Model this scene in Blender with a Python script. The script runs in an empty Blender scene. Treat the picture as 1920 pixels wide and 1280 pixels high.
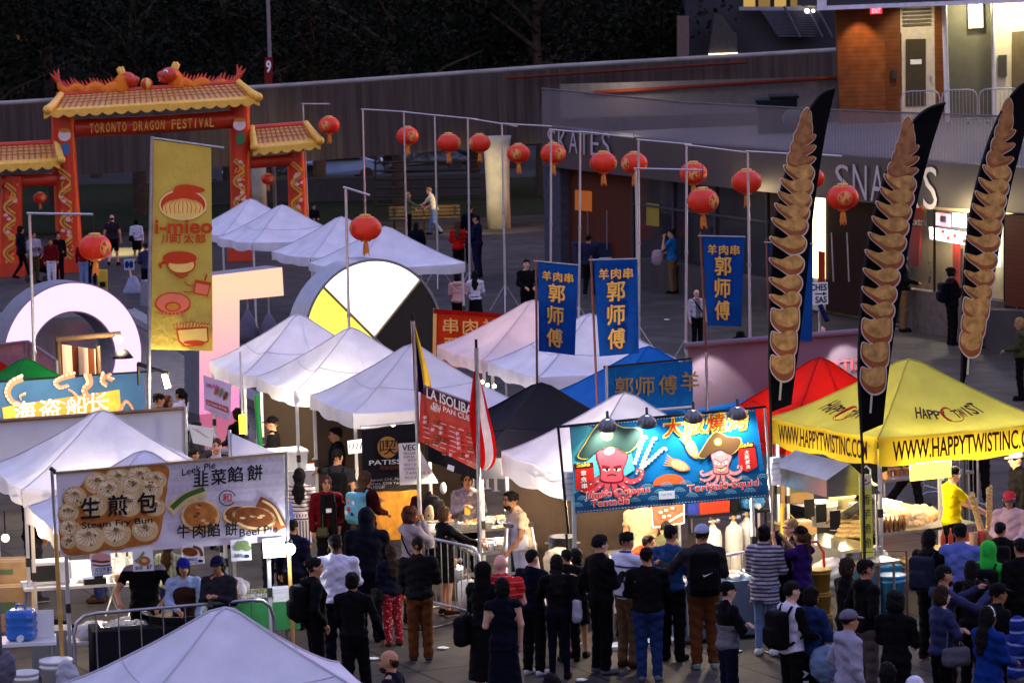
import bpy,math,random
import numpy as np
from mathutils import Vector,Matrix
random.seed(7);np.random.seed(7)
R=math.radians
scene=bpy.context.scene
C=scene.collection
H,FPX,YH,ROLL=8.6,6500.0,-7.0,R(1.6)
th=math.atan((640-YH)/FPX)
Fw=Vector((0,math.cos(th),-math.sin(th)))
r0=Vector((1,0,0));u0=Vector((0,math.sin(th),math.cos(th)))
Rt=r0*math.cos(ROLL)-u0*math.sin(ROLL)
Up=u0*math.cos(ROLL)+r0*math.sin(ROLL)
CAM=Vector((0,0,H))
cd=bpy.data.cameras.new('camera');cam=bpy.data.objects.new('camera',cd);C.objects.link(cam)
cam.matrix_world=Matrix(((Rt.x,Up.x,-Fw.x,0),(Rt.y,Up.y,-Fw.y,0),(Rt.z,Up.z,-Fw.z,H),(0,0,0,1)))
cd.sensor_width=36;cd.lens=36*FPX/1920;cd.clip_end=2000;cd.clip_start=1
cd.dof.use_dof=True;cd.dof.focus_distance=50;cd.dof.aperture_fstop=5.6
scene.camera=cam
w=bpy.data.worlds.new('World');scene.world=w;w.use_nodes=True
nt=w.node_tree
sky=nt.nodes.new('ShaderNodeTexSky');sky.sky_type='NISHITA';sky.sun_disc=False
sky.sun_elevation=R(0.5);sky.sun_rotation=R(60);sky.altitude=100
tint=nt.nodes.new('ShaderNodeMix');tint.data_type='RGBA';tint.blend_type='MULTIPLY';tint.inputs[0].default_value=1
tint.inputs[7].default_value=(.73,.63,1.0,1)
bg=nt.nodes['Background']
nt.links.new(sky.outputs[0],tint.inputs[6]);nt.links.new(tint.outputs[2],bg.inputs[0]);bg.inputs[1].default_value=0.15
sl=bpy.data.lights.new('dusk_sun','SUN');so=bpy.data.objects.new('dusk_sun',sl);C.objects.link(so)
sl.energy=0.012;sl.angle=R(60);sl.color=(1.0,.78,.82)
so.rotation_euler=(R(50),0,R(20))
scene.view_settings.view_transform='Standard';scene.view_settings.look='None'
scene.view_settings.exposure=4.45;scene.view_settings.gamma=1
try:
 scene.cycles.max_bounces=6;scene.cycles.transparent_max_bounces=12
 scene.cycles.sample_clamp_indirect=4
except Exception:pass
def ray(px,py):
 return Fw+Rt*((px-960)/FPX)+Up*((640-py)/FPX)
def G(px,py,z=0.0):
 d=ray(px,py);return CAM+d*((z-H)/d.z)
def V(px,py,Y):
 d=ray(px,py);return CAM+d*(Y/d.y)
MATS={}
def lin(c):
 return tuple(((x/255)/12.92 if x/255<=.04045 else((x/255+.055)/1.055)**2.4)for x in c)
def nodes_of(name):
 m=bpy.data.materials.new(name);m.use_nodes=True
 b=m.node_tree.nodes['Principled BSDF'];b.inputs['Specular IOR Level'].default_value=.08
 return m,m.node_tree,b
def mat(name,col,rough=.6,metal=0.0,var=.12,nscale=6.0,bump=0.0,bscale=30.0,emit=0.0,ecol=None,trans=0.0,alpha=1.0,coat=0.0):
 if name in MATS:return MATS[name]
 m,t,b=nodes_of(name);MATS[name]=m
 b.inputs['Base Color'].default_value=(*col,1)
 b.inputs['Roughness'].default_value=rough;b.inputs['Metallic'].default_value=metal
 if rough<.5:b.inputs['Specular IOR Level'].default_value=.5
 if coat:b.inputs['Coat Weight'].default_value=coat
 tc=t.nodes.new('ShaderNodeTexCoord')
 src=None
 if var>0:
  n=t.nodes.new('ShaderNodeTexNoise');n.inputs['Scale'].default_value=nscale;n.inputs['Detail'].default_value=4
  t.links.new(tc.outputs['Object'],n.inputs['Vector'])
  mr=t.nodes.new('ShaderNodeMapRange');mr.inputs[1].default_value=.3;mr.inputs[2].default_value=.7
  mr.inputs[3].default_value=1-var;mr.inputs[4].default_value=1+var
  t.links.new(n.outputs['Fac'],mr.inputs[0])
  hs=t.nodes.new('ShaderNodeHueSaturation');hs.inputs['Color'].default_value=(*col,1)
  t.links.new(mr.outputs[0],hs.inputs['Value']);t.links.new(hs.outputs[0],b.inputs['Base Color']);src=hs.outputs[0]
 if bump>0:
  n2=t.nodes.new('ShaderNodeTexNoise');n2.inputs['Scale'].default_value=bscale;n2.inputs['Detail'].default_value=3
  t.links.new(tc.outputs['Object'],n2.inputs['Vector'])
  bp=t.nodes.new('ShaderNodeBump');bp.inputs['Strength'].default_value=bump;bp.inputs['Distance'].default_value=.03
  t.links.new(n2.outputs['Fac'],bp.inputs['Height']);t.links.new(bp.outputs[0],b.inputs['Normal'])
 if emit>0:
  b.inputs['Emission Color'].default_value=(*(ecol or col),1);b.inputs['Emission Strength'].default_value=emit*.5
 if trans>0:
  tr=t.nodes.new('ShaderNodeBsdfTranslucent');tr.inputs[0].default_value=(*col,1)
  if src:t.links.new(src,tr.inputs[0])
  mx=t.nodes.new('ShaderNodeMixShader');mx.inputs[0].default_value=trans
  t.links.new(b.outputs[0],mx.inputs[1]);t.links.new(tr.outputs[0],mx.inputs[2])
  t.links.new(mx.outputs[0],t.nodes['Material Output'].inputs[0])
 if alpha<1:b.inputs['Alpha'].default_value=alpha
 return m
def fab(name,rgb,**k):
 k.setdefault('rough',.85);k.setdefault('bump',.7);k.setdefault('bscale',9)
 return mat('cloth_'+name,tuple(.9*x**1.2 for x in lin(rgb)),**k)
def paint(name,rgb,**k):
 k.setdefault('rough',.6);k.setdefault('var',.05)
 return mat('print_'+name,lin(rgb),**k)
def stripes(name,c1,c2,axis='Z',period=.08,duty=.5,c3=None):
 if name in MATS:return MATS[name]
 m,t,b=nodes_of(name);MATS[name]=m
 tc=t.nodes.new('ShaderNodeTexCoord');sp=t.nodes.new('ShaderNodeSeparateXYZ');t.links.new(tc.outputs['Object'],sp.inputs[0])
 a=t.nodes.new('ShaderNodeMath');a.operation='DIVIDE';a.inputs[1].default_value=period;t.links.new(sp.outputs[axis],a.inputs[0])
 f=t.nodes.new('ShaderNodeMath');f.operation='FRACT';t.links.new(a.outputs[0],f.inputs[0])
 l=t.nodes.new('ShaderNodeMath');l.operation='LESS_THAN';l.inputs[1].default_value=duty;t.links.new(f.outputs[0],l.inputs[0])
 mx=t.nodes.new('ShaderNodeMix');mx.data_type='RGBA';mx.inputs[7].default_value=(*lin(c1),1);mx.inputs[6].default_value=(*lin(c2),1)
 t.links.new(l.outputs[0],mx.inputs[0]);t.links.new(mx.outputs[2],b.inputs['Base Color']);b.inputs['Roughness'].default_value=.85
 return m
def spots(name,c1,c2,scale=18.0,thr=.35):
 if name in MATS:return MATS[name]
 m,t,b=nodes_of(name);MATS[name]=m
 tc=t.nodes.new('ShaderNodeTexCoord');v=t.nodes.new('ShaderNodeTexVoronoi');v.inputs['Scale'].default_value=scale
 t.links.new(tc.outputs['Object'],v.inputs['Vector'])
 l=t.nodes.new('ShaderNodeMath');l.operation='LESS_THAN';l.inputs[1].default_value=thr;t.links.new(v.outputs['Distance'],l.inputs[0])
 mx=t.nodes.new('ShaderNodeMix');mx.data_type='RGBA';mx.inputs[6].default_value=(*lin(c1),1);mx.inputs[7].default_value=(*lin(c2),1)
 t.links.new(l.outputs[0],mx.inputs[0]);t.links.new(mx.outputs[2],b.inputs['Base Color']);b.inputs['Roughness'].default_value=.85
 return m
def glow(name,rgb,s):
 return mat('glow_'+name,lin(rgb),var=0,emit=s)
steel=mat('galvanised_steel',(.36,.36,.4),.42,.8,var=.15,nscale=9)
alu=mat('aluminium',(.6,.6,.62),.32,.9,var=.08)
inox=mat('stainless_steel',(.55,.55,.54),.28,.95,var=.12,nscale=4,bump=.06,bscale=6)
blackm=mat('black_metal',(.02,.02,.022),.5,.3)
blackp=mat('black_plastic',(.015,.015,.017),.45)
whitep=mat('white_plastic',(.72,.72,.70),.4,var=.05)
wood=mat('brown_wood',(.16,.09,.045),.6,var=.3,nscale=5)
card=mat('cardboard',(.33,.21,.11),.85,var=.15)
concrete=mat('raw_concrete',(.27,.25,.24),.85,var=.2,nscale=1.2,bump=.25,bscale=12)
paper=mat('white_paper',(.74,.74,.72),.75,var=.04)
ink=mat('black_ink',(.012,.012,.02),.7,var=0)
class MB:
 def __init__(s):s.v=[];s.f=[];s.mi=[];s.sm=[];s.mats=[]
 def mid(s,m):
  if m not in s.mats:s.mats.append(m)
  return s.mats.index(m)
 def add(s,vs,fs,m,smooth=False):
  n=len(s.v);s.v.extend([tuple(v)for v in vs]);k=s.mid(m)
  for f in fs:s.f.append([i+n for i in f]);s.mi.append(k);s.sm.append(smooth)
  return s
 def box(s,c,d,m,rz=0,rx=0,ry=0,taper=1.0):
  M=Matrix.Rotation(rz,3,'Z')@Matrix.Rotation(ry,3,'Y')@Matrix.Rotation(rx,3,'X');c=Vector(c)
  vs=[]
  for z in(-.5,.5):
   k=taper if z>0 else 1
   for x,y in((-.5,-.5),(.5,-.5),(.5,.5),(-.5,.5)):
    vs.append(c+M@Vector((x*d[0]*k,y*d[1]*k,z*d[2])))
  return s.add(vs,[(0,3,2,1),(4,5,6,7),(0,1,5,4),(1,2,6,5),(2,3,7,6),(3,0,4,7)],m)
 def tube(s,pts,r,m,seg=8,cap=True):
  pts=[Vector(p)for p in pts];n=len(pts)
  rs=r if isinstance(r,(list,tuple))else[r]*n
  vs=[];fs=[];up=None
  for i,p in enumerate(pts):
   d=(pts[min(i+1,n-1)]-pts[max(i-1,0)]).normalized()
   if up is None:up=Vector((0,0,1))if abs(d.z)<.9 else Vector((1,0,0))
   a=d.cross(up)
   if a.length<1e-4:a=d.cross(Vector((0,1,.3)))
   a.normalize();b=a.cross(d).normalized();up=b
   for k in range(seg):
    t=2*math.pi*k/seg;vs.append(p+(a*math.cos(t)+b*math.sin(t))*rs[i])
  for i in range(n-1):
   for k in range(seg):
    k2=(k+1)%seg;fs.append((i*seg+k,i*seg+k2,(i+1)*seg+k2,(i+1)*seg+k))
  s.add(vs,fs,m,True)
  if cap:
   s.add(vs[:seg],[tuple(range(seg))],m);s.add(vs[-seg:],[tuple(reversed(range(seg)))],m)
  return s
 def lathe(s,c,prof,m,seg=20,sx=1,sy=1,smooth=True):
  c=Vector(c);vs=[];fs=[]
  for(r,z)in prof:
   for k in range(seg):
    t=2*math.pi*k/seg;vs.append(c+Vector((r*math.cos(t)*sx,r*math.sin(t)*sy,z)))
  for i in range(len(prof)-1):
   for k in range(seg):
    k2=(k+1)%seg;fs.append((i*seg+k,i*seg+k2,(i+1)*seg+k2,(i+1)*seg+k))
  if prof[0][0]>1e-4:fs.append(tuple(reversed(range(seg))))
  if prof[-1][0]>1e-4:n=(len(prof)-1)*seg;fs.append(tuple(range(n,n+seg)))
  return s.add(vs,fs,m,smooth)
 def ball(s,c,r,m,seg=12,rings=8,rz=0):
  c=Vector(c);rr=r if isinstance(r,(list,tuple))else(r,r,r)
  M=Matrix.Rotation(rz,3,'Z');vs=[];fs=[]
  for i in range(rings+1):
   ph=-math.pi/2+math.pi*i/rings
   for k in range(seg):
    t=2*math.pi*k/seg
    vs.append(c+M@Vector((rr[0]*math.cos(ph)*math.cos(t),rr[1]*math.cos(ph)*math.sin(t),rr[2]*math.sin(ph))))
  for i in range(rings):
   for k in range(seg):
    k2=(k+1)%seg;fs.append((i*seg+k,i*seg+k2,(i+1)*seg+k2,(i+1)*seg+k))
  return s.add(vs,fs,m,True)
 def poly(s,pts,m):return s.add(pts,[tuple(range(len(pts)))],m)
 def prism(s,pts,dv,m):
  dv=Vector(dv);n=len(pts);pts=[Vector(p)for p in pts]
  vs=pts+[p+dv for p in pts]
  fs=[tuple(range(n)),tuple(reversed(range(n,2*n)))]+[(i,i+n,(i+1)%n+n,(i+1)%n)for i in range(n)]
  return s.add(vs,fs,m)
 def build(s,name,parent=None,loc=None,label=None,cat=None,group=None,kind=None):
  me=bpy.data.meshes.new(name)
  if parent is not None:off=Vector(parent['_o'])
  elif loc is None:
   a=np.array(s.v);off=Vector(((a[:,0].min()+a[:,0].max())/2,(a[:,1].min()+a[:,1].max())/2,a[:,2].min()))
  else:off=Vector(loc)
  me.from_pydata([(v[0]-off.x,v[1]-off.y,v[2]-off.z)for v in s.v],[],s.f)
  for m in s.mats:me.materials.append(m)
  me.polygons.foreach_set('material_index',s.mi);me.polygons.foreach_set('use_smooth',s.sm)
  me.update()
  o=bpy.data.objects.new(name,me);C.objects.link(o)
  if parent is not None:o.parent=parent;o['_o']=list(off)
  else:o.location=off;o['_o']=list(off)
  if label:o['label']=label
  if cat:o['category']=cat
  if group:o['group']=group
  if kind:o['kind']=kind
  return o
def thing(name,label,cat,loc,group=None):
 o=bpy.data.objects.new(name,None);C.objects.link(o);o.location=Vector(loc);o.empty_display_size=.2
 o['_o']=list(Vector(loc));o['label']=label;o['category']=cat
 if group:o['group']=group
 return o
def dup(root,loc,label,rz=0.0):
 r=root.copy();C.objects.link(r);r.location=loc;r.rotation_euler.z=rz;r['label']=label;r['_o']=list(Vector(loc))
 for ch in list(root.children):
  c=ch.copy();C.objects.link(c);c.parent=r
  for g in list(ch.children):
   d=g.copy();C.objects.link(d);d.parent=c
 return r
LAMP=.16
def lamp(name,loc,power,col=(1,.78,.5),r=.12,spot=None,aim=None,blend=.6):
 l=bpy.data.lights.new(name,'SPOT' if spot else 'POINT');l.energy=power*LAMP;l.color=col;l.shadow_soft_size=r
 o=bpy.data.objects.new(name,l);C.objects.link(o);o.location=loc
 if spot:
  l.spot_size=R(spot);l.spot_blend=blend
  o.rotation_euler=(Vector(aim)-Vector(loc)).to_track_quat('-Z','Y').to_euler()
 return o
_T={}
def text_geo(s,bold=0.0):
 if(s,bold)not in _T:
  c=bpy.data.curves.new('t','FONT');c.body=s;c.offset=bold;c.resolution_u=3
  o=bpy.data.objects.new('t',c);C.objects.link(o)
  dg=bpy.context.evaluated_depsgraph_get();ev=o.evaluated_get(dg);me=ev.to_mesh()
  vs=[(v.co.x,v.co.y)for v in me.vertices];fs=[tuple(p.vertices)for p in me.polygons]
  ev.to_mesh_clear();bpy.data.objects.remove(o);bpy.data.curves.remove(c)
  a=np.array(vs);x0,y0=a.min(0);x1,y1=a.max(0)
  _T[(s,bold)]=([((x-x0)/(x1-x0),(y-y0)/(y1-y0))for x,y in vs],fs)
 return _T[(s,bold)]
def text3(mb,s,o,ux,uy,m,bold=0.0):
 if s=='I':o=Vector(o)+ux*.34;ux=ux*.3
 b0=min(bold,.012)if s.isascii()else 0;vs,fs=text_geo(s,b0);o=Vector(o);n=ux.cross(uy).normalized()
 if n.dot(CAM-o)<0:n=-n
 e=max(0,bold-b0)*.55;q=uy.length;xu=ux.normalized()*(q*e);yu=uy*e
 for k,(i,j)in enumerate(((0,0),)if e==0 else((-1,-1),(1,-1),(1,1),(-1,1))):
  mb.add([o+ux*x+uy*y+xu*i+yu*j+n*(.0007*k)for x,y in vs],fs,m)
class VP:
 def __init__(s,L,YL,Rr,YR):
  a=V(*L,YL);b=V(*Rr,YR);s.a=a;s.b=b;d=Vector((b.x-a.x,b.y-a.y,0)).normalized();s.d=d
  s.n=Vector((d.y,-d.x,0))
  if s.n.dot(CAM-a)<0:s.n=-s.n
 def at(s,px,py,off=0.0):
  r=ray(px,py);return CAM+r*(((s.a-CAM).dot(s.n)+off)/r.dot(s.n))
 def poly(s,mb,pts,m,off=0.004):mb.poly([s.at(x,y,off)for x,y in pts],m)
 def slab(s,mb,pts,m,thick=.1,off=0.0):mb.prism([s.at(x,y,off)for x,y in pts],-s.n*thick,m)
 def rect(s,mb,x0,y0,x1,y1,m,off=.004,tilt=0.0):s.poly(mb,[(x0,y0),(x1,y0+tilt),(x1,y1+tilt),(x0,y1)],m,off)
 def ell(s,mb,x,y,rx,ry,m,off=.004,rot=0.0,n=22,a0=0,a1=360):
  c,q=math.cos(R(rot)),math.sin(R(rot));P=[]
  for k in range(n if a1-a0==360 else n+1):
   t=R(a0+(a1-a0)*k/n);ex,ey=rx*math.cos(t),ry*math.sin(t);P.append((x+ex*c-ey*q,y+ex*q+ey*c))
  s.poly(mb,P,m,off)
 def blob(s,mb,pts,m,off=.004,n=6):s.poly(mb,crom(pts,n,True),m,off)
 def stroke(s,mb,pts,w,m,off=.006,w1=None,n=6,smooth=True):
  P=crom(pts,n,False)if smooth and len(pts)>2 else pts
  N=len(P);vs=[]
  for i,(x,y)in enumerate(P):
   x0,y0=P[max(i-1,0)];x1,y1=P[min(i+1,N-1)];dx,dy=x1-x0,y1-y0;L=math.hypot(dx,dy)or 1
   ww=(w+((w1 if w1 is not None else w)-w)*i/max(1,N-1))/2
   vs+=[s.at(x-dy/L*ww,y+dx/L*ww,off),s.at(x+dy/L*ww,y-dx/L*ww,off)]
  mb.add(vs,[(2*i,2*i+1,2*i+3,2*i+2)for i in range(N-1)],m)
 def text(s,mb,t,p0,p1,h,m,off=.006,bold=0.0,mirror=False,hx=0.0):
  if mirror:p0,p1=p1,p0
  o=s.at(*p0,off);ux=s.at(*p1,off)-o;uy=s.at(p0[0]+hx,p0[1]-h,off)-o
  text3(mb,t,o,ux,uy,m,bold)
def crom(pts,n=6,closed=False):
 out=[];N=len(pts);g=(lambda i:pts[i%N])if closed else(lambda i:pts[max(0,min(N-1,i))])
 for i in range(N if closed else N-1):
  p=[g(i-1),g(i),g(i+1),g(i+2)]
  for k in range(n):
   t=k/n
   out.append(tuple(.5*((2*p[1][j])+(-p[0][j]+p[2][j])*t+(2*p[0][j]-5*p[1][j]+4*p[2][j]-p[3][j])*t*t+(-p[0][j]+3*p[1][j]-3*p[2][j]+p[3][j])*t**3)for j in range(len(pts[0]))))
 if not closed:out.append(tuple(pts[-1]))
 return[Vector(q)for q in out]if len(out[0])==3 else out
def sheet(mb,vp,q,m,nx=16,ny=8,wave=.012,ph=0.0,thick=.004):
 vs=[];vb=[]
 for j in range(ny+1):
  for i in range(nx+1):
   u,v=i/nx,j/ny
   x=(q[0][0]*(1-u)+q[1][0]*u)*(1-v)+(q[3][0]*(1-u)+q[2][0]*u)*v
   y=(q[0][1]*(1-u)+q[1][1]*u)*(1-v)+(q[3][1]*(1-u)+q[2][1]*u)*v
   wv=wave*(math.sin(u*9+ph+v*2)*.6+math.sin(u*17+ph*2-v*3)*.4)*(.3+.7*v)-wave
   vs.append(vp.at(x,y,wv));vb.append(vp.at(x,y,wv-thick))
 fs=[(j*(nx+1)+i,(j+1)*(nx+1)+i,(j+1)*(nx+1)+i+1,j*(nx+1)+i+1)for j in range(ny)for i in range(nx)]
 mb.add(vs,fs,m,True);mb.add(vb,[tuple(reversed(f))for f in fs],m,True)
class Field:
 def __init__(s,lo,hi,h):
  s.lo=np.array(lo,float);s.h=h;s.n=np.ceil((np.array(hi)-s.lo)/h).astype(int)+1
  s.F=np.full(s.n,.5,np.float32)
  s.ax=[(s.lo[i]+h*np.arange(s.n[i])).astype(np.float32)for i in range(3)]
 def win(s,lo,hi):
  a=np.clip(np.floor((np.array(lo)-s.lo)/s.h).astype(int)-1,0,s.n);b=np.clip(np.ceil((np.array(hi)-s.lo)/s.h).astype(int)+2,0,s.n)
  sl=tuple(slice(a[i],b[i])for i in range(3))
  return sl,s.ax[0][sl[0]][:,None,None],s.ax[1][sl[1]][None,:,None],s.ax[2][sl[2]][None,None,:]
 def mix(s,sl,d,k,op):
  F=s.F[sl]
  if op=='u':
   hh=np.maximum(k-np.abs(F-d),0)/k;s.F[sl]=np.minimum(F,d)-hh*hh*k*.25
  else:
   hh=np.maximum(k-np.abs(F+d),0)/k;s.F[sl]=np.maximum(F,-d)+hh*hh*k*.25
 def cap(s,a,b,r1,r2,k=.03,op='u',flat=None):
  a=np.array(a,float);b=np.array(b,float);rm=max(r1,r2)+k+s.h*2
  f=1.0 if flat is None else flat
  lo=np.minimum(a,b)-rm*max(1,1/f if f else 1);hi=np.maximum(a,b)+rm*max(1,1/f)
  sl,X,Y,Z=s.win(lo,hi);ab=b-a;L2=max(1e-9,float(ab@ab))
  t=np.clip(((X-a[0])*ab[0]+(Y-a[1])*ab[1]+(Z-a[2])*ab[2])/L2,0,1)
  dx=X-a[0]-ab[0]*t;dy=(Y-a[1]-ab[1]*t)*f;dz=Z-a[2]-ab[2]*t
  s.mix(sl,np.sqrt(dx*dx+dy*dy+dz*dz)-(r1+(r2-r1)*t),k,op)
 def ell(s,c,r,k=.03,op='u',tilt=0.0):
  c=np.array(c,float);r=np.array(r,float);m=r.max()if tilt else r
  sl,X,Y,Z=s.win(c-m-k-2*s.h,c+m+k+2*s.h)
  x,y,z=X-c[0],Y-c[1],Z-c[2]
  if tilt:cs,sn=math.cos(tilt),math.sin(tilt);y,z=y*cs+z*sn,-y*sn+z*cs
  q=np.sqrt((x/r[0])**2+(y/r[1])**2+(z/r[2])**2)
  s.mix(sl,(q-1)*r.min(),k,op)
 def box(s,c,d,rr=.03,k=.02,op='u'):
  c=np.array(c,float);d=np.array(d,float)
  sl,X,Y,Z=s.win(c-d-k-rr,c+d+k+rr)
  qx,qy,qz=np.abs(X-c[0])-d[0]+rr,np.abs(Y-c[1])-d[1]+rr,np.abs(Z-c[2])-d[2]+rr
  s.mix(sl,np.sqrt(np.maximum(qx,0)**2+np.maximum(qy,0)**2+np.maximum(qz,0)**2)+np.minimum(np.maximum(qx,np.maximum(qy,qz)),0)-rr,k,op)
 def cut(s,n,d):
  v=s.ax[0][:,None,None]*n[0]+s.ax[1][None,:,None]*n[1]+s.ax[2][None,None,:]*n[2]-d
  s.F=np.maximum(s.F,v.astype(np.float32))
 def wrinkle(s,a,ph=0.0):
  X,Y,Z=s.ax[0][:,None,None],s.ax[1][None,:,None],s.ax[2][None,None,:]
  s.F=s.F+(a*.7*np.abs(np.sin(Z*46+np.sin(X*23+ph)*2.2+np.sin(Y*19+ph)*1.6))).astype(np.float32)+(a*.8*(np.sin(X*31+Z*19+ph)*np.sin(Y*27-Z*23+ph*2)+.6*np.sin(Z*47+X*21*np.cos(ph)+Y*18))).astype(np.float32)
 def mesh(s):
  F=s.F;ins=F<0;n=s.n-1
  if not ins.any():return np.zeros((0,3)),np.zeros((0,4),int)
  c=[(i,j,k)for i in(0,1)for j in(0,1)for k in(0,1)]
  cnt=np.zeros(n,np.int8)
  for i,j,k in c:cnt+=ins[i:i+n[0],j:j+n[1],k:k+n[2]]
  act=(cnt>0)&(cnt<8);idx=np.argwhere(act)
  acc=np.zeros((len(idx),3));num=np.zeros(len(idx))
  for a in c:
   for ax in range(3):
    if a[ax]:continue
    b=list(a);b[ax]=1
    fa=F[idx[:,0]+a[0],idx[:,1]+a[1],idx[:,2]+a[2]];fb=F[idx[:,0]+b[0],idx[:,1]+b[1],idx[:,2]+b[2]]
    x=(fa<0)!=(fb<0);t=np.where(x,fa/np.where(x,fa-fb,1),0)
    for q in range(3):acc[:,q]+=np.where(x,a[q]+(t if q==ax else 0),0)
    num+=x
  V_=s.lo+(idx+acc/num[:,None])*s.h
  ids=np.full(n,-1);ids[tuple(idx.T)]=np.arange(len(idx));Q=[]
  for ax in range(3):
   o1,o2=(ax+1)%3,(ax+2)%3
   A=[slice(None)]*3;B=[slice(None)]*3;A[ax]=slice(0,-1);B[ax]=slice(1,None)
   ch=ins[tuple(A)]!=ins[tuple(B)];e=np.argwhere(ch)
   e=e[(e[:,o1]>0)&(e[:,o2]>0)&(e[:,o1]<n[o1])&(e[:,o2]<n[o2])]
   if not len(e):continue
   g=lambda d1,d2:ids[tuple((e-np.eye(3,dtype=int)[o1]*d1-np.eye(3,dtype=int)[o2]*d2).T)]
   q=np.stack([g(1,1),g(0,1),g(0,0),g(1,0)],1);fl=~ins[tuple(e.T)]
   q[fl]=q[fl][:,::-1];Q.append(q)
  Q=np.concatenate(Q);return V_,Q[(Q>=0).all(1)]
SKIN={'l':lin((205,160,135)),'m':lin((178,128,98)),'t':lin((150,104,76)),'d':lin((92,60,44)),'p':lin((214,158,140))}
HAIRC={'k':(.008,.007,.007),'b':(.03,.016,.01),'n':(.07,.035,.018),'y':(.32,.19,.08),'w':(.5,.48,.46),'g':(.1,.09,.085),'r':(.06,.018,.012)}
ARMS={'down':((.235,-.03,1.15),(.245,.05,.88)),'pocket':((.285,-.07,1.16),(.2,.07,.96)),'fold':((.25,.09,1.17),(-.06,.22,1.2)),'phone':((.22,.06,1.15),(.07,.28,1.24)),'hold':((.235,.06,1.15),(.13,.3,1.07)),'reach':((.23,.23,1.24),(.17,.5,1.14)),'low':((.23,.12,1.16),(.15,.36,.98)),'up':((.22,.26,1.36),(.1,.4,1.56)),'drink':((.24,.19,1.22),(.06,.2,1.52)),'swing':((.24,.1,1.17),(.24,.27,.97)),'back':((.24,-.16,1.18),(.24,-.2,.93)),'chest':((.25,.08,1.17),(-.02,.2,1.3)),'shoulder':((.26,.1,1.2),(-.12,.16,1.4))}
PEOPLE=0
def person(label,head,feet=None,h=1.72,hd=0,sex='m',bulk=1.0,skin='m',hair='short',hc='k',top=None,kind='shirt',sleeve='long',hood=0,bot=None,bkind='trousers',shoe=None,sole=None,aL='down',aR='down',lean=0,legs='stand',turn=0,nod=0,hat=None,res=None,z0=0.0,beard=False,glasses=False,long_top=0.0,group='people at the market',collar=None,apron=None,shade=None,blockcol=None):
 global PEOPLE;PEOPLE+=1
 if feet is not None:
  p=G(feet[0],feet[1],z0);hh=V(head[0],head[1],p.y).z-z0;h=max(1.2,min(2.0,hh))
 else:
  p=G(head[0],head[1],h+z0);p.z=z0
 bulk=bulk*1.1;S=h/1.75;res=res or(.0155 if p.y<62 else .021)
 f=.94 if sex=='f' else 1.0
 sw=.2*f*(.6+.4*bulk/1.1);B=bulk
 ln=R(lean);hipz=.93
 def up(q):
  x,y,z=q
  if z<=hipz:return(x,y,z)
  dz=z-hipz;return(x,y*math.cos(ln)+dz*math.sin(ln),hipz+dz*math.cos(ln)-y*math.sin(ln))
 def arm(spec,sg):
  e,hnd=ARMS[spec]if isinstance(spec,str)else spec
  k=f*(.6+.4*B);return up((sg*sw,0,1.41)),up((sg*e[0]*k,e[1],e[2])),up((sg*hnd[0]*k,hnd[1],hnd[2]))
 AR,AL=arm(aR,1),arm(aL,-1)
 def leg(sg):
  if legs=='walk':y1,y2,ly=(.13,.2,0)if sg>0 else(.02,-.24,.05)
  elif legs=='wide':y1,y2,ly=.02,0,0
  else:y1,y2,ly=.015,-.02,0
  wd=.2 if legs=='wide' else(.105 if sg>0 else .1)
  return(sg*.09*f,0,.9),(sg*(.09*f+wd)/2,y1,.49),(sg*wd,y2,.09+ly)
 LR,LL=leg(1),leg(-1)
 hcn=np.array(up((0,.02,1.635)));tn=R(turn)
 if nod:hcn=hcn+np.array((0,.03*nod/30,-.015*abs(nod)/30))
 lo,hi=(-.75,-.72,-.02),(.75,.85,1.84)
 pts=np.array([AR[1],AR[2],AL[1],AL[2],LR[2],LL[2],tuple(hcn)]);mn,mx=pts.min(0)-.24,pts.max(0)+.24
 lo=(min(mn[0],-.34),min(mn[1],-.3),-.03);hi=(max(mx[0],.34),max(mx[1],.3),max(1.5,hcn[2]+.28))
 o=Matrix.Translation(p)@Matrix.Rotation(-R(hd),4,'Z')@Matrix.Scale(S,4)
 P_=lambda q:o@Vector(q)
 def hrot(v):c,s_=math.cos(tn),math.sin(tn);return hcn+np.array((v[0]*c+v[1]*s_,-v[0]*s_+v[1]*c,v[2]))
 def put(mb,fld,m):
  Vt,Q=fld.mesh()
  A=np.array(o)[:3,:3]@Vt.T;A=A.T+np.array(o)[:3,3];mb.add(A.tolist(),Q.tolist(),m,True)
 smat=mat('skin_'+skin,SKIN[skin],.5,var=.06)
 Fd=Field(lo,hi,res)
 Fd.ell(up((0,0,1.3)),(.155*f*B,.1*B,.2),.05,tilt=-ln);Fd.ell(up((0,.01,1.1)),(.13*f*B,.1*B,.18),.05,tilt=-ln);Fd.ell((0,0,.93),(.15*B,.11*B,.14),.05)
 Fd.cap(up((0,-.01,1.42)),tuple(hcn-np.array((0,.015,.06))),.062,.052,.03)
 for A in(AR,AL):Fd.cap(up((0,-.01,1.47)),A[0],.05,.045,.04);Fd.cap(A[0],A[1],.05,.04,.04);Fd.cap(A[1],A[2],.04,.027,.02)
 for Lg in(LR,LL):Fd.cap(Lg[0],Lg[1],.078,.052,.04);Fd.cap(Lg[1],Lg[2],.054,.036,.02)
 put_hand=[]
 for A,sg in((AR,1),(AL,-1)):
  d=np.array(A[2])-np.array(A[1]);d=d/np.linalg.norm(d);wr=np.array(A[2]);pc=wr+d*.05
  Fd.cap(tuple(wr),tuple(wr+d*.07),.026,.034,.02);put_hand.append((wr,d,sg))
 Fd.ell(tuple(hcn+np.array((0,-.012,.02))),(.076,.098,.098),.02);Fd.ell(tuple(hrot((0,.025,-.045))),(.058,.066,.075),.03)
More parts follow.
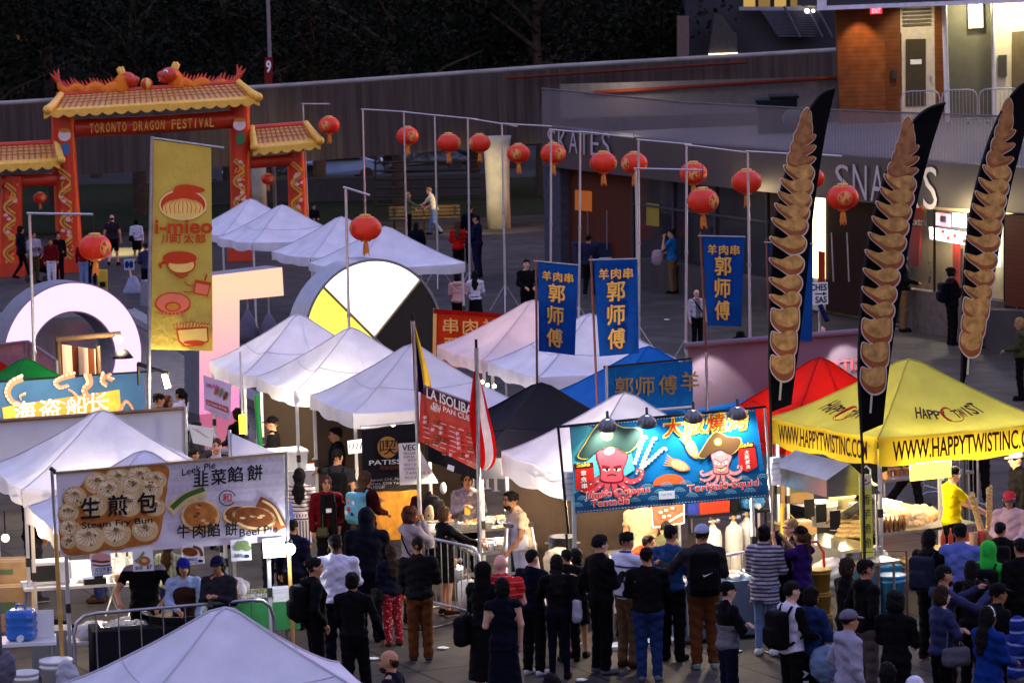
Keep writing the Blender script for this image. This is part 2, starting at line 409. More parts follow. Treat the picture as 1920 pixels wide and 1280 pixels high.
 Fd.cap(tuple(hrot((0,.078,.012))),tuple(hrot((0,.104,-.026))),.011,.015,.012)
 for sg in(-1,1):Fd.ell(tuple(hrot((sg*.078,-.008,-.01))),(.012,.022,.034),.01);Fd.ell(tuple(hrot((sg*.03,.094,.012))),(.017,.012,.012),.012,'s')
 mb=MB();put(mb,Fd,smat)
 em=mat('eye_dark',(.01,.008,.008),.2,var=0);lm=mat('lips',lin((130,70,66)),.5,var=0)
 for sg in(-1,1):
  mb.ball(P_(hrot((sg*.031,.081,.012))),.0125*S,em,8,6)
  mb.tube([P_(hrot((sg*.015,.094,.034))),P_(hrot((sg*.045,.085,.034)))],.005*S,mat('brow_'+hc,HAIRC[hc],.8,var=0),5)
 mb.tube([P_(hrot((-.024,.086,-.058))),P_(hrot((0,.094,-.06))),P_(hrot((.024,.086,-.058)))],.0065*S,lm,5)
 for wr,d,sg in put_hand:
  side=np.cross(d,(0,0,1.0));side=side/np.linalg.norm(side)if np.linalg.norm(side)>.2 else np.array((0,1.0,0))
  if abs(d[2])>.8:side=np.array((0,1.0,0))
  nrm=np.cross(side,d);curl=-np.sign(nrm[2]if abs(nrm[2])>.3 else sg*nrm[0]or 1)*nrm
  for q,(ofs,L)in enumerate(((-.026,.06),(-.009,.073),(.009,.069),(.025,.052))):
   a=wr+d*.085+side*ofs;b=a+d*L*.55+curl*L*.22;c=b+d*L*.3+curl*L*.45
   mb.tube([P_(a-d*.02),P_(a),P_(b),P_(c)],[.0095*S,.0095*S,.0085*S,.0065*S],smat,6)
  sgn=1 if(d[2]<-.7 or sg<0)else-1
  a=wr+d*.03+side*.024*sgn;b=a+side*.03*sgn+d*.03+curl*.01;c=b+d*.032+curl*.012
  mb.tube([P_(a),P_(b),P_(c)],[.012*S,.0105*S,.008*S],smat,6)
 if glasses:
  for sg in(-1,1):
   ring=[P_(hrot((sg*.033+.022*math.cos(t),.1,.01+.019*math.sin(t))))for t in np.linspace(0,2*math.pi,11)];mb.tube(ring,.003*S,blackp,4)
   mb.tube([P_(hrot((sg*.055,.098,.014))),P_(hrot((sg*.08,.0,.012)))],.003*S,blackp,4)
 root=mb.build('person',loc=p,label=label,cat='person',group=group)
 seedp=PEOPLE*1.7
 def layer(name,fld,m,wr=.0035,split=None):
  if wr:fld.wrinkle(wr,seedp)
  b=MB()
  if name=='hair':
   Vt,Q=fld.mesh();Vt=Vt+np.random.RandomState(int(seedp*10)).randn(*Vt.shape)*.0042
   A=(np.array(o)[:3,:3]@Vt.T).T+np.array(o)[:3,3];b.add(A.tolist(),Q.tolist(),m,True)
  elif split is None:put(b,fld,m)
  else:
   Vt,Q=fld.mesh();A=(np.array(o)[:3,:3]@Vt.T).T+np.array(o)[:3,3];zc=Vt[Q].mean(1)
   pick=split[0](zc);n0=len(b.v);b.add(A.tolist(),[],m,True)
   for q,pk in zip(Q.tolist(),pick):b.f.append(q);b.mi.append(b.mid(split[1]if pk else m));b.sm.append(True)
  return b.build(name,parent=root)
 bm=bot or fab('black',(24,22,26))
 Fb=Field((lo[0],lo[1],-.03),(hi[0],hi[1],1.2),res)
 if bkind in('trousers','shorts'):
  Fb.ell((0,0,.93),(.165*B,.125*B,.15),.04)
  for Lg in(LR,LL):
   Fb.cap(Lg[0],Lg[1],.1*(.5+.5*B),.082,.03)
   if bkind=='trousers':Fb.cap(Lg[1],tuple(np.array(Lg[2])+np.array((0,0,.0))),.082,.07,.02)
  Fb.cut((0,0,1),1.05 if kind!='dress' else 1.0)
  if bkind=='shorts':Fb.cut((0,0,-1),-.5)
  else:Fb.cut((0,0,-1),-.055)
  layer(bkind,Fb,bm,.008)
 elif bkind=='leggings':
  Fb.ell((0,0,.94),(.165*B,.128*B,.16),.05)
  for Lg in(LR,LL):Fb.cap(Lg[0],Lg[1],.095,.062,.05);Fb.cap(Lg[1],Lg[2],.063,.045,.02)
  Fb.cut((0,0,-1),-.09);layer('trousers',Fb,bm,.002)
 elif bkind in('skirt','long_skirt'):
  hem=.55 if bkind=='skirt' else .22
  Fb.cap((0,0,1.0),(0,0,hem-.05),.155*B,.2 if hem>.4 else .25,.03,flat=1.25);Fb.cut((0,0,-1),-hem);Fb.cut((0,0,1),1.03)
  layer('skirt',Fb,bm,.005)
 if top is not None:
  Ft=Field((lo[0],lo[1],.5),(hi[0],hi[1],1.68),res);e=.016 if kind in('shirt','tshirt')else .026
  Ft.ell(up((0,0,1.3)),(.155*f*B+e,.1*B+e,.2),.06,tilt=-ln);Ft.ell(up((0,.01,1.1)),(.135*f*B+e,.1*B+e,.2),.06,tilt=-ln)
  Ft.ell((0,0,.95),(.15*B+e+.008,.11*B+e+.008,.13),.05)
  if long_top:Ft.cap((0,0,.95),(0,0,.95-long_top),.165,.19+e,.04,flat=1.2)
  Ft.cap(up((0,-.015,1.4)),up((0,-.012,1.475)),.085,.07 if kind!='jacket' else .078,.05)
  for A in(AR,AL):
   Ft.cap(up((0,-.015,1.455)),A[0],.05+e*.8,.048+e*.6,.05);Ft.cap(A[0],A[1],.058+e*.6,.053+e*.5,.04)
   if sleeve=='long':d=np.array(A[2])-np.array(A[1]);Ft.cap(A[1],tuple(np.array(A[2])-d*.02),.054+e*.5,.041+e*.3,.025)
  if sleeve in('short','none'):
   for A in(AR,AL):
    a,b=np.array(A[0]),np.array(A[1]);d=b-a;L=np.linalg.norm(d);d/=L;c=a+d*L*(.62 if sleeve=='short' else .12)
    Ft.cap(tuple(c+d*.055),tuple(b+d*.06),.075,.08,.005,op='s')
  if hood==1:Ft.ell(up((0,-.1,1.45)),(.13,.075,.075),.03);Ft.cap(up((-.08,0,1.48)),up((.08,0,1.48)),.045,.045,.03)
  if long_top==0 and kind!='dress':Ft.cut((0,0,-1),-(.86 if kind!='tshirt' else .88))
  elif long_top:Ft.cut((0,0,-1),-(.95-long_top))
  tname={'dress':'dress','jacket':'jacket','hoodie':'hoodie','tshirt':'shirt'}.get(kind,'shirt')
  layer(tname,Ft,top,.0075 if kind!='jacket' else .009,(lambda zc:blockcol[0](zc),blockcol[1])if blockcol else None)
 if collar:
  b=MB();b.tube([P_(up((.075*math.cos(t),-.015+.07*math.sin(t),1.475-.012*math.sin(t))))for t in np.linspace(0,2*math.pi,15)],.016*S,collar,6);b.build('collar',parent=root)
 if apron:
  Fa=Field((-.3,-.3,.4),(.3,.8,1.5),res)
  Fa.ell(up((0,.02,1.25)),(.15*B+.02,.1*B+.032,.16),.05,tilt=-ln);Fa.cap(up((0,.02,1.05)),(0,.02,.62),.165*B,.175,.05,flat=1.3);Fa.cut((0,-1,0),-.035);layer('apron',Fa,apron,.003)
 sm_=shoe or fab('shoe_black',(26,24,26));so_=sole or sm_
 b=MB()
 for Lg,sg in((LR,1),(LL,-1)):
  Fs=Field((Lg[2][0]-.14,Lg[2][1]-.14,-.03),(Lg[2][0]+.16,Lg[2][1]+.3,.22),res*.8);a=np.array(Lg[2]);zz=a[2]-.09
  Fs.cap((a[0],a[1]-.035,.045+zz),(a[0]+sg*.025,a[1]+.15,.038+zz*.3),.045,.04,.03);Fs.cap(tuple(a+np.array((0,0,-.01))),(a[0],a[1]-.01,.05+zz),.045,.045,.03)
  Fs.cut((0,0,-1),-.004)
  Vt,Q=Fs.mesh();A=(np.array(o)[:3,:3]@Vt.T).T+np.array(o)[:3,3];zc=Vt[Q].mean(1)[:,2]-zz if len(Q)else[]
  n0=len(b.v);b.v.extend([tuple(v)for v in A.tolist()]);i1,i2=b.mid(sm_),b.mid(so_)
  for q,z in zip(Q.tolist(),zc):b.f.append([i+n0 for i in q]);b.mi.append(i2 if z<.03 else i1);b.sm.append(True)
 b.build('shoes',parent=root)
 hm=mat('hair_'+hc,HAIRC[hc],.7,var=.3,nscale=30,bump=.4,bscale=60)
 if hair not in('bald','hooded',None):
  Fh=Field((lo[0],lo[1]-.1,.95),(hi[0],hi[1],hi[2]+.04),res*.85)
  big=1.0 if hair in('short','bun','pony')else 1.06
  if hair=='curly':big=1.22
  if hair=='balding':Fh.ell(tuple(hcn+np.array((0,-.03,.005))),(.083,.09,.08),.01);Fh.cut((0,0,1),hcn[2]+.035)
  else:Fh.ell(tuple(hcn+np.array((0,-.02,.035))),(.086*big,.105*big,.1*big),.02)
  if hair=='short':Fh.ell(tuple(hrot((0,.035,.085))),(.06,.055,.03),.03)
  if hair in('long','pony','bob','bun','curly'):Fh.ell(tuple(hrot((0,-.03,-.01))),(.088*big,.088*big,.1),.03)
  if hair=='long':Fh.cap(tuple(hrot((0,-.05,-.02))),up((0,-.13,1.24)),.088,.05,.04,flat=1.35);Fh.ell(up((0,-.11,1.38)),(.11,.05,.14),.04)
  if hair=='curly':Fh.ell(tuple(hrot((0,-.03,-.06))),(.115,.1,.1),.04)
  if hair=='bob':Fh.ell(tuple(hrot((0,-.03,-.07))),(.092,.085,.075),.03)
  if hair=='pony':Fh.ell(tuple(hrot((0,-.12,.02))),(.035,.03,.035),.02);Fh.cap(tuple(hrot((0,-.14,.0))),tuple(hrot((0,-.15,-.24))),.042,.02,.02)
  if hair=='bun':Fh.ell(tuple(hrot((0,-.115,.07 if sex=='f' else 0))),(.05,.05,.048),.015)
  Fh.ell(tuple(hrot((0,.105,-.04))),(.07,.085,.105),.015,'s')
  if hair in('short','balding'):
   Fh.cut((0,0,-1),-(hcn[2]-.075))
  if hair!='bob' and hair not in('short','balding'):pass
  layer('hair',Fh,hm,.0065 if hair!='curly' else .011)
 if hair=='hooded' or hood==2:
  Fh=Field((lo[0],lo[1]-.1,1.2),(hi[0],hi[1],hi[2]+.06),res*.85)
  Fh.ell(tuple(hcn+np.array((0,-.02,.03))),(.11,.13,.125),.03);Fh.cap(tuple(hcn+np.array((0,-.03,-.03))),up((0,-.02,1.45)),.1,.12,.03)
  Fh.ell(tuple(hrot((0,.12,-.02))),(.075,.1,.115),.015,'s');layer('hood',Fh,shade or top,.003)
 if beard:
  Fh=Field((lo[0],lo[1],1.2),(hi[0],hi[1],hi[2]),res*.7)
  Fh.ell(tuple(hrot((0,.04,-.075))),(.062,.066,.06),.02);Fh.ell(tuple(hrot((0,.085,-.02))),(.06,.05,.055),.01,'s');layer('beard',Fh,hm,.002)
 if hat:
  hk,hmat=hat;b=MB();T=lambda v:P_(hrot(v))
  if hk=='cap' or hk=='cap_back':
   Fh=Field((lo[0],lo[1],1.2),(hi[0],hi[1],hi[2]+.06),res*.8)
   Fh.ell(tuple(hcn+np.array((0,-.014,.045))),(.094,.112,.095),.01)
   cz=hcn[2]+.035;Fh.cut((0,0,-1),-cz);put(b,Fh,hmat);sg=1 if hk=='cap' else-1
   rim=[(.078*math.cos(t),sg*(.07+.1*math.sin(t))if True else 0,.042-.02*math.sin(t))for t in np.linspace(0,math.pi,9)]
   vs=[T(v)for v in rim]+[T((v[0],v[1],v[2]+.009))for v in rim];nr=len(rim)
   b.add(vs,[tuple(range(nr)),tuple(reversed(range(nr,2*nr)))]+[(i,i+nr,(i+1)%nr+nr,(i+1)%nr)for i in range(nr)],hmat)
   b.build('cap',parent=root)
  elif hk=='bucket':
   b.lathe(T((0,-.01,.05)),[(.19*S,-.02),(.1*S,.03),(.09*S,.1),(.06*S,.13),(.001,.135)],hmat,18);b.build('hat',parent=root)
 root['S']=S;root['hd']=hd
 return root,P_,up,S
def backpack(ctx,m,label,strap=None,wide=.16,tall=.23,deep=.1,mark=None):
 root,P_,up,S=ctx;strap=strap or m
 F_=Field((-.3,-.45,.7),(.3,.2,1.65),.016);c=up((0,-.2,1.2))
 F_.box(c,(wide,deep,tall),.06);F_.box((c[0],c[1]-deep,c[2]-.07),(wide*.8,.045,tall*.5),.04,.015);F_.wrinkle(.003,wide*40)
 Vt,Q=F_.mesh();b=MB();b.add([P_(v)for v in Vt.tolist()],Q.tolist(),m,True)
 loc=P_((0,-.2,.9));t=b.build('backpack',loc=loc,label=label,cat='backpack',group='bags carried by people')
 for sg in(-1,1):
  s=MB();s.tube([P_(up(q))for q in((sg*.09,-.13,1.36),(sg*.11,-.06,1.475),(sg*.125,.06,1.44),(sg*.13,.125,1.32),(sg*.155,.07,1.12),(sg*.13,-.12,1.02))],.018*S,strap,6);s.build('strap',parent=t)
 if mark=='tick':
  s=MB();y=-.2-deep-.052;pts=[(-.05,.03),(-.03,.0),(.08,.05),(-.025,.02)]
  s.add([P_(up((x,y,1.18+z)))for x,z in pts],[(0,1,3),(1,2,3)],paper);s.build('tick_mark',parent=t)
 if mark=='patches':
  s=MB()
  for x,z,r,mm in((-.06,.12,.04,paint('pink',(220,120,130))),(.05,.1,.035,paint('white',(225,225,230))),(.0,0,.045,paint('red',(190,50,50))),(.07,-.07,.03,paint('navy',(30,40,90))),(-.07,-.06,.04,paint('white',(225,225,230)))):
   s.ball(P_(up((x,-.2-deep-(.045 if z<.05 else .0),1.2+z))),(r*S,.008,r*S),mm,8,6,rz=-R(root['hd']))
  s.build('badge_patches',parent=t)
 return t
def handbag(ctx,m,label,at=(.27,0,.95),size=(.05,.15,.13),strap_to=(.15,0,1.5),name='handbag'):
 root,P_,up,S=ctx
 F_=Field((at[0]-.25,at[1]-.3,at[2]-.35),(at[0]+.25,at[1]+.3,at[2]+.35),.015)
 F_.box(at,size,min(size)*.8);F_.ell((at[0],at[1],at[2]-size[2]*.4),(size[0]*1.2,size[1]*1.02,size[2]*.6),.03);F_.wrinkle(.004,at[2]*30)
 Vt,Q=F_.mesh();b=MB();b.add([P_(v)for v in Vt.tolist()],Q.tolist(),m,True)
 t=b.build(name,loc=P_(at),label=label,cat='bag',group='bags carried by people')
 s=MB()
 for sg in(-1,1):s.tube([P_((at[0],at[1]+sg*size[1]*.7,at[2]+size[2]*.8)),P_(((at[0]+strap_to[0])/2+.02,at[1]*.5+strap_to[1]*.5+sg*.05,(at[2]+strap_to[2])/2)),P_(strap_to)],.009*S,m,5)
 s.build('strap',parent=t);return t
def phone(ctx,at,label,lit=True):
 root,P_,up,S=ctx;b=MB();hd=root['hd']
 b.box(P_(up(at)),(.075,.01,.15),blackp,rz=-R(hd),rx=R(25));t=b.build('phone',label=label,cat='phone')
 s=MB();q=P_(up((at[0],at[1]-.007,at[2])));s.box(q,(.066,.003,.135),glow('screen',(150,170,210),.25)if lit else blackp,rz=-R(hd),rx=R(25));s.build('screen',parent=t);return t
# ================================================================== the square, lawn, pool
def ground_mat():
 m,t,b=nodes_of('square_paving');tc=t.nodes.new('ShaderNodeTexCoord');mp=t.nodes.new('ShaderNodeMapping');mp.inputs['Rotation'].default_value=(0,0,R(-24))
 t.links.new(tc.outputs['Object'],mp.inputs[0])
 br=t.nodes.new('ShaderNodeTexBrick');br.offset=0;br.inputs['Scale'].default_value=1;br.inputs['Brick Width'].default_value=1.85;br.inputs['Row Height'].default_value=1.85
 br.inputs['Mortar Size'].default_value=.02;br.inputs['Color1'].default_value=(.053,.046,.042,1);br.inputs['Color2'].default_value=(.066,.056,.049,1);br.inputs['Mortar'].default_value=(.01,.009,.009,1)
 t.links.new(mp.outputs[0],br.inputs['Vector'])
 n=t.nodes.new('ShaderNodeTexNoise');n.inputs['Scale'].default_value=.9;n.inputs['Detail'].default_value=8;n.inputs['Roughness'].default_value=.65;t.links.new(tc.outputs['Object'],n.inputs['Vector'])
 mr=t.nodes.new('ShaderNodeMapRange');mr.inputs[1].default_value=.3;mr.inputs[2].default_value=.7;mr.inputs[3].default_value=.45;mr.inputs[4].default_value=1.3;t.links.new(n.outputs['Fac'],mr.inputs[0])
 hs=t.nodes.new('ShaderNodeHueSaturation');t.links.new(br.outputs['Color'],hs.inputs['Color']);t.links.new(mr.outputs[0],hs.inputs['Value']);t.links.new(hs.outputs[0],b.inputs['Base Color'])
 n2=t.nodes.new('ShaderNodeTexNoise');n2.inputs['Scale'].default_value=25;t.links.new(tc.outputs['Object'],n2.inputs['Vector'])
 bp=t.nodes.new('ShaderNodeBump');bp.inputs['Strength'].default_value=.25;bp.inputs['Distance'].default_value=.02;t.links.new(n2.outputs['Fac'],bp.inputs['Height']);t.links.new(bp.outputs[0],b.inputs['Normal'])
 b.inputs['Roughness'].default_value=.72
 return m
b=MB();b.add([(-700,-100,0),(700,-100,0),(700,900,0),(-700,900,0)],[(0,1,2,3)],ground_mat());b.build('ground',loc=(0,0,0),kind='structure')
grassm=mat('lawn_grass',(.014,.02,.007),.9,var=.4,nscale=2,bump=.6,bscale=40)
b=MB();b.poly([G(-200,452,.004),G(600,421,.004),G(1030,402,.004),G(1100,330,.004),G(-200,352,.004)],grassm);b.build('lawn',kind='structure')
b=MB();b.poly([G(-300,349,.006),G(1100,327,.006),G(1150,268,.006),G(-300,290,.006)],mat('asphalt',(.05,.05,.052),.85,var=.2,bump=.2));b.build('road',kind='structure')
wm,wt,wb=nodes_of('pool_water');wb.inputs['Base Color'].default_value=(.012,.01,.012,1);wb.inputs['Roughness'].default_value=.22;wb.inputs['Specular IOR Level'].default_value=.3
_n=wt.nodes.new('ShaderNodeTexNoise');_n.inputs['Scale'].default_value=3.5;_n.inputs['Detail'].default_value=3;_t=wt.nodes.new('ShaderNodeTexCoord');wt.links.new(_t.outputs['Object'],_n.inputs['Vector'])
_b=wt.nodes.new('ShaderNodeBump');_b.inputs['Strength'].default_value=.16;_b.inputs['Distance'].default_value=.1;wt.links.new(_n.outputs['Fac'],_b.inputs['Height']);wt.links.new(_b.outputs[0],wb.inputs['Normal'])
pc=[(-160,605),(240,590),(372,668),(376,700),(500,770),(500,860),(-160,870)]
b=MB();b.poly([G(x,y,.006)for x,y in pc],wm);b.build('pool_water',kind='structure')
b=MB()
for i in range(len(pc)-1):
 a,c=G(*pc[i]),G(*pc[i+1]);d=(c-a);L=d.length;m_=(a+c)/2;b.box((m_.x,m_.y,.09),(L+.3,.4,.18),concrete,rz=math.atan2(d.y,d.x))
b.build('pool_kerb',kind='structure')
# ================================================================== elevated walkway, columns
cm,ct,cb=nodes_of('board_marked_concrete');MATS['board']=cm
_t=ct.nodes.new('ShaderNodeTexCoord');_m=ct.nodes.new('ShaderNodeMapping');_m.inputs['Scale'].default_value=(3.2,3.2,.12);ct.links.new(_t.outputs['Object'],_m.inputs[0])
_n=ct.nodes.new('ShaderNodeTexNoise');_n.inputs['Scale'].default_value=2.2;_n.inputs['Detail'].default_value=5;ct.links.new(_m.outputs[0],_n.inputs['Vector'])
_r=ct.nodes.new('ShaderNodeValToRGB');_r.color_ramp.elements[0].position=.3;_r.color_ramp.elements[0].color=(.04,.029,.025,1);_r.color_ramp.elements[1].position=.72;_r.color_ramp.elements[1].color=(.082,.063,.054,1)
ct.links.new(_n.outputs['Fac'],_r.inputs[0]);ct.links.new(_r.outputs[0],cb.inputs['Base Color']);cb.inputs['Roughness'].default_value=.9
YW=130
def sect(px,top,bot,Y,dep):
 return[V(px,top,Y),V(px,bot,Y),V(px,bot,Y)+Vector((0,dep,0)),V(px,top,Y)+Vector((0,dep,0))]
b=MB();ps=[(-260,208,352),(20,197,336),(560,163,304),(1050,128,266),(1400,108,240),(1700,90,222)]
vs=[]
for p in ps:vs+=sect(p[0],p[1],p[2],YW,5.0)
fs=[]
for i in range(len(ps)-1):
 for k in range(4):fs.append((4*i+k,4*i+(k+1)%4,4*i+4+(k+1)%4,4*i+4+k))
b.add(vs,fs,cm);wk=b.build('elevated_walkway',label='long raised concrete walkway on columns behind the red arch',cat='walkway')
b=MB();
for i in range(len(ps)-1):b.tube([V(ps[i][0],ps[i][1]-4,YW+.3),V(ps[i+1][0],ps[i+1][1]-4,YW+.3)],.1,concrete,6)
b.build('coping',parent=wk)
b=MB();redm=mat('red_rail',(.1,.016,.007),.6)
b.tube([V(948,147,YW-.35),V(1400,117,YW-.35)],.055,redm,6);b.build('handrail',parent=wk)
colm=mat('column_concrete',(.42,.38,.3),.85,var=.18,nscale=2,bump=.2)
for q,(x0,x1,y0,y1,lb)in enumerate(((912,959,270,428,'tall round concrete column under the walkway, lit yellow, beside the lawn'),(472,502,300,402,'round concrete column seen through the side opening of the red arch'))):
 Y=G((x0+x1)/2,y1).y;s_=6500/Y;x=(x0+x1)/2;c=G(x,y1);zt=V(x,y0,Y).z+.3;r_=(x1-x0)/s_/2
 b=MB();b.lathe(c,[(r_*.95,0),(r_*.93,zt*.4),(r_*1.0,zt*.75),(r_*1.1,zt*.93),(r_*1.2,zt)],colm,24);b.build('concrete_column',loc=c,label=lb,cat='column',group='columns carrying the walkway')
b=MB();darkw=mat('dark_slats',(.035,.03,.028),.7)
pl=VP((690,390),140,(905,390),140)
for k in range(6):b.tube([pl.at(700,305+k*16),pl.at(902,302+k*16)],.05,darkw,6)
for x in(704,760,820,880):b.tube([pl.at(x,300),pl.at(x,396)],.05,darkw,6)
b.build('slatted_fence',label='dark horizontal slat fence under the walkway behind the dancing pair',cat='fence')
b=MB();b.box((V(640,330,150).x,150,.5),(14,1.2,1.0),mat('planter',(.05,.045,.045),.9));b.build('planter_wall',label='low dark planter wall beneath the raised walkway',cat='wall')
def car(px,py,rgb,label,rz=0):
 c=G(px,py);Y=c.y;t=thing('parked_car',label,'car',c,'cars parked beyond the walkway')
 pm=mat('carpaint_'+'%d_%d_%d'%rgb,lin(rgb),.25,.3,var=0,coat=.6);gm=mat('car_glass',(.02,.022,.025),.08)
 prof=[(-2.2,.35),(-2.2,.75),(-1.9,.88),(-1.25,.95),(-.6,1.42),(.75,1.45),(1.45,1.0),(2.1,.88),(2.25,.6),(2.2,.32)]
 b=MB();M=Matrix.Rotation(rz,3,'Z')
 P3=lambda x,y,z:Vector(c)+M@Vector((x,y,z))
 vs=[];
 for y,k in((-.86,.0),(-.7,.12),(.7,.12),(.86,.0)):vs+=[P3(x,y*(1 if z<.9 else .85),z+(k if z>.9 else 0))for x,z in prof]
 n=len(prof);fs=[tuple(range(n-1,-1,-1)),tuple(range(3*n,4*n))]
 for q in range(3):fs+=[(q*n+i,q*n+(i+1)%n,(q+1)*n+(i+1)%n,(q+1)*n+i)for i in range(n)]
 b.add(vs,fs,pm);b.build('body',parent=t)
 b=MB()
 for y in(-.80,.80):b.add([P3(x,y,z)for x,z in((-1.1,1.0),(-.55,1.36),(.68,1.38),(1.25,1.02))],[(0,1,2,3)],gm)
 b.add([P3(-1.2,-.6,1.03),P3(-1.2,.6,1.03),P3(-.72,.55,1.42),P3(-.72,-.55,1.42)],[(0,1,2,3)],gm);b.build('window',parent=t)
 for x in(-1.35,1.4):
  for y in(-.8,.8):
   b=MB();b.tube([P3(x,y-.1,.33),P3(x,y+.1,.33)],.33,blackp,16);b.build('wheel',parent=t)
 for y in(-.55,.55):b=MB();b.ball(P3(-2.2,y,.68),(.06,.16,.08),glow('tail',(160,170,180),.05));b.build('headlight',parent=t)
car(628,340,(120,135,165),'silver car parked under the raised walkway past the red arch',R(12));car(508,348,(26,26,32),'dark car parked behind the side opening of the red arch',R(8));car(800,322,(20,20,24),'black car standing behind the slatted fence beneath the walkway',R(4))
for k,(x,lb)in enumerate(((735,'red painted post under the walkway, nearer the parked silver car'),(750,'red painted post under the walkway, nearer the black car'))):
 c=G(x,318);b=MB();b.lathe(c,[(.11,0),(.11,1.0),(.09,1.08),(.001,1.12)],mat('red_paint',(.28,.03,.02),.5),14);b.build('bollard',label=lb,cat='bollard',group='red posts under the walkway')
def bench(px,py,L,label):
 c=G(px,py);t=thing('park_bench',label,'bench',c,'benches by the lawn');bw=mat('bench_wood',(.08,.05,.024),.65,var=.25)
 b=MB();[b.box((c.x,c.y-.2+k*.13,.45),(L,.1,.04),bw)for k in range(4)];b.build('seat',parent=t)
 b=MB();[b.box((c.x,c.y+.28+k*.02,.58+k*.13),(L,.03,.1),bw)for k in range(3)];b.build('backrest',parent=t)
 for x in(-L/2+.2,L/2-.2):b=MB();b.box((c.x+x,c.y,.22),(.08,.5,.43),blackm);b.box((c.x+x,c.y+.27,.6),(.06,.05,.5),blackm);b.build('leg',parent=t)
bench(768,432,1.5,'brown slatted bench behind the woman in a green scarf');bench(832,430,1.25,'brown slatted bench behind the man dancing in a white shirt')
def bicycle(px,py,label):
 c=G(px,py);t=thing('bicycle',label,'bicycle',c)
 for x in(-.52,.52):
  b=MB();b.tube([c+Vector((x+.33*math.cos(a),0,.34+.33*math.sin(a)))for a in np.linspace(0,2*math.pi,25)],.02,blackp,6);b.build('wheel',parent=t)
 b=MB();f=lambda x,z:c+Vector((x,0,z))
 b.tube([f(-.52,.34),f(-.1,.3),f(.4,.8),f(-.18,.85),f(-.52,.34)],.02,steel,6);b.tube([f(.52,.34),f(.38,.95)],.02,steel,6);b.tube([f(-.1,.3),f(-.2,.95)],.018,steel,6);b.build('frame',parent=t)
 b=MB();b.tube([f(.38,.95)+Vector((0,-.25,.05)),f(.38,.98),f(.38,.95)+Vector((0,.25,.05))],.015,blackp,6);b.build('handlebar',parent=t)
 b=MB();b.ball(f(-.2,.98),(.13,.07,.04),blackp);b.build('saddle',parent=t)
bicycle(412,378,'bicycle leaning beneath the walkway beside the red arch')
# ================================================================== trees and far buildings
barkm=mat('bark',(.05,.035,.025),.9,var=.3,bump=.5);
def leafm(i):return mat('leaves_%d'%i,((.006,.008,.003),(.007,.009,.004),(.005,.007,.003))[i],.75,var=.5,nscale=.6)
def tree(x,Y,hgt,rad,label,i):
 rng=np.random.RandomState(int(abs(x*7+Y)));t=thing('plane_tree',label,'tree',(x,Y,0),'trees beyond the walkway')
 b=MB();b.tube([(x,Y,0),(x+.1,Y,hgt*.25),(x-.1,Y+.2,hgt*.5),(x,Y,hgt*.8)],[.32,.26,.2,.07],barkm,8)
 for k in range(7):
  a=k*.9+rng.rand();z=hgt*(.3+.06*k);b.tube([(x,Y,z),(x+math.cos(a)*rad*.5,Y+math.sin(a)*rad*.5,z+hgt*.12),(x+math.cos(a)*rad*.9,Y+math.sin(a)*rad*.9,z+hgt*.17)],[.13,.08,.02],barkm,6)
 b.build('trunk',parent=t)
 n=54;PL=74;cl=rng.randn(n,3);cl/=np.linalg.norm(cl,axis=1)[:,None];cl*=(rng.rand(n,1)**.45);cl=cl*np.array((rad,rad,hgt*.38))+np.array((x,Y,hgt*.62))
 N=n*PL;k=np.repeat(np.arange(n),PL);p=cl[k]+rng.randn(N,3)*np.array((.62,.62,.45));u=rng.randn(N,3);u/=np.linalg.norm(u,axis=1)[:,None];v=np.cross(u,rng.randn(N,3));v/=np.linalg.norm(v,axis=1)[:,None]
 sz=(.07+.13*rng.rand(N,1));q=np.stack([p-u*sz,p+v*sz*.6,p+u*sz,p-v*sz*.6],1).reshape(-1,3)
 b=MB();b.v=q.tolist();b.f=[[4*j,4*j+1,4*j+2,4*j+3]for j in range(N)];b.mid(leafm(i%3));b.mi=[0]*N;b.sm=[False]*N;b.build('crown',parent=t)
TL=['broad dark tree beyond the walkway above the arch roof end, by the picture corner','dark leafy tree rising behind the raised walkway over the arch dragons','dark tree behind the walkway between the arch and the red street banner','dense dark tree just beyond the red street banner','thin dark tree behind the walkway over the first hanging lantern','dark spreading tree behind the walkway above the lantern row','tall dark tree behind the walkway above the yellow lit column','dark tree behind the walkway where the red handrail begins','dark tree standing next to the grey stair block','low dark tree in front of the far grey building, near the stair block']
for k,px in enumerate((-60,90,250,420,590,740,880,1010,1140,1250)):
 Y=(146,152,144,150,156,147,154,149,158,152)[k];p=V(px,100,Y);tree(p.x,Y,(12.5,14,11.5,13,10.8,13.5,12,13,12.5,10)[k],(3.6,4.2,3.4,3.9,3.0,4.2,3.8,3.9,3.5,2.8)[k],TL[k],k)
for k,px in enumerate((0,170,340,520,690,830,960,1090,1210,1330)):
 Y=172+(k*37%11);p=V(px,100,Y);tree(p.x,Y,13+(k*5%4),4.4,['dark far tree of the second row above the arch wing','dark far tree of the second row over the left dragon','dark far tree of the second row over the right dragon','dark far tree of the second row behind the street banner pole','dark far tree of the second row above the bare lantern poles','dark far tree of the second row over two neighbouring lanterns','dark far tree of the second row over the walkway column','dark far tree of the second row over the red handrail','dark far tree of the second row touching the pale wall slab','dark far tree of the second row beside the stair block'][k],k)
darkb=mat('dark_facade',(.01,.009,.009),.9,var=.2,nscale=.3)
def slab_thing(name,label,cat,pts,Y,dep,m):
 b=MB();b.prism([V(x,y,Y)for x,y in pts],(0,dep,0),m);return b.build(name,label=label,cat=cat)
ob=slab_thing('office_building','long dark office building closing the view behind all trees','building',[(-400,-420),(1420,-480),(1420,330),(-400,330)],200,10,darkb)
pl=VP((-400,0),200,(1420,0),200)
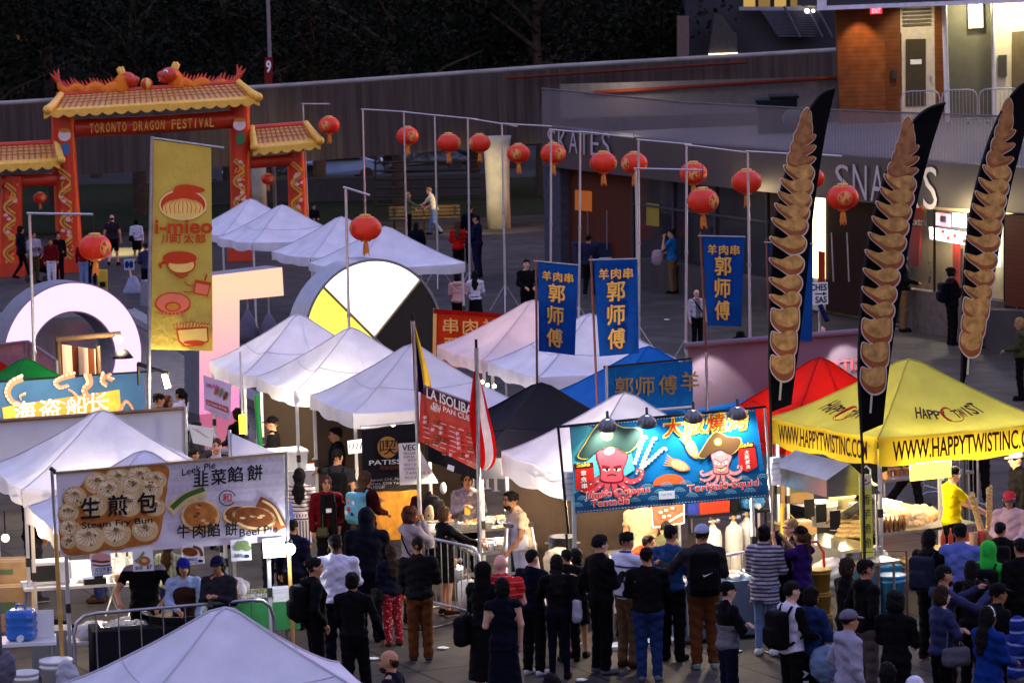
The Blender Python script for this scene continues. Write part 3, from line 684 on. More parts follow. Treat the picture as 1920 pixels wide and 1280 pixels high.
for i in range(24):
 for j in range(4):b=MB();pl.rect(b,-350+i*72,-60+j*55,-310+i*72,-30+j*55,mat('dark_pane',(.012,.013,.016),.2),.05);b.build('window',parent=ob)
b=MB();pl.rect(b,24,60,70,76,glow('amber_window',(120,80,20),.05),.1);b.build('lit_window',parent=ob)
cblk=mat('tower_concrete',(.05,.045,.045),.9,var=.15,nscale=.1)
b=MB()
for x,y,dx,dy,hh in((-62,-52,84,16,99),(60,-50,80,16,79),(0,-22,150,24,7.2),(-175,60,40,190,75),(165,70,40,190,70),(-110,262,150,30,80),(60,268,160,30,95)):b.box((x,y,hh/2),(dx,dy,hh),cblk)
b.build('unseen_city_blocks',loc=(0,0,0),kind='structure')  # towers out of view around the square, added to block low sky light
c=V(508,165,138);b=MB();b.tube([(c.x,c.y,0),(c.x,c.y,11)],.075,mat('white_pole',(.16,.15,.15),.5),10);sp_=b.build('banner_pole',label='pale street pole with a red banner rising behind the walkway',cat='street pole')
b=MB();pl=VP((495,140),137.8,(515,140),137.8);pl.slab(b,[(496,108),(511,107),(511,160),(496,161)],mat('banner_red',(.14,.012,.012),.7),.02);pl.text(b,'9',(499,136),(508,136),22,paper,.01,.03);b.build('banner',parent=sp_)
# ================================================================== grey stair block and pale slab at the upper right
greyc=mat('grey_panel',(.035,.035,.042),.8,var=.15,nscale=.6)
t=slab_thing('stair_block','grey concrete block with an outside stair and a row of lit windows','building',[(1285,-200),(1570,-200),(1570,112),(1285,128)],150,8,greyc)
pl=VP((1290,60),149.6,(1580,60),149.6)
for k,x in enumerate((1394,1422,1452,1482,1510)):b=MB();pl.rect(b,x,-40,x+22,13,mat('amber_pane_%d'%(k%2),(.05,.03,.01),.3,var=.5,nscale=3,emit=(.05,.02)[k%2],ecol=(1,.6,.15)),.02);b.build('window',parent=t)
b=MB();pl.slab(b,[(1386,13),(1535,13),(1535,20),(1386,20)],mat('grey_trim',(.2,.2,.23),.6),.3,.3);b.build('window_sill',parent=t)
b=MB();stm=mat('stair_treads',(.06,.06,.08),.8)
for k in range(11):
 x0=1428+k*3;y0=20+k*4.6;pl.slab(b,[(x0,y0),(x0+112-k*4,y0+1),(x0+112-k*4,y0+3.2),(x0,y0+3.2)],stm,.5,.5)
for x in(0,42,60):b.tube([pl.at(1470+x,12,.7),pl.at(1500+x,70,.7)],.06,stm,6)
b.build('stair',parent=t)
for x,q in((1513,.09),(1525,.06)):b=MB();b.ball(pl.at(x,21,.8),q,glow('lampwhite',(255,240,220),2));b.build('wall_lamp',parent=t)
b=MB();pl.slab(b,[(1340,25),(1356,30),(1374,58),(1382,62),(1382,98),(1328,102)],mat('pale_slab',(.05,.045,.045),.8),.5,.6);pl.slab(b,[(1270,30),(1292,30),(1292,108),(1270,110)],mat('brown_slab',(.13,.09,.08),.8),.5,.6);b.build('side_wall',parent=t)
b=MB();pl.slab(b,[(1329,101),(1383,99),(1383,106),(1329,108)],glow('slot_light',(255,235,190),.3),.1,.75);b.build('strip_light',parent=t)
# ================================================================== snack and skate building (wall seen at a slant), roof terrace, pavilion
W0,W1=G(1022,500),G(1990,665)
WP=VP((1022,500),W0.y,(1990,665),W1.y);WP.a=W0;WP.d=(W1-W0).normalized();WP.n=Vector((WP.d.y,-WP.d.x,0));WP.n=WP.n if WP.n.dot(CAM-W0)>0 else-WP.n
fasc=mat('fascia_metal',(.05,.047,.052),.45,.2,var=.12,nscale=.8)
redclad,rt_,rb_=nodes_of('red_brown_cladding');MATS['redclad']=redclad
_t=rt_.nodes.new('ShaderNodeTexCoord');_s=rt_.nodes.new('ShaderNodeSeparateXYZ');rt_.links.new(_t.outputs['Object'],_s.inputs[0])
_a=rt_.nodes.new('ShaderNodeMath');_a.operation='MULTIPLY';_a.inputs[1].default_value=9;rt_.links.new(_s.outputs['Z'],_a.inputs[0]);_f=rt_.nodes.new('ShaderNodeMath');_f.operation='FRACT';rt_.links.new(_a.outputs[0],_f.inputs[0])
_r=rt_.nodes.new('ShaderNodeValToRGB');_r.color_ramp.elements[0].color=(.03,.01,.007,1);_r.color_ramp.elements[1].position=.14;_r.color_ramp.elements[1].color=(.09,.024,.013,1);rt_.links.new(_f.outputs[0],_r.inputs[0]);rt_.links.new(_r.outputs[0],rb_.inputs['Base Color']);rb_.inputs['Roughness'].default_value=.6
kb=thing('pavilion_building','long low building with SKATES and SNACKS lettering, glass front and roof terrace','building',W0)
darkgl=mat('dark_glass',(.02,.022,.026),.07,var=0);darkwall=mat('dark_wall',(.03,.022,.02),.8)
b=MB()
WP.slab(b,[(1016,236),(1280,268),(1600,293),(1990,320),(1990,404),(1600,378),(1280,343),(1016,311)],fasc,.5,.5);b.build('fascia',parent=kb)
b=MB();silver=mat('sign_silver',(.46,.45,.5),.4,.3,var=0)
def letters(word,x0,x1,ya,yb,h0,h1):
 xs=np.linspace(x0,x1,len(word)+1)
 for i,ch in enumerate(word):
  f0,f1=i/len(word),(i+.78)/len(word);xa,xb=x0+(x1-x0)*f0,x0+(x1-x0)*f1
  o=WP.at(xa,ya+(yb-ya)*f0,.56);ux=WP.at(xb,ya+(yb-ya)*f1,.56)-o;hh=h0+(h1-h0)*f0;uy=WP.at(xa,ya+(yb-ya)*f0-hh,.56)-o
  text3(b,ch,o,ux,uy,silver,-.004)
letters('SKATES',1026,1148,281,296,39,47);letters('SNACKS',1566,1764,367,396,60,84);b.build('lettering',parent=kb)
def wl(name,pts,m,off=0.0,th=.25,par=None):q=MB();WP.slab(q,pts,m,th,off);return q.build(name,parent=par or kb)
wl('end_pier',[(1018,300),(1050,305),(1052,514),(1022,510)],mat('bluish_concrete',(.06,.06,.08),.8,var=.2),.3,.5)
wl('wall',[(1050,305),(1184,320),(1186,535),(1052,512)],redclad)
b=MB();WP.rect(b,1078,356,1110,394,glow('amber_interior',(150,78,30),.06),.03,3);b.build('lit_window',parent=kb)
for x in(1102,1138):b=MB();b.tube([WP.at(x,395,.12),WP.at(x,468,.12)],.02,steel,6);b.build('door_handle',parent=kb)
wl('glass_front',[(1184,320),(1440,352),(1440,560),(1186,520)],darkgl)
for x in(1186,1262,1340,1438):b=MB();b.tube([WP.at(x,322+(x-1184)*.12,.05),WP.at(x+1,490+(x-1184)*.17,.05)],.05,mat('mullion',(.05,.05,.06),.5),6);b.build('mullion',parent=kb)
b=MB();WP.slab(b,[(1186,380),(1440,415),(1440,419),(1186,384)],mat('mullion',(.05,.05,.06),.5),.08,.06);b.build('transom',parent=kb)
b=MB();WP.rect(b,1212,380,1236,422,glow('dim_yellow',(120,105,45),.015),.03,3);b.build('painted_reflection',parent=kb)  # glowing patch painted on the glass as a reflection
b=MB();WP.slab(b,[(1192,484),(1440,528),(1440,596),(1192,548)],mat('plinth_concrete',(.06,.052,.05),.85,var=.2,nscale=1),.5,.5);b.build('plinth',parent=kb)
wl('wall_dark',[(1440,352),(1522,364),(1522,575),(1440,560)],darkwall)
b=MB();WP.rect(b,1524,364,1547,520,glow('pale_doorway',(255,236,170),.55),.02,3)
WP.rect(b,1534,470,1547,560,mat('red_counter',(.3,.02,.015),.5),.03,2);b.build('doorway',parent=kb)
wl('doorway_backing',[(1522,364),(1548,368),(1548,585),(1522,580)],mat('pale_wall',(.4,.36,.26),.8),-.02)
wl('door',[(1548,368),(1650,384),(1650,600),(1548,582)],mat('dark_timber',(.02,.008,.006),.6,var=.2))
for x in(1559,1588):b=MB();b.tube([WP.at(x,436,.1),WP.at(x+4,528,.1)],.025,steel,6);b.build('door_handle',parent=kb)
wl('wall_infill',[(1650,384),(1690,388),(1690,608),(1650,600)],darkwall)
KI=VP((1700,500),W0.y,(1880,500),W1.y);KI.a=WP.a-WP.n*2.2;KI.n=WP.n;KI.d=WP.d
b=MB();KI.slab(b,[(1660,370),(1900,400),(1900,580),(1660,560)],mat('cream_interior',(.55,.44,.24),.8,var=.1),.1)
KI.slab(b,[(1670,380),(1728,388),(1722,500),(1668,500)],mat('red_interior',(.5,.04,.02),.6),.05,.2);KI.slab(b,[(1786,455),(1798,457),(1796,560),(1786,560)],mat('red_interior',(.5,.04,.02),.6),.05,.2)
b.build('kiosk_interior',parent=kb)
b=MB();KI.text(b,'& Extra',(1694,420),(1738,424),14,paper,.3,.02);b.build('wall_lettering',parent=kb)
b=MB();KI.slab(b,[(1738,393),(1812,400),(1812,432),(1738,424)],blackp,.08,.5)
KI.rect(b,1752,398,1783,422,glow('screen_pink',(240,90,110),.5),.52,4);KI.rect(b,1762,403,1774,416,blackp,.53,2)
for k in range(5):KI.rect(b,1753+k*2.2,399,1754+k*2.2,422,paper,.53,0)
KI.rect(b,1786,399,1812,424,glow('screen_white',(235,245,255),.9),.52,3);b.build('menu_screen',parent=kb)
b=MB();KI.slab(b,[(1742,426),(1816,438),(1814,460),(1744,448)],glow('menu_white',(225,228,240),.75),.06,.7)
for x,y in((1768,434),(1790,442),(1808,452),(1778,446)):KI.ell(b,x,y,4,4,mat('red_interior',(.5,.04,.02),.6),.72)
for k in range(5):KI.rect(b,1747+k*13,440+k*2,1754+k*13,441.5+k*2,mat('printgrey',(.2,.2,.3),.7),.72,1)
b.build('menu_board',parent=kb)
b=MB();KI.slab(b,[(1846,400),(1872,404),(1872,500),(1846,496)],glow('blue_white',(200,220,235),.5),.05,.3);b.build('drinks_fridge',parent=kb)
wl('counter_wall',[(1690,540),(1884,566),(1884,655),(1690,626)],mat('plinth_dark',(.09,.075,.07),.85,var=.2),.15,.3)
gm_,gt_,gb_=nodes_of('kiosk_glass');gb_.inputs['Base Color'].default_value=(.1,.11,.12,1);gb_.inputs['Roughness'].default_value=.05;gb_.inputs['Alpha'].default_value=.18;gb_.inputs['Specular IOR Level'].default_value=.4
wl('kiosk_window',[(1690,388),(1884,404),(1884,566),(1690,540)],gm_,.05,.02)
for x in(1690,1752,1818,1884):b=MB();b.tube([WP.at(x,388+(x-1690)*.08,.08),WP.at(x,542+(x-1690)*.13,.08)],.035,blackm,6);b.build('mullion',parent=kb)
wl('cladding',[(1884,402),(1990,408),(1990,588),(1884,572)],redclad,.3,.5)
b=MB();WP.slab(b,[(1824,580),(1990,586),(1990,680),(1824,652)],mat('plinth_concrete',(.06,.052,.05),.85,var=.2,nscale=1),.6,.9);b.build('plinth',parent=kb)
zd=WP.at(1500,288).z;deckm=mat('deck_paving',(.13,.118,.125),.6,var=.12,nscale=.5)
bk=-WP.n*36
b=MB();b.prism([Vector((p.x,p.y,zd))for p in(WP.at(1016,240),WP.at(1990,320),WP.at(1990,320)+bk,WP.at(1016,240)+bk)],(0,0,-.3),deckm);b.build('terrace_deck',parent=kb)
bm_,bt_,bb_=nodes_of('pinstripe_mesh')
_t=bt_.nodes.new('ShaderNodeTexCoord');_s=bt_.nodes.new('ShaderNodeSeparateXYZ');bt_.links.new(_t.outputs['Object'],_s.inputs[0])
_a=bt_.nodes.new('ShaderNodeMath');_a.operation='MULTIPLY';_a.inputs[1].default_value=6.5;bt_.links.new(_s.outputs['Y'],_a.inputs[0]);_f=bt_.nodes.new('ShaderNodeMath');_f.operation='FRACT';bt_.links.new(_a.outputs[0],_f.inputs[0])
_r=bt_.nodes.new('ShaderNodeValToRGB');_r.color_ramp.interpolation='CONSTANT';_r.color_ramp.elements[0].color=(.55,.55,.55,1);_r.color_ramp.elements[1].position=.4;_r.color_ramp.elements[1].color=(.2,.2,.2,1)
bt_.links.new(_f.outputs[0],_r.inputs[0]);bt_.links.new(_r.outputs[0],bb_.inputs['Alpha']);bb_.inputs['Base Color'].default_value=(.2,.185,.2,1);bb_.inputs['Roughness'].default_value=.3
q=MB();WP.slab(q,[(1016,166),(1280,192),(1600,208),(1990,222),(1990,322),(1600,294),(1280,269),(1016,237)],bm_,.03,.46);bal=q.build('balustrade',parent=kb)
q=MB();q.tube([WP.at(1016,166,.46),WP.at(1280,192,.46),WP.at(1600,208,.46),WP.at(1990,222,.46)],.025,mat('dull_rail',(.1,.1,.11),.5),6);q.build('top_rail',parent=bal)
q=MB();q.tube([V(1112,174,112),V(1568,146,112)],.07,redm,6);q.box(V(1340,182,112.3),(10.0,.15,1.1),mat('ribbed_grey',(.1,.09,.09),.7));q.build('terrace_parapet',parent=kb)
YP=112;pv=thing('rooftop_pavilion','timber clad rooftop pavilion with a white door under a flat white edged roof','building',(V(1700,215,YP).x,YP,zd))
PP=VP((1560,100),YP,(1990,100),YP)
cedar,ct_,cb_=nodes_of('cedar_boards');_t=ct_.nodes.new('ShaderNodeTexCoord');_s=ct_.nodes.new('ShaderNodeSeparateXYZ');ct_.links.new(_t.outputs['Object'],_s.inputs[0])
_a=ct_.nodes.new('ShaderNodeMath');_a.operation='MULTIPLY';_a.inputs[1].default_value=7;ct_.links.new(_s.outputs['Z'],_a.inputs[0]);_f=ct_.nodes.new('ShaderNodeMath');_f.operation='FRACT';ct_.links.new(_a.outputs[0],_f.inputs[0])
_r=ct_.nodes.new('ShaderNodeValToRGB');_r.color_ramp.elements[0].color=(.04,.012,.005,1);_r.color_ramp.elements[1].position=.12;_r.color_ramp.elements[1].color=(.15,.05,.016,1);ct_.links.new(_f.outputs[0],_r.inputs[0])
_n=ct_.nodes.new('ShaderNodeTexNoise');_n.inputs['Scale'].default_value=3;_h=ct_.nodes.new('ShaderNodeHueSaturation');ct_.links.new(_t.outputs['Object'],_n.inputs['Vector']);ct_.links.new(_r.outputs[0],_h.inputs['Color']);ct_.links.new(_n.outputs['Fac'],_h.inputs['Value']);_h.inputs['Value'].default_value=1
_mr=ct_.nodes.new('ShaderNodeMapRange');_mr.inputs[3].default_value=.5;_mr.inputs[4].default_value=1.5;ct_.links.new(_n.outputs['Fac'],_mr.inputs[0]);ct_.links.new(_mr.outputs[0],_h.inputs['Value']);ct_.links.new(_h.outputs[0],cb_.inputs['Base Color'])
def pw(name,pts,m,off=0,th=.3,par=None):q=MB();PP.slab(q,pts,m,th,off);return q.build(name,parent=par or pv)
pw('timber_wall',[(1567,10),(1660,8),(1660,232),(1575,232)],cedar,.4,.4)
pw('timber_wall',[(1660,8),(1688,8),(1690,232),(1660,232)],cedar,.0)
pw('louvre_panel',[(1688,8),(1752,5),(1752,60),(1688,62)],mat('cream_metal',(.5,.44,.33),.5))
b=MB();[PP.slab(b,[(1693,17+k*7),(1746,15+k*7),(1746,19+k*7),(1693,21+k*7)],mat('louvre_dark',(.1,.085,.06),.6),.1,.1)for k in range(5)];b.build('louvre',parent=pv)
dr=pw('door',[(1690,62),(1752,60),(1754,232),(1692,232)],mat('cream_metal',(.5,.44,.33),.5),.02)
b=MB();PP.rect(b,1698,74,1736,200,mat('door_pane',(.05,.04,.02),.25),.05,-1);b.build('pane',parent=dr)
b=MB();PP.rect(b,1707,112,1728,121,paper,.07,-.5);b.build('notice',parent=dr)
b=MB();b.tube([PP.at(1745,142,.1),PP.at(1745,152,.1)],.03,steel,6);b.build('handle',parent=dr)
pw('timber_wall',[(1752,5),(1772,4),(1776,232),(1754,232)],cedar,.0)
b=MB();PP.slab(b,[(1672,132),(1682,132),(1682,148),(1672,148)],blackp,.1,.15);b.build('call_box',parent=pv)
b=MB();b.tube([PP.at(1770,-2,1.2),PP.at(1777,236,1.2)],.085,mat('white_steel',(.55,.53,.53),.4),12);b.build('post',parent=pv)
pw('hall_wall',[(1776,4),(1866,0),(1868,232),(1778,232)],mat('hall_dark',(.09,.085,.06),.7),-1.5)
b=MB();PP.slab(b,[(1815,4),(1842,3),(1844,52),(1816,54)],mat('hall_pale',(.5,.47,.3),.7),.1,-1.3);b.build('hall_panel',parent=pv)
pw('glazing',[(1778,6),(1862,2),(1864,232),(1780,232)],gm_,.0,.02)
b=MB();b.tube([PP.at(1862,-2,.1),PP.at(1865,230,.1)],.07,mat('white_steel',(.55,.53,.53),.4),8);b.build('post',parent=pv)
pw('cream_wall',[(1866,-20),(1995,-25),(1995,232),(1868,232)],mat('cream_wall',(.62,.56,.38),.7,var=.06),-.6)
b=MB();PP.slab(b,[(1872,104),(1888,103),(1888,144),(1872,145)],mat('dark_panel',(.06,.06,.05),.5),.1,-.45);PP.slab(b,[(1898,60),(1930,58),(1930,165),(1898,166)],mat('dark_door',(.13,.1,.05),.6),.1,-.45);b.build('wall_panel',parent=pv)
rf=pw('roof',[(1540,-140),(1995,-160),(1995,-6),(1540,12)],mat('roof_dark',(.04,.04,.05),.6),2.0,9)
b=MB();wtrim=mat('white_trim',(.6,.58,.64),.5)
PP.slab(b,[(1533,12),(1995,-6),(1995,2),(1533,20)],wtrim,.2,2.1);PP.slab(b,[(1533,-30),(1550,-31),(1550,12),(1533,12)],wtrim,.2,2.1);b.build('roof_edge',parent=rf)
b=MB();PP.slab(b,[(1632,15),(1654,14),(1654,26),(1632,27)],mat('exit_box',(.25,.01,.02),.5,emit=.12,ecol=(1,.05,.08)),.1,1.0);PP.text(b,'EXIT',(1635,25),(1651,24.5),8,glow('exit_red',(255,60,70),1.6),1.02,.02);b.build('exit_sign',parent=pv)
lamp('pavilion_downlight',PP.at(1615,22,1.1),55,(1,.62,.28),.1,75,PP.at(1612,120,.3));lamp('pavilion_door_light',PP.at(1715,12,1.6),50,(1,.85,.6),.1,100,PP.at(1715,120,0))
lamp('hall_light',PP.at(1826,14,-.7),90,(1,.9,.55),.1);lamp('cream_hall_light',PP.at(1905,10,.5),85,(1,.88,.6),.15)
lamp('kiosk_light',KI.at(1770,395,1.0),150,(1,.85,.65),.2);lamp('soffit_light',WP.at(1690,395,1.6),45,(1,.75,.4),.15);lamp('soffit_glow',WP.at(1350,360,1.2),12,(1,.72,.4),.15)
lamp('terrace_light',WP.at(1180,240,-3)+Vector((0,0,1.5)),30,(1,.8,.6),.2)
def bin_(px,py,Y,rgb,label,sc=1.0):
 c=V(px,py,Y);c.z=zd;b=MB();m=mat('bin_%d%d%d'%rgb,lin(rgb),.6)
 b.box(c+Vector((0,0,.5*sc)),(.6*sc,.6*sc,.95*sc),m,taper=1.18);t=b.build('wheelie_bin',label=label,cat='bin',group='bins on the roof terrace')
 b=MB();b.box(c+Vector((0,0,1.02*sc)),(.8*sc,.78*sc,.07),m,rx=R(4));b.build('lid',parent=t)
bin_(1440,215,106,(24,34,36),'dark green bin on the roof terrace behind the mesh');bin_(1470,212,106,(18,18,22),'black open bin piled with bags on the roof terrace',1.1)
c=V(1486,205,104);c.z=zd+.5;b=MB();b.ball(c,(.32,.28,.3),mat('grey_bag',(.07,.07,.075),.5,bump=.6,bscale=8));b.build('rubbish_bag',label='pale rubbish bag beside the bins on the roof terrace',cat='bag')
# ================================================================== steel crowd barriers
def barrier(a,c,label,hgt=1.1,nb=14,cloth=None,z0=0.0):
 a=Vector(a);c=Vector(c);d=c-a;L=d.length;d.normalize();t=thing('crowd_barrier',label,'barrier',(a+c)/2,'steel crowd barriers')
 pt=lambda s,z:a+d*s+Vector((0,0,z+z0));b=MB();r_=.12
 loop=[pt(0,.12),pt(0,hgt-.25),pt(.04,hgt-.1),pt(.14,hgt-.02),pt(.3,hgt),pt(L-.3,hgt),pt(L-.14,hgt-.02),pt(L-.04,hgt-.1),pt(L,hgt-.25),pt(L,.12)]
 b.tube(loop,.022,steel,8);b.tube([pt(0,.2),pt(L,.2)],.018,steel,8);b.build('frame',parent=t)
 for k in range(1,nb):b=MB();b.tube([pt(L*k/nb,.2),pt(L*k/nb,hgt-.01)],.009,steel,6,cap=False);b.build('bar',parent=t)
 pp=Vector((-d.y,d.x,0))
 for s in(.25,L-.25):b=MB();b.tube([pt(s,.03)-pp*.3,pt(s,.12)-pp*.1,pt(s,.12)+pp*.1,pt(s,.03)+pp*.3],.018,steel,6);b.build('foot',parent=t)
 return t
for k,(x0,x1,lb)in enumerate(((1690,1762,'crowd barrier standing before the white pavilion door'),(1766,1832,'crowd barrier on the terrace before the pavilion glazing'),(1836,1915,'crowd barrier on the terrace below the cream wall'))):
 a,c=V(x0,200,108),V(x1,200,108);a.z=c.z=zd;barrier(a,c,lb,1.1,10)
# ================================================================== inflatable festival arch
redv=mat('inflatable_red',(.62,.045,.012),.38,var=.1,nscale=1.5,bump=.15,bscale=3,trans=.15);tanv=mat('inflatable_tan',(.62,.33,.1),.45,var=.1);yelv=mat('inflatable_yellow',(.78,.45,.06),.4,var=.1);goldp=mat('gold_print',(.7,.36,.06),.5,var=.15);pinkp=mat('pale_pink_print',(.75,.4,.36),.5)
gate=thing('inflatable_arch','big red and gold inflatable festival arch topped by two dragons','arch',G(285,500))
GP=VP((125,500),113.6,(560,470),117.5)
u_=1/57.0
def pil(pts,r,name='pillar'):
 b=MB();b.tube([GP.at(x,y)for x,y in pts],[q*u_ for q in r],redv,20);o=b.build(name,parent=gate);return o
pillars=[pil([(132,508),(128,420),(122,320),(117,210)],[25,24,23,22]),pil([(452,492),(452,400),(450,300),(448,190)],[21,20,20,21]),pil([(20,518),(20,430),(22,330)],[22,22,20]),pil([(560,480),(558,380),(554,285)],[19,18,17])]
for x,y,w_,o in((132,505,48,pillars[0]),(452,490,44,pillars[1]),(18,515,54,pillars[2]),(562,476,42,pillars[3])):
 b=MB();c=GP.at(x,y);c.z=.22;b.box(c,(w_*u_*1.1,w_*u_*1.1,.44),redv,taper=.96);b.build('pillar_base',parent=o)
b=MB();b.tube([GP.at(134,241),GP.at(290,234),GP.at(436,224)],17*u_,redv,20);bmx=b.build('beam',parent=gate)
b=MB();
for k,ch in enumerate('TORONTO DRAGON FESTIVAL'):
 if ch==' ':continue
 xa=168+k*10.25;GP.text(b,ch,(xa,250-k*.52),(xa+7.6,249.6-k*.52),18,yelv,17.6*u_,.02)
b.build('lettering',parent=bmx)
b=MB();b.tube([GP.at(0,341),GP.at(110,336)],12*u_,redv,16);b.build('side_beam',parent=gate)
b=MB();b.tube([GP.at(466,306),GP.at(552,299)],11*u_,redv,16);b.build('side_beam',parent=gate)
def roof(xa,ya,xb,yb,exa,eya,exb,eyb,n,dep=.95,wrap=True):
 t_=MB();R0,R1=GP.at(xa,ya),GP.at(xb,yb);E0,E1=GP.at(exa,eya,dep),GP.at(exb,eyb,dep);nn=Vector(GP.n)
 gap=.035;stripe=mat('tile_lines',(.42,.13,.04),.5)
 vs=[];N=n*4
 for i in range(N+1):
  f=i/N;wv=.035*abs(math.sin(f*n*math.pi));r_=R0.lerp(R1,f);e_=E0.lerp(E1,f);m_=r_.lerp(e_,.62)-Vector((0,0,.06))
  vs+=[r_+nn*wv,m_+nn*wv,e_+nn*wv]
 fs=[]
 for i in range(N):
  for k in range(2):fs.append((3*i+k,3*i+3+k,3*i+4+k,3*i+1+k))
 t_.add(vs,[f for j,f in enumerate(fs)if(j%2)==0],tanv,True)
 t_.add(vs,[f for j,f in enumerate(fs)if(j%2)==1],yelv,True)
 for k in range(n+1):
  f=k/n;t_.tube([R0.lerp(R1,f)+nn*.05,R0.lerp(R1,f).lerp(E0.lerp(E1,f),.6)+nn*.06-Vector((0,0,.05))],.018,stripe,5)
 for k in range(1,4):
  f=k/4*.6;t_.tube([R0.lerp(E0,f)+nn*.05,R1.lerp(E1,f)+nn*.05],.012,stripe,5)
 B0,B1=R0-nn*.9+Vector((0,0,E0.z-R0.z)),R1-nn*.9+Vector((0,0,E1.z-R1.z))
 t_.add([R0,R1,B1,B0],[(0,1,2,3)],redv);t_.add([R0,E0,B0],[(0,1,2)],redv);t_.add([R1,E1,B1],[(0,2,1)],redv);t_.add([E0+Vector((0,0,-.0)),E1,B1,B0],[(0,3,2,1)],redv)
 sc=MB();vs=[]
 for i in range(N+1):
  f=i/N;e_=E0.lerp(E1,f)+nn*.04;vs+=[e_+Vector((0,0,.1)),e_-Vector((0,0,.05+.1*abs(math.cos(f*n*math.pi/2*1.0))))]
 sc.add(vs,[(2*i,2*i+2,2*i+3,2*i+1)for i in range(N)],yelv,True);sc.add([Vector(v)-nn*.05 for v in vs],[(2*i,2*i+1,2*i+3,2*i+2)for i in range(N)],yelv,True)
 ro=t_.build('roof',parent=gate);sc.build('scalloped_eave',parent=ro)
 rd=MB();rd.tube([R0-(R1-R0).normalized()*.1,R1+(R1-R0).normalized()*.1],.09,redv,10);rd.build('ridge',parent=ro)
 for P0,P1 in((R0,E0),(R1,E1)):
  c=MB();c.tube([P0+nn*.1,P0.lerp(P1,.55)+nn*.15,P0.lerp(P1,.85)+nn*.16+Vector((0,0,.08))],[.1,.13,.12],yelv,10);c.ball(P0.lerp(P1,.87)+nn*.16+Vector((0,0,.06)),.15,yelv);c.ball(P0+nn*.1,.11,yelv);c.build('corner_roll',parent=ro)
roof(112,178,446,155,82,214,486,190,34);roof(-60,275,104,267,-70,318,112,308,16,.75);roof(470,240,572,232,474,284,600,272,12,.75)
def dragon(px,py,sg,tail_dx):
 D=lambda x,y,o=0.0:GP.at(px+sg*x,py+y,-.1+o)
 b=MB();P=crom([D(0,6),D(-14,2),D(-30,8),D(-48,0),D(-66,8),D(-84,1),D(-100,8),D(-112,1),D(-118,-12)],5);n=len(P)
 scal=spots('dragon_scales',(214,120,40),(150,60,20),9,.18)
 b.tube(P,[.24*(1-.55*i/n)if i<n*.8 else .24*.56*(1-(i-n*.8)/(n*.2)*.8)for i in range(n)],scal,12);o=b.build('dragon_body',parent=gate)
 b=MB();b.tube([D(-2,8),D(2,-8),D(8,-14)],[.26,.27,.28],scal,12);b.ball(D(12,-14,.02),(.32,.3,.26),redv,14,10);b.tube([D(16,-13),D(27,-13.5),D(33,-12)],[.2,.16,.12],redv,10);b.tube([D(16,-6),D(25,-4),D(31,-4.5)],[.13,.1,.06],redv,10)
 for x in(24,28,31):b.tube([D(x,-9,.1),D(x,-6.5,.1)],[.025,.005],whitep,5)
 b.ball(D(19,-20,.2),.075,whitep);b.ball(D(20,-20,.27),.035,blackp);h_=b.build('dragon_head',parent=gate)
 for k,y in enumerate((0,5)):
  b=MB();b.tube([D(6-k*4,-22),D(3-k*5,-32),D(4-k*6,-39)],[.09,.09,.03],yelv,8);b.tube([D(3-k*5,-30),D(-2-k*5,-34)],[.07,.03],yelv,8);b.build('horn',parent=h_)
 b=MB();rs_=np.random.RandomState(3)
 for i in range(2,n,2):
  p=P[i];b.tube([p+Vector((0,0,.1)),p+Vector((-sg*.12,0,.32+.1*rs_.rand()))],[.08,.005],redv,6)
 for k in range(5):b.tube([D(-1-k,-8+k*4),D(-9-k,-12+k*4)],[.09,.005],yelv,6)
 b.tube([P[-1],P[-1]+Vector((-sg*.25,0,.25))],[.1,.01],redv,6);b.tube([P[-1],P[-1]+Vector((sg*.05,0,.4))],[.09,.01],redv,6);b.build('flame_spine',parent=o)
dragon(226,164,1,0);dragon(330,155,-1,0)
b=MB();c=GP.at(275,158)
for k in range(8):
 a0,a1=k*math.pi/4,(k+1)*math.pi/4;vs=[];M_=redv if k%2 else yelv
 for i in range(9):
  ph=-math.pi/2+math.pi*i/8
  for a in np.linspace(a0,a1,4):vs.append(c+Vector((.21*math.cos(ph)*math.cos(a),.21*math.cos(ph)*math.sin(a),.21*math.sin(ph))))
 b.add(vs,[(4*i+j,4*i+j+1,4*i+5+j,4*i+4+j)for i in range(8)for j in range(3)],M_,True)
b.build('striped_ball',parent=gate)
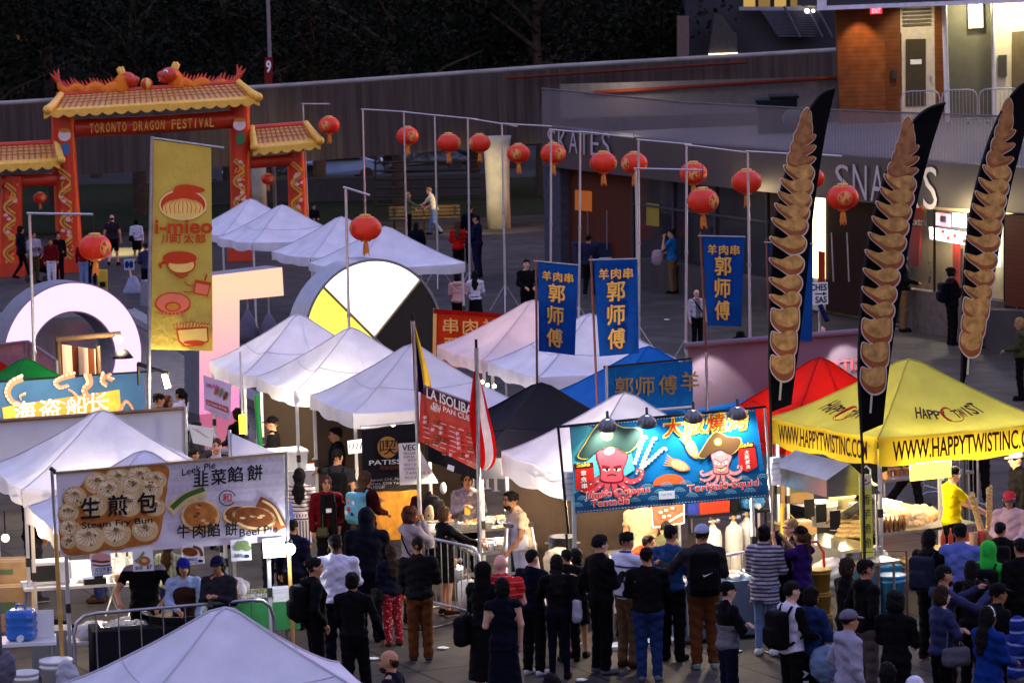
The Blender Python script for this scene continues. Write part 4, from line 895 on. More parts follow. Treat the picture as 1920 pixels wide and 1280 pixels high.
def on_pillar(o,cx,top,bot,rpx,seed):
 rs_=np.random.RandomState(seed);b=MB()
 def at(dx,y,off):
  f=(y-top)/(bot-top);x=cx[0]+(cx[1]-cx[0])*f;r_=rpx;k=max(-.93,min(.93,dx/r_));return GP.at(x+dx,y,r_*u_*math.sqrt(1-k*k)+off)
 def ribbon(pts,w,m,off):
  P=crom(pts,6);vs=[]
  for i,(dx,y)in enumerate(P):
   x0,y0=P[max(0,i-1)];x1,y1=P[min(len(P)-1,i+1)];L=math.hypot(x1-x0,y1-y0)or 1;nx,ny=-(y1-y0)/L,(x1-x0)/L
   vs+=[at(dx+nx*w,y+ny*w,off),at(dx-nx*w,y-ny*w,off)]
  b.add(vs,[(2*i,2*i+1,2*i+3,2*i+2)for i in range(len(P)-1)],m)
 n=7;pts=[(rpx*.5*(1 if k%2 else-1),top+(bot-top)*k/n)for k in range(n+1)]
 ribbon(pts,rpx*.22,goldp,.035);ribbon([(x+1,y+1)for x,y in pts],rpx*.08,mat('dark_gold',(.3,.12,.03),.5),.04)
 for k in range(9):
  x,y=rpx*(rs_.rand()-.4)*1.2,top+(bot-top)*rs_.rand();P=[(x+4.5*math.cos(a)*(1+.3*math.sin(3*a)),y+3.4*math.sin(a))for a in np.linspace(0,6.28,9)[:-1]]
  b.poly([at(dx,yy,.05)for dx,yy in P],pinkp)
 for k in range(8):
  x,y=rpx*(rs_.rand()-.5),top+(bot-top)*rs_.rand();ribbon([(x,y),(x+5*rs_.randn(),y+5),(x+4*rs_.randn(),y+10)],1.1,goldp,.045)
 b.build('printed_scroll',parent=o)
on_pillar(pillars[0],(123,131),318,488,23,1);on_pillar(pillars[1],(450,452),300,440,20,2);on_pillar(pillars[2],(21,20),345,495,21,4);on_pillar(pillars[3],(556,559),305,440,18,5)
for o,x,y,cl in((pillars[0],121,258,(70,110,160)),(pillars[1],449,238,(60,120,80))):
 b=MB();GP.ell(b,x,y-4,12,11,paint('cream',(225,205,200)),24*u_);GP.ell(b,x+2,y+22,8,12,paint('badge%d'%cl[0],cl),24*u_);GP.ell(b,x,y-13,11,4,paint('gold',(200,140,60)),24.4*u_);b.build('printed_badge',parent=o)
# ================================================================== lit letters and wheel of the big sign
ltr_side=mat('letter_side',(.2,.2,.23),.5,var=.1)
LA=G(140,818);LB=G(700,800)
sd=Vector((.86,.5,0)).normalized()
def ring_letter():
 c0=V(137,669,71);n=Vector((sd.y,-sd.x,0));r1,r0_=1.55,.92;N=64;dp=-n*.75
 t=thing('lit_letter','huge glowing pink ring shaped letter O behind the market canopies','letter sign',Vector((c0.x,c0.y,0)),'letters of the big lit sign');q=lambda r_,a,k:c0+sd*(r_*math.cos(a))+Vector((0,0,r_*math.sin(a)))+dp*k
 lm,lt,lb_=nodes_of('glowing_face_pink');lb_.inputs['Base Color'].default_value=(.3,.2,.3,1);lb_.inputs['Emission Strength'].default_value=.07
 lb_.inputs['Emission Color'].default_value=(1,.52,.92,1)
 b=MB();vs=[]
 for i in range(N+1):a=2*math.pi*i/N;vs+=[q(r0_+.03,a,-.02),q(r1-.03,a,-.02)]
 b.add(vs,[(2*i,2*i+1,2*i+3,2*i+2)for i in range(N)],lm,False);b.build('lit_face',parent=t)
 b=MB();vs=[]
 for i in range(N+1):a=2*math.pi*i/N;vs+=[q(r0_,a,0),q(r1,a,0),q(r1,a,1),q(r0_,a,1)]
 b.add(vs,[(4*i+k,4*i+(k+1)%4,4*i+4+(k+1)%4,4*i+4+k)for i in range(N)for k in range(4)],ltr_side,False);b.build('casing',parent=t)
ring_letter()
def tee():
 Y=73;n=Vector((sd.y,-sd.x,0));c=V(420,640,Y);pl=VP((420,640),Y,(531,640),Y);pl.a=c;pl.n=n;pl.d=sd
 t=thing('lit_letter','huge glowing peach letter T partly behind the yellow flag','letter sign',G(420,815),'letters of the big lit sign')
 prof=[(291,529),(529,501),(532,554),(449,562),(449,830),(374,836),(374,571),(291,577)]
 fm,ft,fb=nodes_of('glowing_face_peach');fb.inputs['Base Color'].default_value=(.3,.2,.18,1);fb.inputs['Emission Strength'].default_value=.062
 tc=ft.nodes.new('ShaderNodeTexCoord');sp=ft.nodes.new('ShaderNodeSeparateXYZ');ft.links.new(tc.outputs['Object'],sp.inputs[0]);mr=ft.nodes.new('ShaderNodeMapRange');mr.inputs[1].default_value=.3;mr.inputs[2].default_value=2.6;ft.links.new(sp.outputs['Z'],mr.inputs[0])
 rp=ft.nodes.new('ShaderNodeValToRGB');rp.color_ramp.elements[0].color=(1,.2,.42,1);rp.color_ramp.elements[1].color=(1,.5,.3,1);ft.links.new(mr.outputs[0],rp.inputs[0]);ft.links.new(rp.outputs[0],fb.inputs['Emission Color'])
 b=MB();pl.poly(b,prof,fm,.02);b.build('lit_face',parent=t)
 b=MB();pl.slab(b,prof,ltr_side,.75,0);b.build('casing',parent=t)
tee()
def wheel():
 c0=V(700,633,75);n=(Vector((sd.y,-sd.x,0))).normalized();r1=1.72;N=72;dp=-n*.75;v_=Vector((0,0,1))
 t=thing('round_sign','big lit round wheel sign in white, yellow, black and red quarters','wheel sign',Vector((c0.x,c0.y,0)))
 q=lambda r_,a,k:c0+sd*(r_*math.cos(a))+v_*(r_*math.sin(a))+dp*k
 cols=[(.785+.0,2.36,mat('lit_white',(.8,.8,.8),.4,var=0,emit=.24,ecol=(1,1,1)),'white_quarter'),(2.36,3.93,mat('lit_yellow',(.8,.7,.1),.4,var=0,emit=.14,ecol=(1,.9,.07)),'yellow_quarter'),(3.93,5.5,mat('lit_red',(.7,.05,.03),.4,var=0,emit=.12,ecol=(1,.1,.08)),'red_quarter'),(5.5,7.07,mat('unlit_black',(.02,.018,.016),.35,var=.1),'black_quarter')]
 for a0,a1,m,nm in cols:
  b=MB();vs=[q(0,0,-.02)]+[q(r1-.06,a,-.02)for a in np.linspace(a0,a1,19)];b.add(vs,[(0,i,i+1)for i in range(1,19)],m);b.build(nm,parent=t)
 b=MB();vs=[]
 for i in range(N+1):a=2*math.pi*i/N;vs+=[q(r1-.06,a,-.05),q(r1,a,-.05),q(r1,a,1),q(r1-.06,a,1)]
 b.add(vs,[(4*i+k,4*i+(k+1)%4,4*i+4+(k+1)%4,4*i+4+k)for i in range(N)for k in range(4)],mat('wheel_rim',(.3,.3,.34),.35,.6),False)
 b.add([q(r1-.06,2*math.pi*i/N,1)for i in range(N)],[tuple(range(N))],ltr_side);b.build('rim',parent=t)
 for a in(.785,2.36):
  b=MB();b.tube([q(r1-.05,a,-.05),q(r1-.05,a+math.pi,-.05)],.035,mat('brass_bar',(.4,.33,.2),.3,.7),6);b.build('cross_bar',parent=t)
wheel()
# ================================================================== market tents
def canvas(name,rgb,tr=.22):return mat('canvas_'+name,lin(rgb),.75,var=.1,nscale=2.2,bump=.5,bscale=4,trans=tr)
white_c=canvas('white',(224,222,228));seam_c=canvas('seam',(198,196,208))
def tent(label,px,py,rot,a=1.34,zp=3.2,ze=2.28,val=.22,m=None,legs=(0,1,2,3),sag=.1,vm=None,ztop=None,group='pop up market tents',dz=0.0):
 m=m or white_c;vm=vm or m;pk=G(px,py,zp);c=Vector((pk.x,pk.y,0));t=thing('market_tent',label,'tent',c,group)
 cr=[Vector((sx*a,sy*a,0))for sx,sy in((-1,-1),(1,-1),(1,1),(-1,1))];M=Matrix.Rotation(R(rot),3,'Z');cr=[c+M@v for v in cr]
 rng=np.random.RandomState(int(abs(px)+py));sm_=seam_c if m==white_c else m
 b=MB();n,k_=14,12;rims=[]
 for s in range(4):
  p0,p1=cr[s],cr[(s+1)%4];vs=[];nin=(c-(p0+p1)/2).normalized()
  ph=rng.rand(4)*6
  for j in range(k_+1):
   v=j/k_
   for i in range(n+1):
    u=i/n;e=p0.lerp(p1,u);q=e.lerp(c,v);w_=4*u*(1-u)
    z=ze+(zp-ze)*(v**1.22)-sag*w_*math.sin(min(1,v*1.05)*math.pi)*.9-.035*w_*(1-v)**3
    z+=.012*math.sin(u*11+ph[0]+v*5)*w_*(1-v)+.010*math.sin(v*14+ph[1]+u*4)*w_*(1-v)
    z+=.022*math.exp(-((v-.46)/.05)**2)*(.3+w_*.7)+.012*math.exp(-((u-.5)/.03)**2)*(1-v)
    if v>.9:z-=.05*((v-.9)/.1)**2
    vs.append((q.x,q.y,z))
  f=[]
  for j in range(k_):
   for i in range(n):f.append((j*(n+1)+i,j*(n+1)+i+1,(j+1)*(n+1)+i+1,(j+1)*(n+1)+i))
  b.add(vs,f,m,True);rims.append(vs[:n+1])
  up_=lambda q:(q[0],q[1],q[2]+.004)
  b.tube([up_(vs[j*(n+1)])for j in range(k_+1)],.012,sm_,4,False)
  if px%2:b.tube([up_(vs[5*(n+1)+i])for i in range(n+1)],.007,sm_,4,False)
 b.build('canopy',parent=t)
 b=MB()
 for s,rm in enumerate(rims):
  nrm=((cr[s]+cr[(s+1)%4])/2-c).normalized();ph=rng.rand()*6;vs=[]
  for i,p in enumerate(rm):
   p=Vector(p);wv=.025*math.sin(i*1.1+ph);vs+=[p+nrm*.004,p+nrm*(.01+wv*.6)-Vector((0,0,val*.5)),p+nrm*(.0+wv)-Vector((0,0,val+.02*math.sin(i*.9+ph)))]
  b.add(vs,[(3*i+k,3*i+k+1,3*i+k+4,3*i+k+3)for i in range(len(rm)-1)for k in(0,1)],vm,True)
 b.build('valance',parent=t)
 lm=mat('leg_white',(.55,.55,.56),.4,.3,var=.05)
 for s in legs:
  p=cr[s]+(c-cr[s])*.035;b=MB();b.box((p.x,p.y,ze/2-.02),(.045,.045,ze-.06),lm,rz=R(rot));b.box((p.x,p.y,ze*.52),(.06,.06,.12),blackp,rz=R(rot));b.box((p.x,p.y,.01),(.12,.12,.015),steel,rz=R(rot));b.box((p.x,p.y,ze-.12),(.065,.065,.1),blackp,rz=R(rot));b.build('leg',parent=t)
 b=MB()
 for s in range(4):
  p0,p1=cr[s]+(c-cr[s])*.04,cr[(s+1)%4]+(c-cr[(s+1)%4])*.04
  for k in range(4):
   q0,q1=p0.lerp(p1,k/4),p0.lerp(p1,(k+1)/4);zA,zB=ze-.08,ze-.2
   b.tube([(q0.x,q0.y,zA),(q1.x,q1.y,zB)],.013,alu,5,False);b.tube([(q0.x,q0.y,zB),(q1.x,q1.y,zA)],.013,alu,5,False)
  pm=(p0+p1)/2;b.tube([(pm.x,pm.y,ze-.2),(c.x,c.y,zp-.25)],.013,alu,5,False)
 b.tube([(c.x,c.y,zp-.5),(c.x,c.y,zp-.06)],.02,alu,6);b.build('frame',parent=t)
 t['rot']=R(rot)
 return t,c,cr,M
rot0=17
far='white tents by the red arch'
tent('farthest white tent, its left half behind the yellow flag, below the arch pillar',470,370,24,1.38,legs=(0,1),group=far)
tent('white tent with a small peak in front of the arch side pillar',529,381,24,1.4,legs=(0,1),group=far)
tent('white tent with its peak just left of the hanging lantern, next to the wheel sign',640,403,24,1.4,legs=(0,1),group=far)
tent('wide white tent directly behind the lit wheel, corner leg by the pink hoodie woman',722,421,24,1.45,legs=(0,1),group=far)
T_A=tent('white tent with the pink poster hung on its valance',559,584,rot0,1.34)
T_B=tent('white tent with a lamp pole rising behind its peak, below the wheel',659,609,rot0,1.34,sag=.14)
T_C=tent('white tent with scalloped edge above the black patisserie banner',773,640,rot0,1.36)
pinkc=canvas('pink_white',(228,208,208),.3)
T_D=tent('pinkish white tent beside the orange red banner',1000,558,rot0,1.42,m=pinkc,legs=(0,3))
T_E=tent('white tent with its peak between the two blue banners',1107,583,rot0,1.42,legs=(0,3))
bluec=canvas('blue',(24,104,176),.12)
T_F=tent('bright blue tent behind the blue banner with gold characters',1216,644,rot0,1.36,m=bluec,zp=3.0,ze=2.1)
blackc=canvas('black',(20,21,30),.02)
T_G=tent('black tent carrying the red menu banner',1015,712,rot0,1.42,m=blackc,val=.32,zp=2.93,ze=2.02)
T_H=tent('small white tent of the octopus stall',1172,730,20,1.34,val=.34,sag=.06)
redc=canvas('red',(178,22,12),.15)
T_I=tent('red tent behind the yellow canopy',1537,664,24,1.4,zp=2.95,ze=1.85,m=redc,legs=(0,1))
yelc=canvas('yellow',(186,180,76),.12);yelv2=canvas('yellow_valance',(204,176,46),.18)
T_J=tent('yellow tent with dark lettering round its valance',1704,667,26,1.48,val=.4,m=yelc,vm=yelv2,ze=2.27)
T_K=tent('white tent in front of the plain white sheet',192,763,rot0,1.4,zp=3.0,ze=2.1)
T_K2=tent('white tent behind the steamed bun banner, in bluish shade',271,838,rot0,1.36,zp=2.85,ze=1.98)
T_L=tent('white tent nearest the camera, only its peak in view',421,1129,rot0,1.4,sag=.08)
greenc=canvas('green',(20,110,44),.15)
T_M=tent('green tent behind the tentacle banner',48,668,30,.95,zp=2.7,ze=2.05,m=greenc,legs=());T_N=tent('dark red tent corner beside the green tent',-46,650,30,.95,zp=2.75,ze=2.05,m=redc,legs=())
def valance_text(T,side,s,f0,f1,hfrac,zt,m,bold,ht):
 t,c,cr,M=T;p0,p1=cr[side],cr[(side+1)%4];n=((p0+p1)/2-c).normalized();d=(p1-p0)
 o=p0+d*f0+n*.055+Vector((0,0,zt-ht));b=MB();text3(b,s,o,d*(f1-f0),Vector((0,0,ht)),m,bold);b.build('lettering',parent=t)
dk=mat('print_maroon',(.05,.012,.014),.7,var=0)
valance_text(T_J,3,'WWW.HAPPYTWISTINC.COM',.1,.93,0,2.2,dk,.022,.27);valance_text(T_J,0,'WWW.HAPPYTWISTINC.COM',.07,.95,0,2.2,dk,.022,.28)
def slope_text(T,side,s,f0,f1,v0,v1,m,arc=.05):
 t,c,cr,M=T;p0,p1=cr[side],cr[(side+1)%4];b=MB();n=len(s);ze,zp=2.27,3.2;nn=((p0+p1)/2-c).normalized()
 def P(u,v):q=p0.lerp(p1,u).lerp(c,v);z=ze+(zp-ze)*(v**1.22)-.1*4*u*(1-u)*math.sin(min(1,v*1.05)*math.pi)*.9;return Vector((q.x,q.y,z+.05))+nn*.03
 for i,ch in enumerate(s):
  if ch==' ':continue
  k=(i+.5)/n;u0,u1=f0+(f1-f0)*i/n,f0+(f1-f0)*(i+.86)/n;vv=v0+arc*math.sin(k*math.pi)*0+arc*(abs(k-.5)*2)**1.5;h=(v1-v0)*(1.0+.5*abs(k-.5))
  o=P(u0,vv);text3(b,ch,o,P(u1,vv)-o,P(u0,vv+h)-o,m,.03)
 b.build('slope_lettering',parent=t)
 b=MB();rm=paint('logo_red',(190,50,20));pts=[P(.5+.06*math.cos(a)*1.0,(v0+v1)/2+.02+.11*math.sin(a))for a in np.linspace(.8,4.2,16)];
 b.tube([p+Vector((0,0,-.012))for p in pts],[.006+.016*math.sin(i/15*math.pi)for i in range(16)],rm,5)
 pts=[P(.5+.07*math.cos(a),(v0+v1)/2-.01+.1*math.sin(a))for a in np.linspace(3.6,6.6,14)];b.tube([p+Vector((0,0,-.012))for p in pts],.007,rm,5);b.build('slope_logo',parent=t)
slope_text(T_J,0,'HAPPY TWIST',.22,.76,.2,.33,dk);slope_text(T_J,3,'HAPPY TWIST',.2,.82,.2,.33,dk)
def back_wall(T,side,m,label,z0=.05,z1=2.1):
 t,c,cr,M=T;p0,p1=cr[side],cr[(side+1)%4];b=MB();vs=[];n=18;nn=((p0+p1)/2-c).normalized()
 for j in range(5):
  for i in range(n+1):q=p0.lerp(p1,.02+.96*i/n)+nn*(.02*math.sin(i*1.3+j)-.05);vs.append((q.x,q.y,z0+(z1-z0)*j/4))
 b.add(vs,[(j*(n+1)+i,j*(n+1)+i+1,(j+1)*(n+1)+i+1,(j+1)*(n+1)+i)for j in range(4)for i in range(n)],m,True);b.build('side_wall',parent=t)
back_wall(T_G,1,blackc,'');bk_=canvas('brown_backdrop',(66,54,46),.05);back_wall(T_H,2,bk_,'',.05,1.95);back_wall(T_C,2,bk_,'');back_wall(T_B,2,bk_,'')  # brown walls added behind the stalls, standing in for dark clutter
# ================================================================== banners
def banner(name,label,cat,q,YL,YR,m,wave=.012,nx=16,ny=8,ph=0.0,group=None,thick=.004):
 pl=VP(q[0],YL,q[1],YR);b=MB();sheet(b,pl,q,m,nx,ny,wave,ph,thick);t=thing(name,label,cat,(pl.a+pl.b)/2*Vector((1,1,0))if False else Vector(((pl.a.x+pl.b.x)/2,(pl.a.y+pl.b.y)/2,pl.at(*q[3]).z)),group)
 b.build('cloth',parent=t);return t,pl
def pole(pl_or_pts,r,m,parent=None,name='pole',**k):
 b=MB();b.tube(pl_or_pts,r,m,8);return b.build(name,parent=parent,**k)
wprint=paint('banner_white',(214,206,214))
t,pl=banner('stall_banner','wide printed banner of steamed buns and pies with black writing','banner',[(105,888),(532,850),(536,1013),(113,1043)],43.0,44.25,wprint,.008)
b=MB();swirl=paint('swirl',(188,176,192))
for i in range(17):
 for j in range(7):
  x,y=318+i*13+(j%2)*6,872+j*23-i*1.1
  if x<528 and 868-(x-105)*.088+14<y<1030-(x-112)*.07-6:
   for r_ in(3.2,6.2,9):pl.stroke(b,[(x+r_*math.cos(a),y+r_*math.sin(a))for a in np.linspace(0,5.2,12)],.9,swirl,.0105,smooth=False)
b.build('swirl_print',parent=t)
b=MB();cream=paint('dough',(206,176,122),var=.2,nscale=8);dough2=paint('dough_fold',(150,108,62));brown=paint('crust',(172,104,48),var=.25,nscale=10);dkbr=paint('dark_crust',(116,60,28),var=.3,nscale=12);sesame=paint('sesame',(60,40,24));green=paint('scallion',(60,96,40))
rs=np.random.RandomState(5);lightd=paint('dough_light',(226,204,162),var=.15,nscale=9)
pl.blob(b,[(118,950),(150,912),(175,884),(230,878),(310,872),(314,910),(308,950),(300,1000),(282,1018),(200,1030),(120,1036)],brown,.0108)
def bun(x,y,r,L):
 pl.ell(b,x,y+r*.25,r*1.02,r*.85,brown,.011+L);pl.ell(b,x,y,r,r*.86,cream,.012+L)
 pl.ell(b,x-r*.1,y-r*.1,r*.72,r*.6,lightd,.0123+L)
 for k in range(9):
  a=.1+k*.37;pl.stroke(b,[(x,y-r*.3),(x+math.cos(a)*r*.4,y-r*.25+math.sin(a)*r*.35),(x+math.cos(a+.25)*r*.8,y-r*.2+math.sin(a+.2)*r*.8)],1.6,dough2,.0128+L,w1=.5,n=4)
 pl.ell(b,x,y-r*.32,r*.16,r*.1,dough2,.013+L)
 for k in range(9):xx,yy=x+rs.randn()*r*.4,y-r*.3+rs.randn()*r*.25;pl.ell(b,xx,yy,1.5,.8,sesame,.0135+L,rs.rand()*180,6)
 for k in range(2):xx,yy=x+rs.randn()*r*.3,y+rs.randn()*r*.25;pl.ell(b,xx,yy,2.5,1.8,green,.0136+L,rs.rand()*180,7)
for i,(x,y,r)in enumerate(((182,905,24),(222,898,26),(262,893,25),(293,900,20),(140,930,22),(205,918,25),(280,918,26),(250,910,22),(128,960,20),(178,948,24),(240,945,27),(290,950,20),(130,990,20),(166,1008,30),(218,1000,28),(272,993,25),(128,1015,15))):bun(x,y,r,i*.0004)
def pie(x,y,rx,ry,m,L,rot=0):
 pl.ell(b,x,y+3,rx*1.03,ry*1.02,dough2,.011+L,rot);pl.ell(b,x,y,rx,ry,cream,.0115+L,rot);pl.ell(b,x,y-1,rx*.86,ry*.84,m,.012+L,rot)
 for k in range(7):pl.ell(b,x+rs.randn()*rx*.35,y+rs.randn()*ry*.35,rx*.13,ry*.1,dkbr if k%2 else cream,.0125+L,0,8)
pl.stroke(b,[(318,958),(345,935),(385,920)],22,cream,.0112,20);pl.stroke(b,[(322,952),(348,930),(383,916)],10,green,.0118,9);pie(376,966,37,30,brown,.001)
pie(444,965,26,18,dkbr,.0005);pie(476,970,42,22,dkbr,.001,8);pl.stroke(b,[(484,940),(508,955),(527,992)],22,dkbr,.0125,24);pl.stroke(b,[(492,938),(514,952),(530,984)],4,cream,.013,5)
b.build('food_print',parent=t)
b=MB();red=paint('seal_red',(190,40,30))
for ch,x,y in(('生',152,972),('煎',203,967),('包',258,962)):pl.text(b,ch,(x,y),(x+35,y-2.6),38,ink,.03,.035)
pl.text(b,'Steam Fry Bun',(153,994),(286,983),15,ink,.03,.012);pl.text(b,'Leek Pie',(341,892),(404,877),13,ink,.018,.012)
for ch,x,y in(('韭',363,912),('菜',396,909),('餡',427,904),('餅',464,901)):pl.text(b,ch,(x,y),(x+28,y-2.2),29,ink,.018,.03)
for ch,x,y in(('牛',332,1009),('肉',362,1008),('餡',389,1006),('餅',422,1004)):pl.text(b,ch,(x,y),(x+23,y-1.6),25,ink,.018,.03)
pl.text(b,'Beef Pie',(449,1006),(521,998),15,ink,.018,.012)
pl.text(b,'和',(417,941),(434,940),16,red,.018,.03);pl.stroke(b,[(426+15*math.cos(a),933+14*math.sin(a))for a in np.linspace(.6,6.1,24)],1.8,ink,.018,smooth=False);b.build('lettering',parent=t)
brass=mat('yellow_painted_pole',(.5,.3,.08),.5,var=.2)
b=MB();b.tube([pl.at(97,876,.04),pl.at(104,1000,.04)],.022,steel,8);b.tube([pl.at(104,1000,.04),pl.at(121,1300,.04)],.028,brass,8);b.tube([pl.at(94,877,.04),pl.at(103,884,.04)],.03,blackp,6);b.build('pole',parent=t)
b=MB();b.tube([pl.at(536,846,.03),pl.at(541,1020,.03)],.02,steel,8);b.tube([pl.at(541,1020,.03),pl.at(551,1240,.03)],.026,brass,8);b.build('pole',parent=t)
b=MB();b.tube([pl.at(96,887,.01),pl.at(536,849,.01)],.016,mat('bamboo',(.3,.2,.09),.6),8);b.build('top_bar',parent=t)
PB=pl
def card_(q,label,draw,name='menu_card'):
 p=VP(q[0],PB.at(*q[0]).y-.03,q[1],PB.at(*q[1]).y-.03);b=MB();p.slab(b,q,paper,.006,0);t=b.build(name,label=label,cat='menu card',group='menu cards under the bun banner')
 b=MB();draw(b,p);b.build('print',parent=t);return t
beef=paint('beef',(120,60,40));pinkm=paint('pink_food',(210,150,140));greenf=paint('green_food',(120,140,90));blue=paint('pen_blue',(40,50,110))
def d1(b,p):p.ell(b,190,1044,18,8,pinkm);p.stroke(b,[(172,1050),(190,1053),(207,1051)],4,beef,.006);p.stroke(b,[(174,1058),(190,1060),(207,1058)],3,beef,.006);p.text(b,'红豆饼',(179,1072),(198,1070),8,blue,.006,.02);p.text(b,'$7',(200,1071),(211,1070),9,blue,.006,.03);p.text(b,'Red Bean Pie',(178,1078),(206,1075),5,blue,.006)
card_([(168,1038),(207,1035),(211,1076),(172,1080)],'menu card of a sliced pink pie under the bun banner',d1)
def d2(b,p):p.ell(b,270,1051,12,9,brown);p.ell(b,270,1050,5,3.5,cream,.006);p.stroke(b,[(254,1053),(262,1046),(270,1034)],7,greenf,.007,4);p.text(b,'韭菜',(253,1068),(268,1067),7,blue,.006,.02);p.text(b,'$7',(275,1067),(285,1066),8,blue,.006,.03)
card_([(248,1029),(286,1027),(289,1069),(250,1071)],'menu card with a round pie, hanging over the cook in black',d2)
def d3(b,p):p.ell(b,356,1034,15,8,dkbr,.004,10);p.stroke(b,[(362,1024),(374,1029),(379,1042)],6,beef,.007);p.text(b,'牛肉馅饼',(347,1052),(370,1050),6,blue,.006,.02);p.ell(b,376,1051,5,3,blue,.006);p.text(b,'Beef Pie',(350,1058),(370,1056),4,blue,.006)
card_([(341,1022),(381,1020),(384,1055),(345,1060)],'menu card with brown meat pies and blue pen writing',d3)
def d4(b,p):
 for x,y in((446,1026),(456,1024),(464,1027),(450,1020),(460,1019)):p.ell(b,x,y,7,6,greenf,.004+.0005*(x%7))
 p.text(b,'生煎包',(439,1045),(455,1044),7,blue,.006,.02);p.ell(b,463,1042,5,3.5,blue,.006)
card_([(432,1012),(470,1009),(472,1049),(434,1052)],'menu card with a heap of pale buns',d4)
def d5(b,p):p.text(b,'TO ORDER',(500,1016),(526,1014),5,ink,.006,.01);p.text(b,'ORDER',(496,1030),(530,1028),12,ink,.006);p.text(b,'HERE',(500,1043),(530,1041),11,ink,.006)
card_([(492,1010),(533,1007),(536,1043),(494,1046)],'handwritten ORDER HERE sheet at the end of the bun banner',d5,'order_sign')
wb=paint('wood_print',(226,160,60),var=.2,nscale=3);yl=paint('wood_yellow',(236,196,80),var=.15);tb=paint('tentacle_blue',(70,110,150),var=.25,nscale=1.2);flesh=paint('tentacle',(222,150,110),var=.15,nscale=6);suck=paint('sucker',(240,215,190))
t,pl=banner('stall_banner','blue banner of curling tentacles round a yellow wooden sign','banner',[(-60,722),(270,698),(272,775),(-60,806)],56.5,58.3,tb,.012)
b=MB();pl.poly(b,[(4,764),(30,758),(90,750),(224,730),(223,745),(228,776),(150,786),(8,797),(10,780)],wb,.006);pl.poly(b,[(190,736),(224,730),(228,776),(192,780)],yl,.009);pl.poly(b,[(4,764),(28,760),(34,795),(8,797)],yl,.009);b.build('sign_print',parent=t)
b=MB()
def tent_arm(pts,w0,w1):
 pl.stroke(b,pts,w0,flesh,.014,w1)
 P=crom(pts,6);
 for i in range(0,len(P),2):
  f=i/len(P);x0,y0=P[max(0,i-1)];x1,y1=P[min(len(P)-1,i+1)];L=math.hypot(x1-x0,y1-y0)or 1;ww=(w0+(w1-w0)*f)*.28
  pl.ell(b,P[i][0]-(y1-y0)/L*ww,P[i][1]+(x1-x0)/L*ww,ww*.9,ww*.9,suck,.018,0,8)
tent_arm([(42,708),(22,718),(14,735),(22,752),(36,758),(30,762)],14,8);tent_arm([(140,702),(118,708),(104,716),(112,726),(128,722)],11,6);tent_arm([(164,702),(168,718),(158,732),(172,750),(186,746),(180,738)],15,5);tent_arm([(196,700),(192,714),(200,722)],12,8);tent_arm([(212,712),(200,706),(208,700)],9,5);tent_arm([(118,752),(136,756),(146,748),(138,736),(128,730)],10,3)
tent_arm([(225,770),(236,752),(248,764),(250,776)],7,3);tent_arm([(48,738),(38,742),(40,750)],6,2);b.build('tentacle_print',parent=t)
b=MB();wl_=paint('letter_white',(244,236,220))
for ch,x,y in(('海',26,788),('盗',74,784),('船',124,780),('长',164,772)):pl.text(b,ch,(x,y),(x+40,y-4),34,wl_,.012,.045)
b.build('lettering',parent=t)
pole([pl.at(-40,716,-.02),pl.at(286,696,-.02)],.018,blackm,t,'top_bar')
t,pl=banner('stall_banner','plain white back of a long banner with brown top edge, behind a white tent','banner',[(-60,796),(345,768),(350,880),(-60,905)],52.5,54.3,paint('back_white',(196,196,214),var=.1,nscale=1),.015)
b=MB();b.tube([pl.at(-60,793,.02),pl.at(346,765,.02)],.03,mat('brown_hem',(.22,.13,.08),.7),8);b.build('top_bar',parent=t);pole([pl.at(347,762,.03),pl.at(354,1080,.03)],.028,steel,t)
yb=fab('flag_yellow',(222,200,108),var=.12,nscale=1.4,trans=.15);fr=paint('flag_red',(192,66,34));fp=paint('flag_cream',(232,196,110));fpk=paint('flag_pink',(224,120,92))
t,pl=banner('tall_flag','tall yellow vertical flag with red emblems and writing','flag',[(287,262),(396,277),(399,658),(279,655)],56,56.2,yb,.022,10,26)
b=MB()
pl.ell(b,343,384,45,29,paint('flag_white',(232,205,150)),.012);pl.ell(b,343,384,42,26,fr,.014);pl.ell(b,343,391,38,19,fp,.016);pl.blob(b,[(325,362),(330,350),(350,346),(378,352),(384,358),(372,362),(352,362),(340,364)],fr,.0165)
[pl.stroke(b,[(343+k*3,372),(343+k*8,384),(343+k*7.5,400)],1.2,fr,.019)for k in range(-4,5)]
pl.ell(b,337,484,32,13,fr,.013);pl.ell(b,340,496,27,18,fr,.0128);pl.ell(b,340,497,24,14,fp,.015);pl.ell(b,336,486,30,9,fr,.017);pl.stroke(b,[(312,490),(300,496),(303,502)],5,fr,.014);pl.stroke(b,[(328,514),(340,520),(352,514)],4,fr,.016)
pl.poly(b,[(366,524),(396,530),(390,556),(362,550)],fr,.013);pl.poly(b,[(368,530),(393,535),(388,553),(365,548)],fpk,.015);pl.stroke(b,[(384,526),(388,514)],3,fr,.014);pl.stroke(b,[(366,536),(352,534),(346,528)],2,fr,.014);pl.stroke(b,[(366,546),(352,548),(344,546)],2,fr,.014)
pl.ell(b,324,569,34,21,fr,.013);pl.ell(b,324,568,31,18,fpk,.015);pl.ell(b,324,575,15,9,fr,.016);pl.ell(b,324,575,12,7,paint('flag_ochre',(206,130,50)),.018)
for k in range(6):pl.stroke(b,[(308+k*7,585),(306+k*8,592)],4,fpk,.016,1)
pl.poly(b,[(330,616),(390,612),(392,640),(378,648),(346,650),(334,640)],fr,.013);pl.poly(b,[(333,619),(387,615),(389,638),(376,645),(348,647),(337,638)],fp,.015)
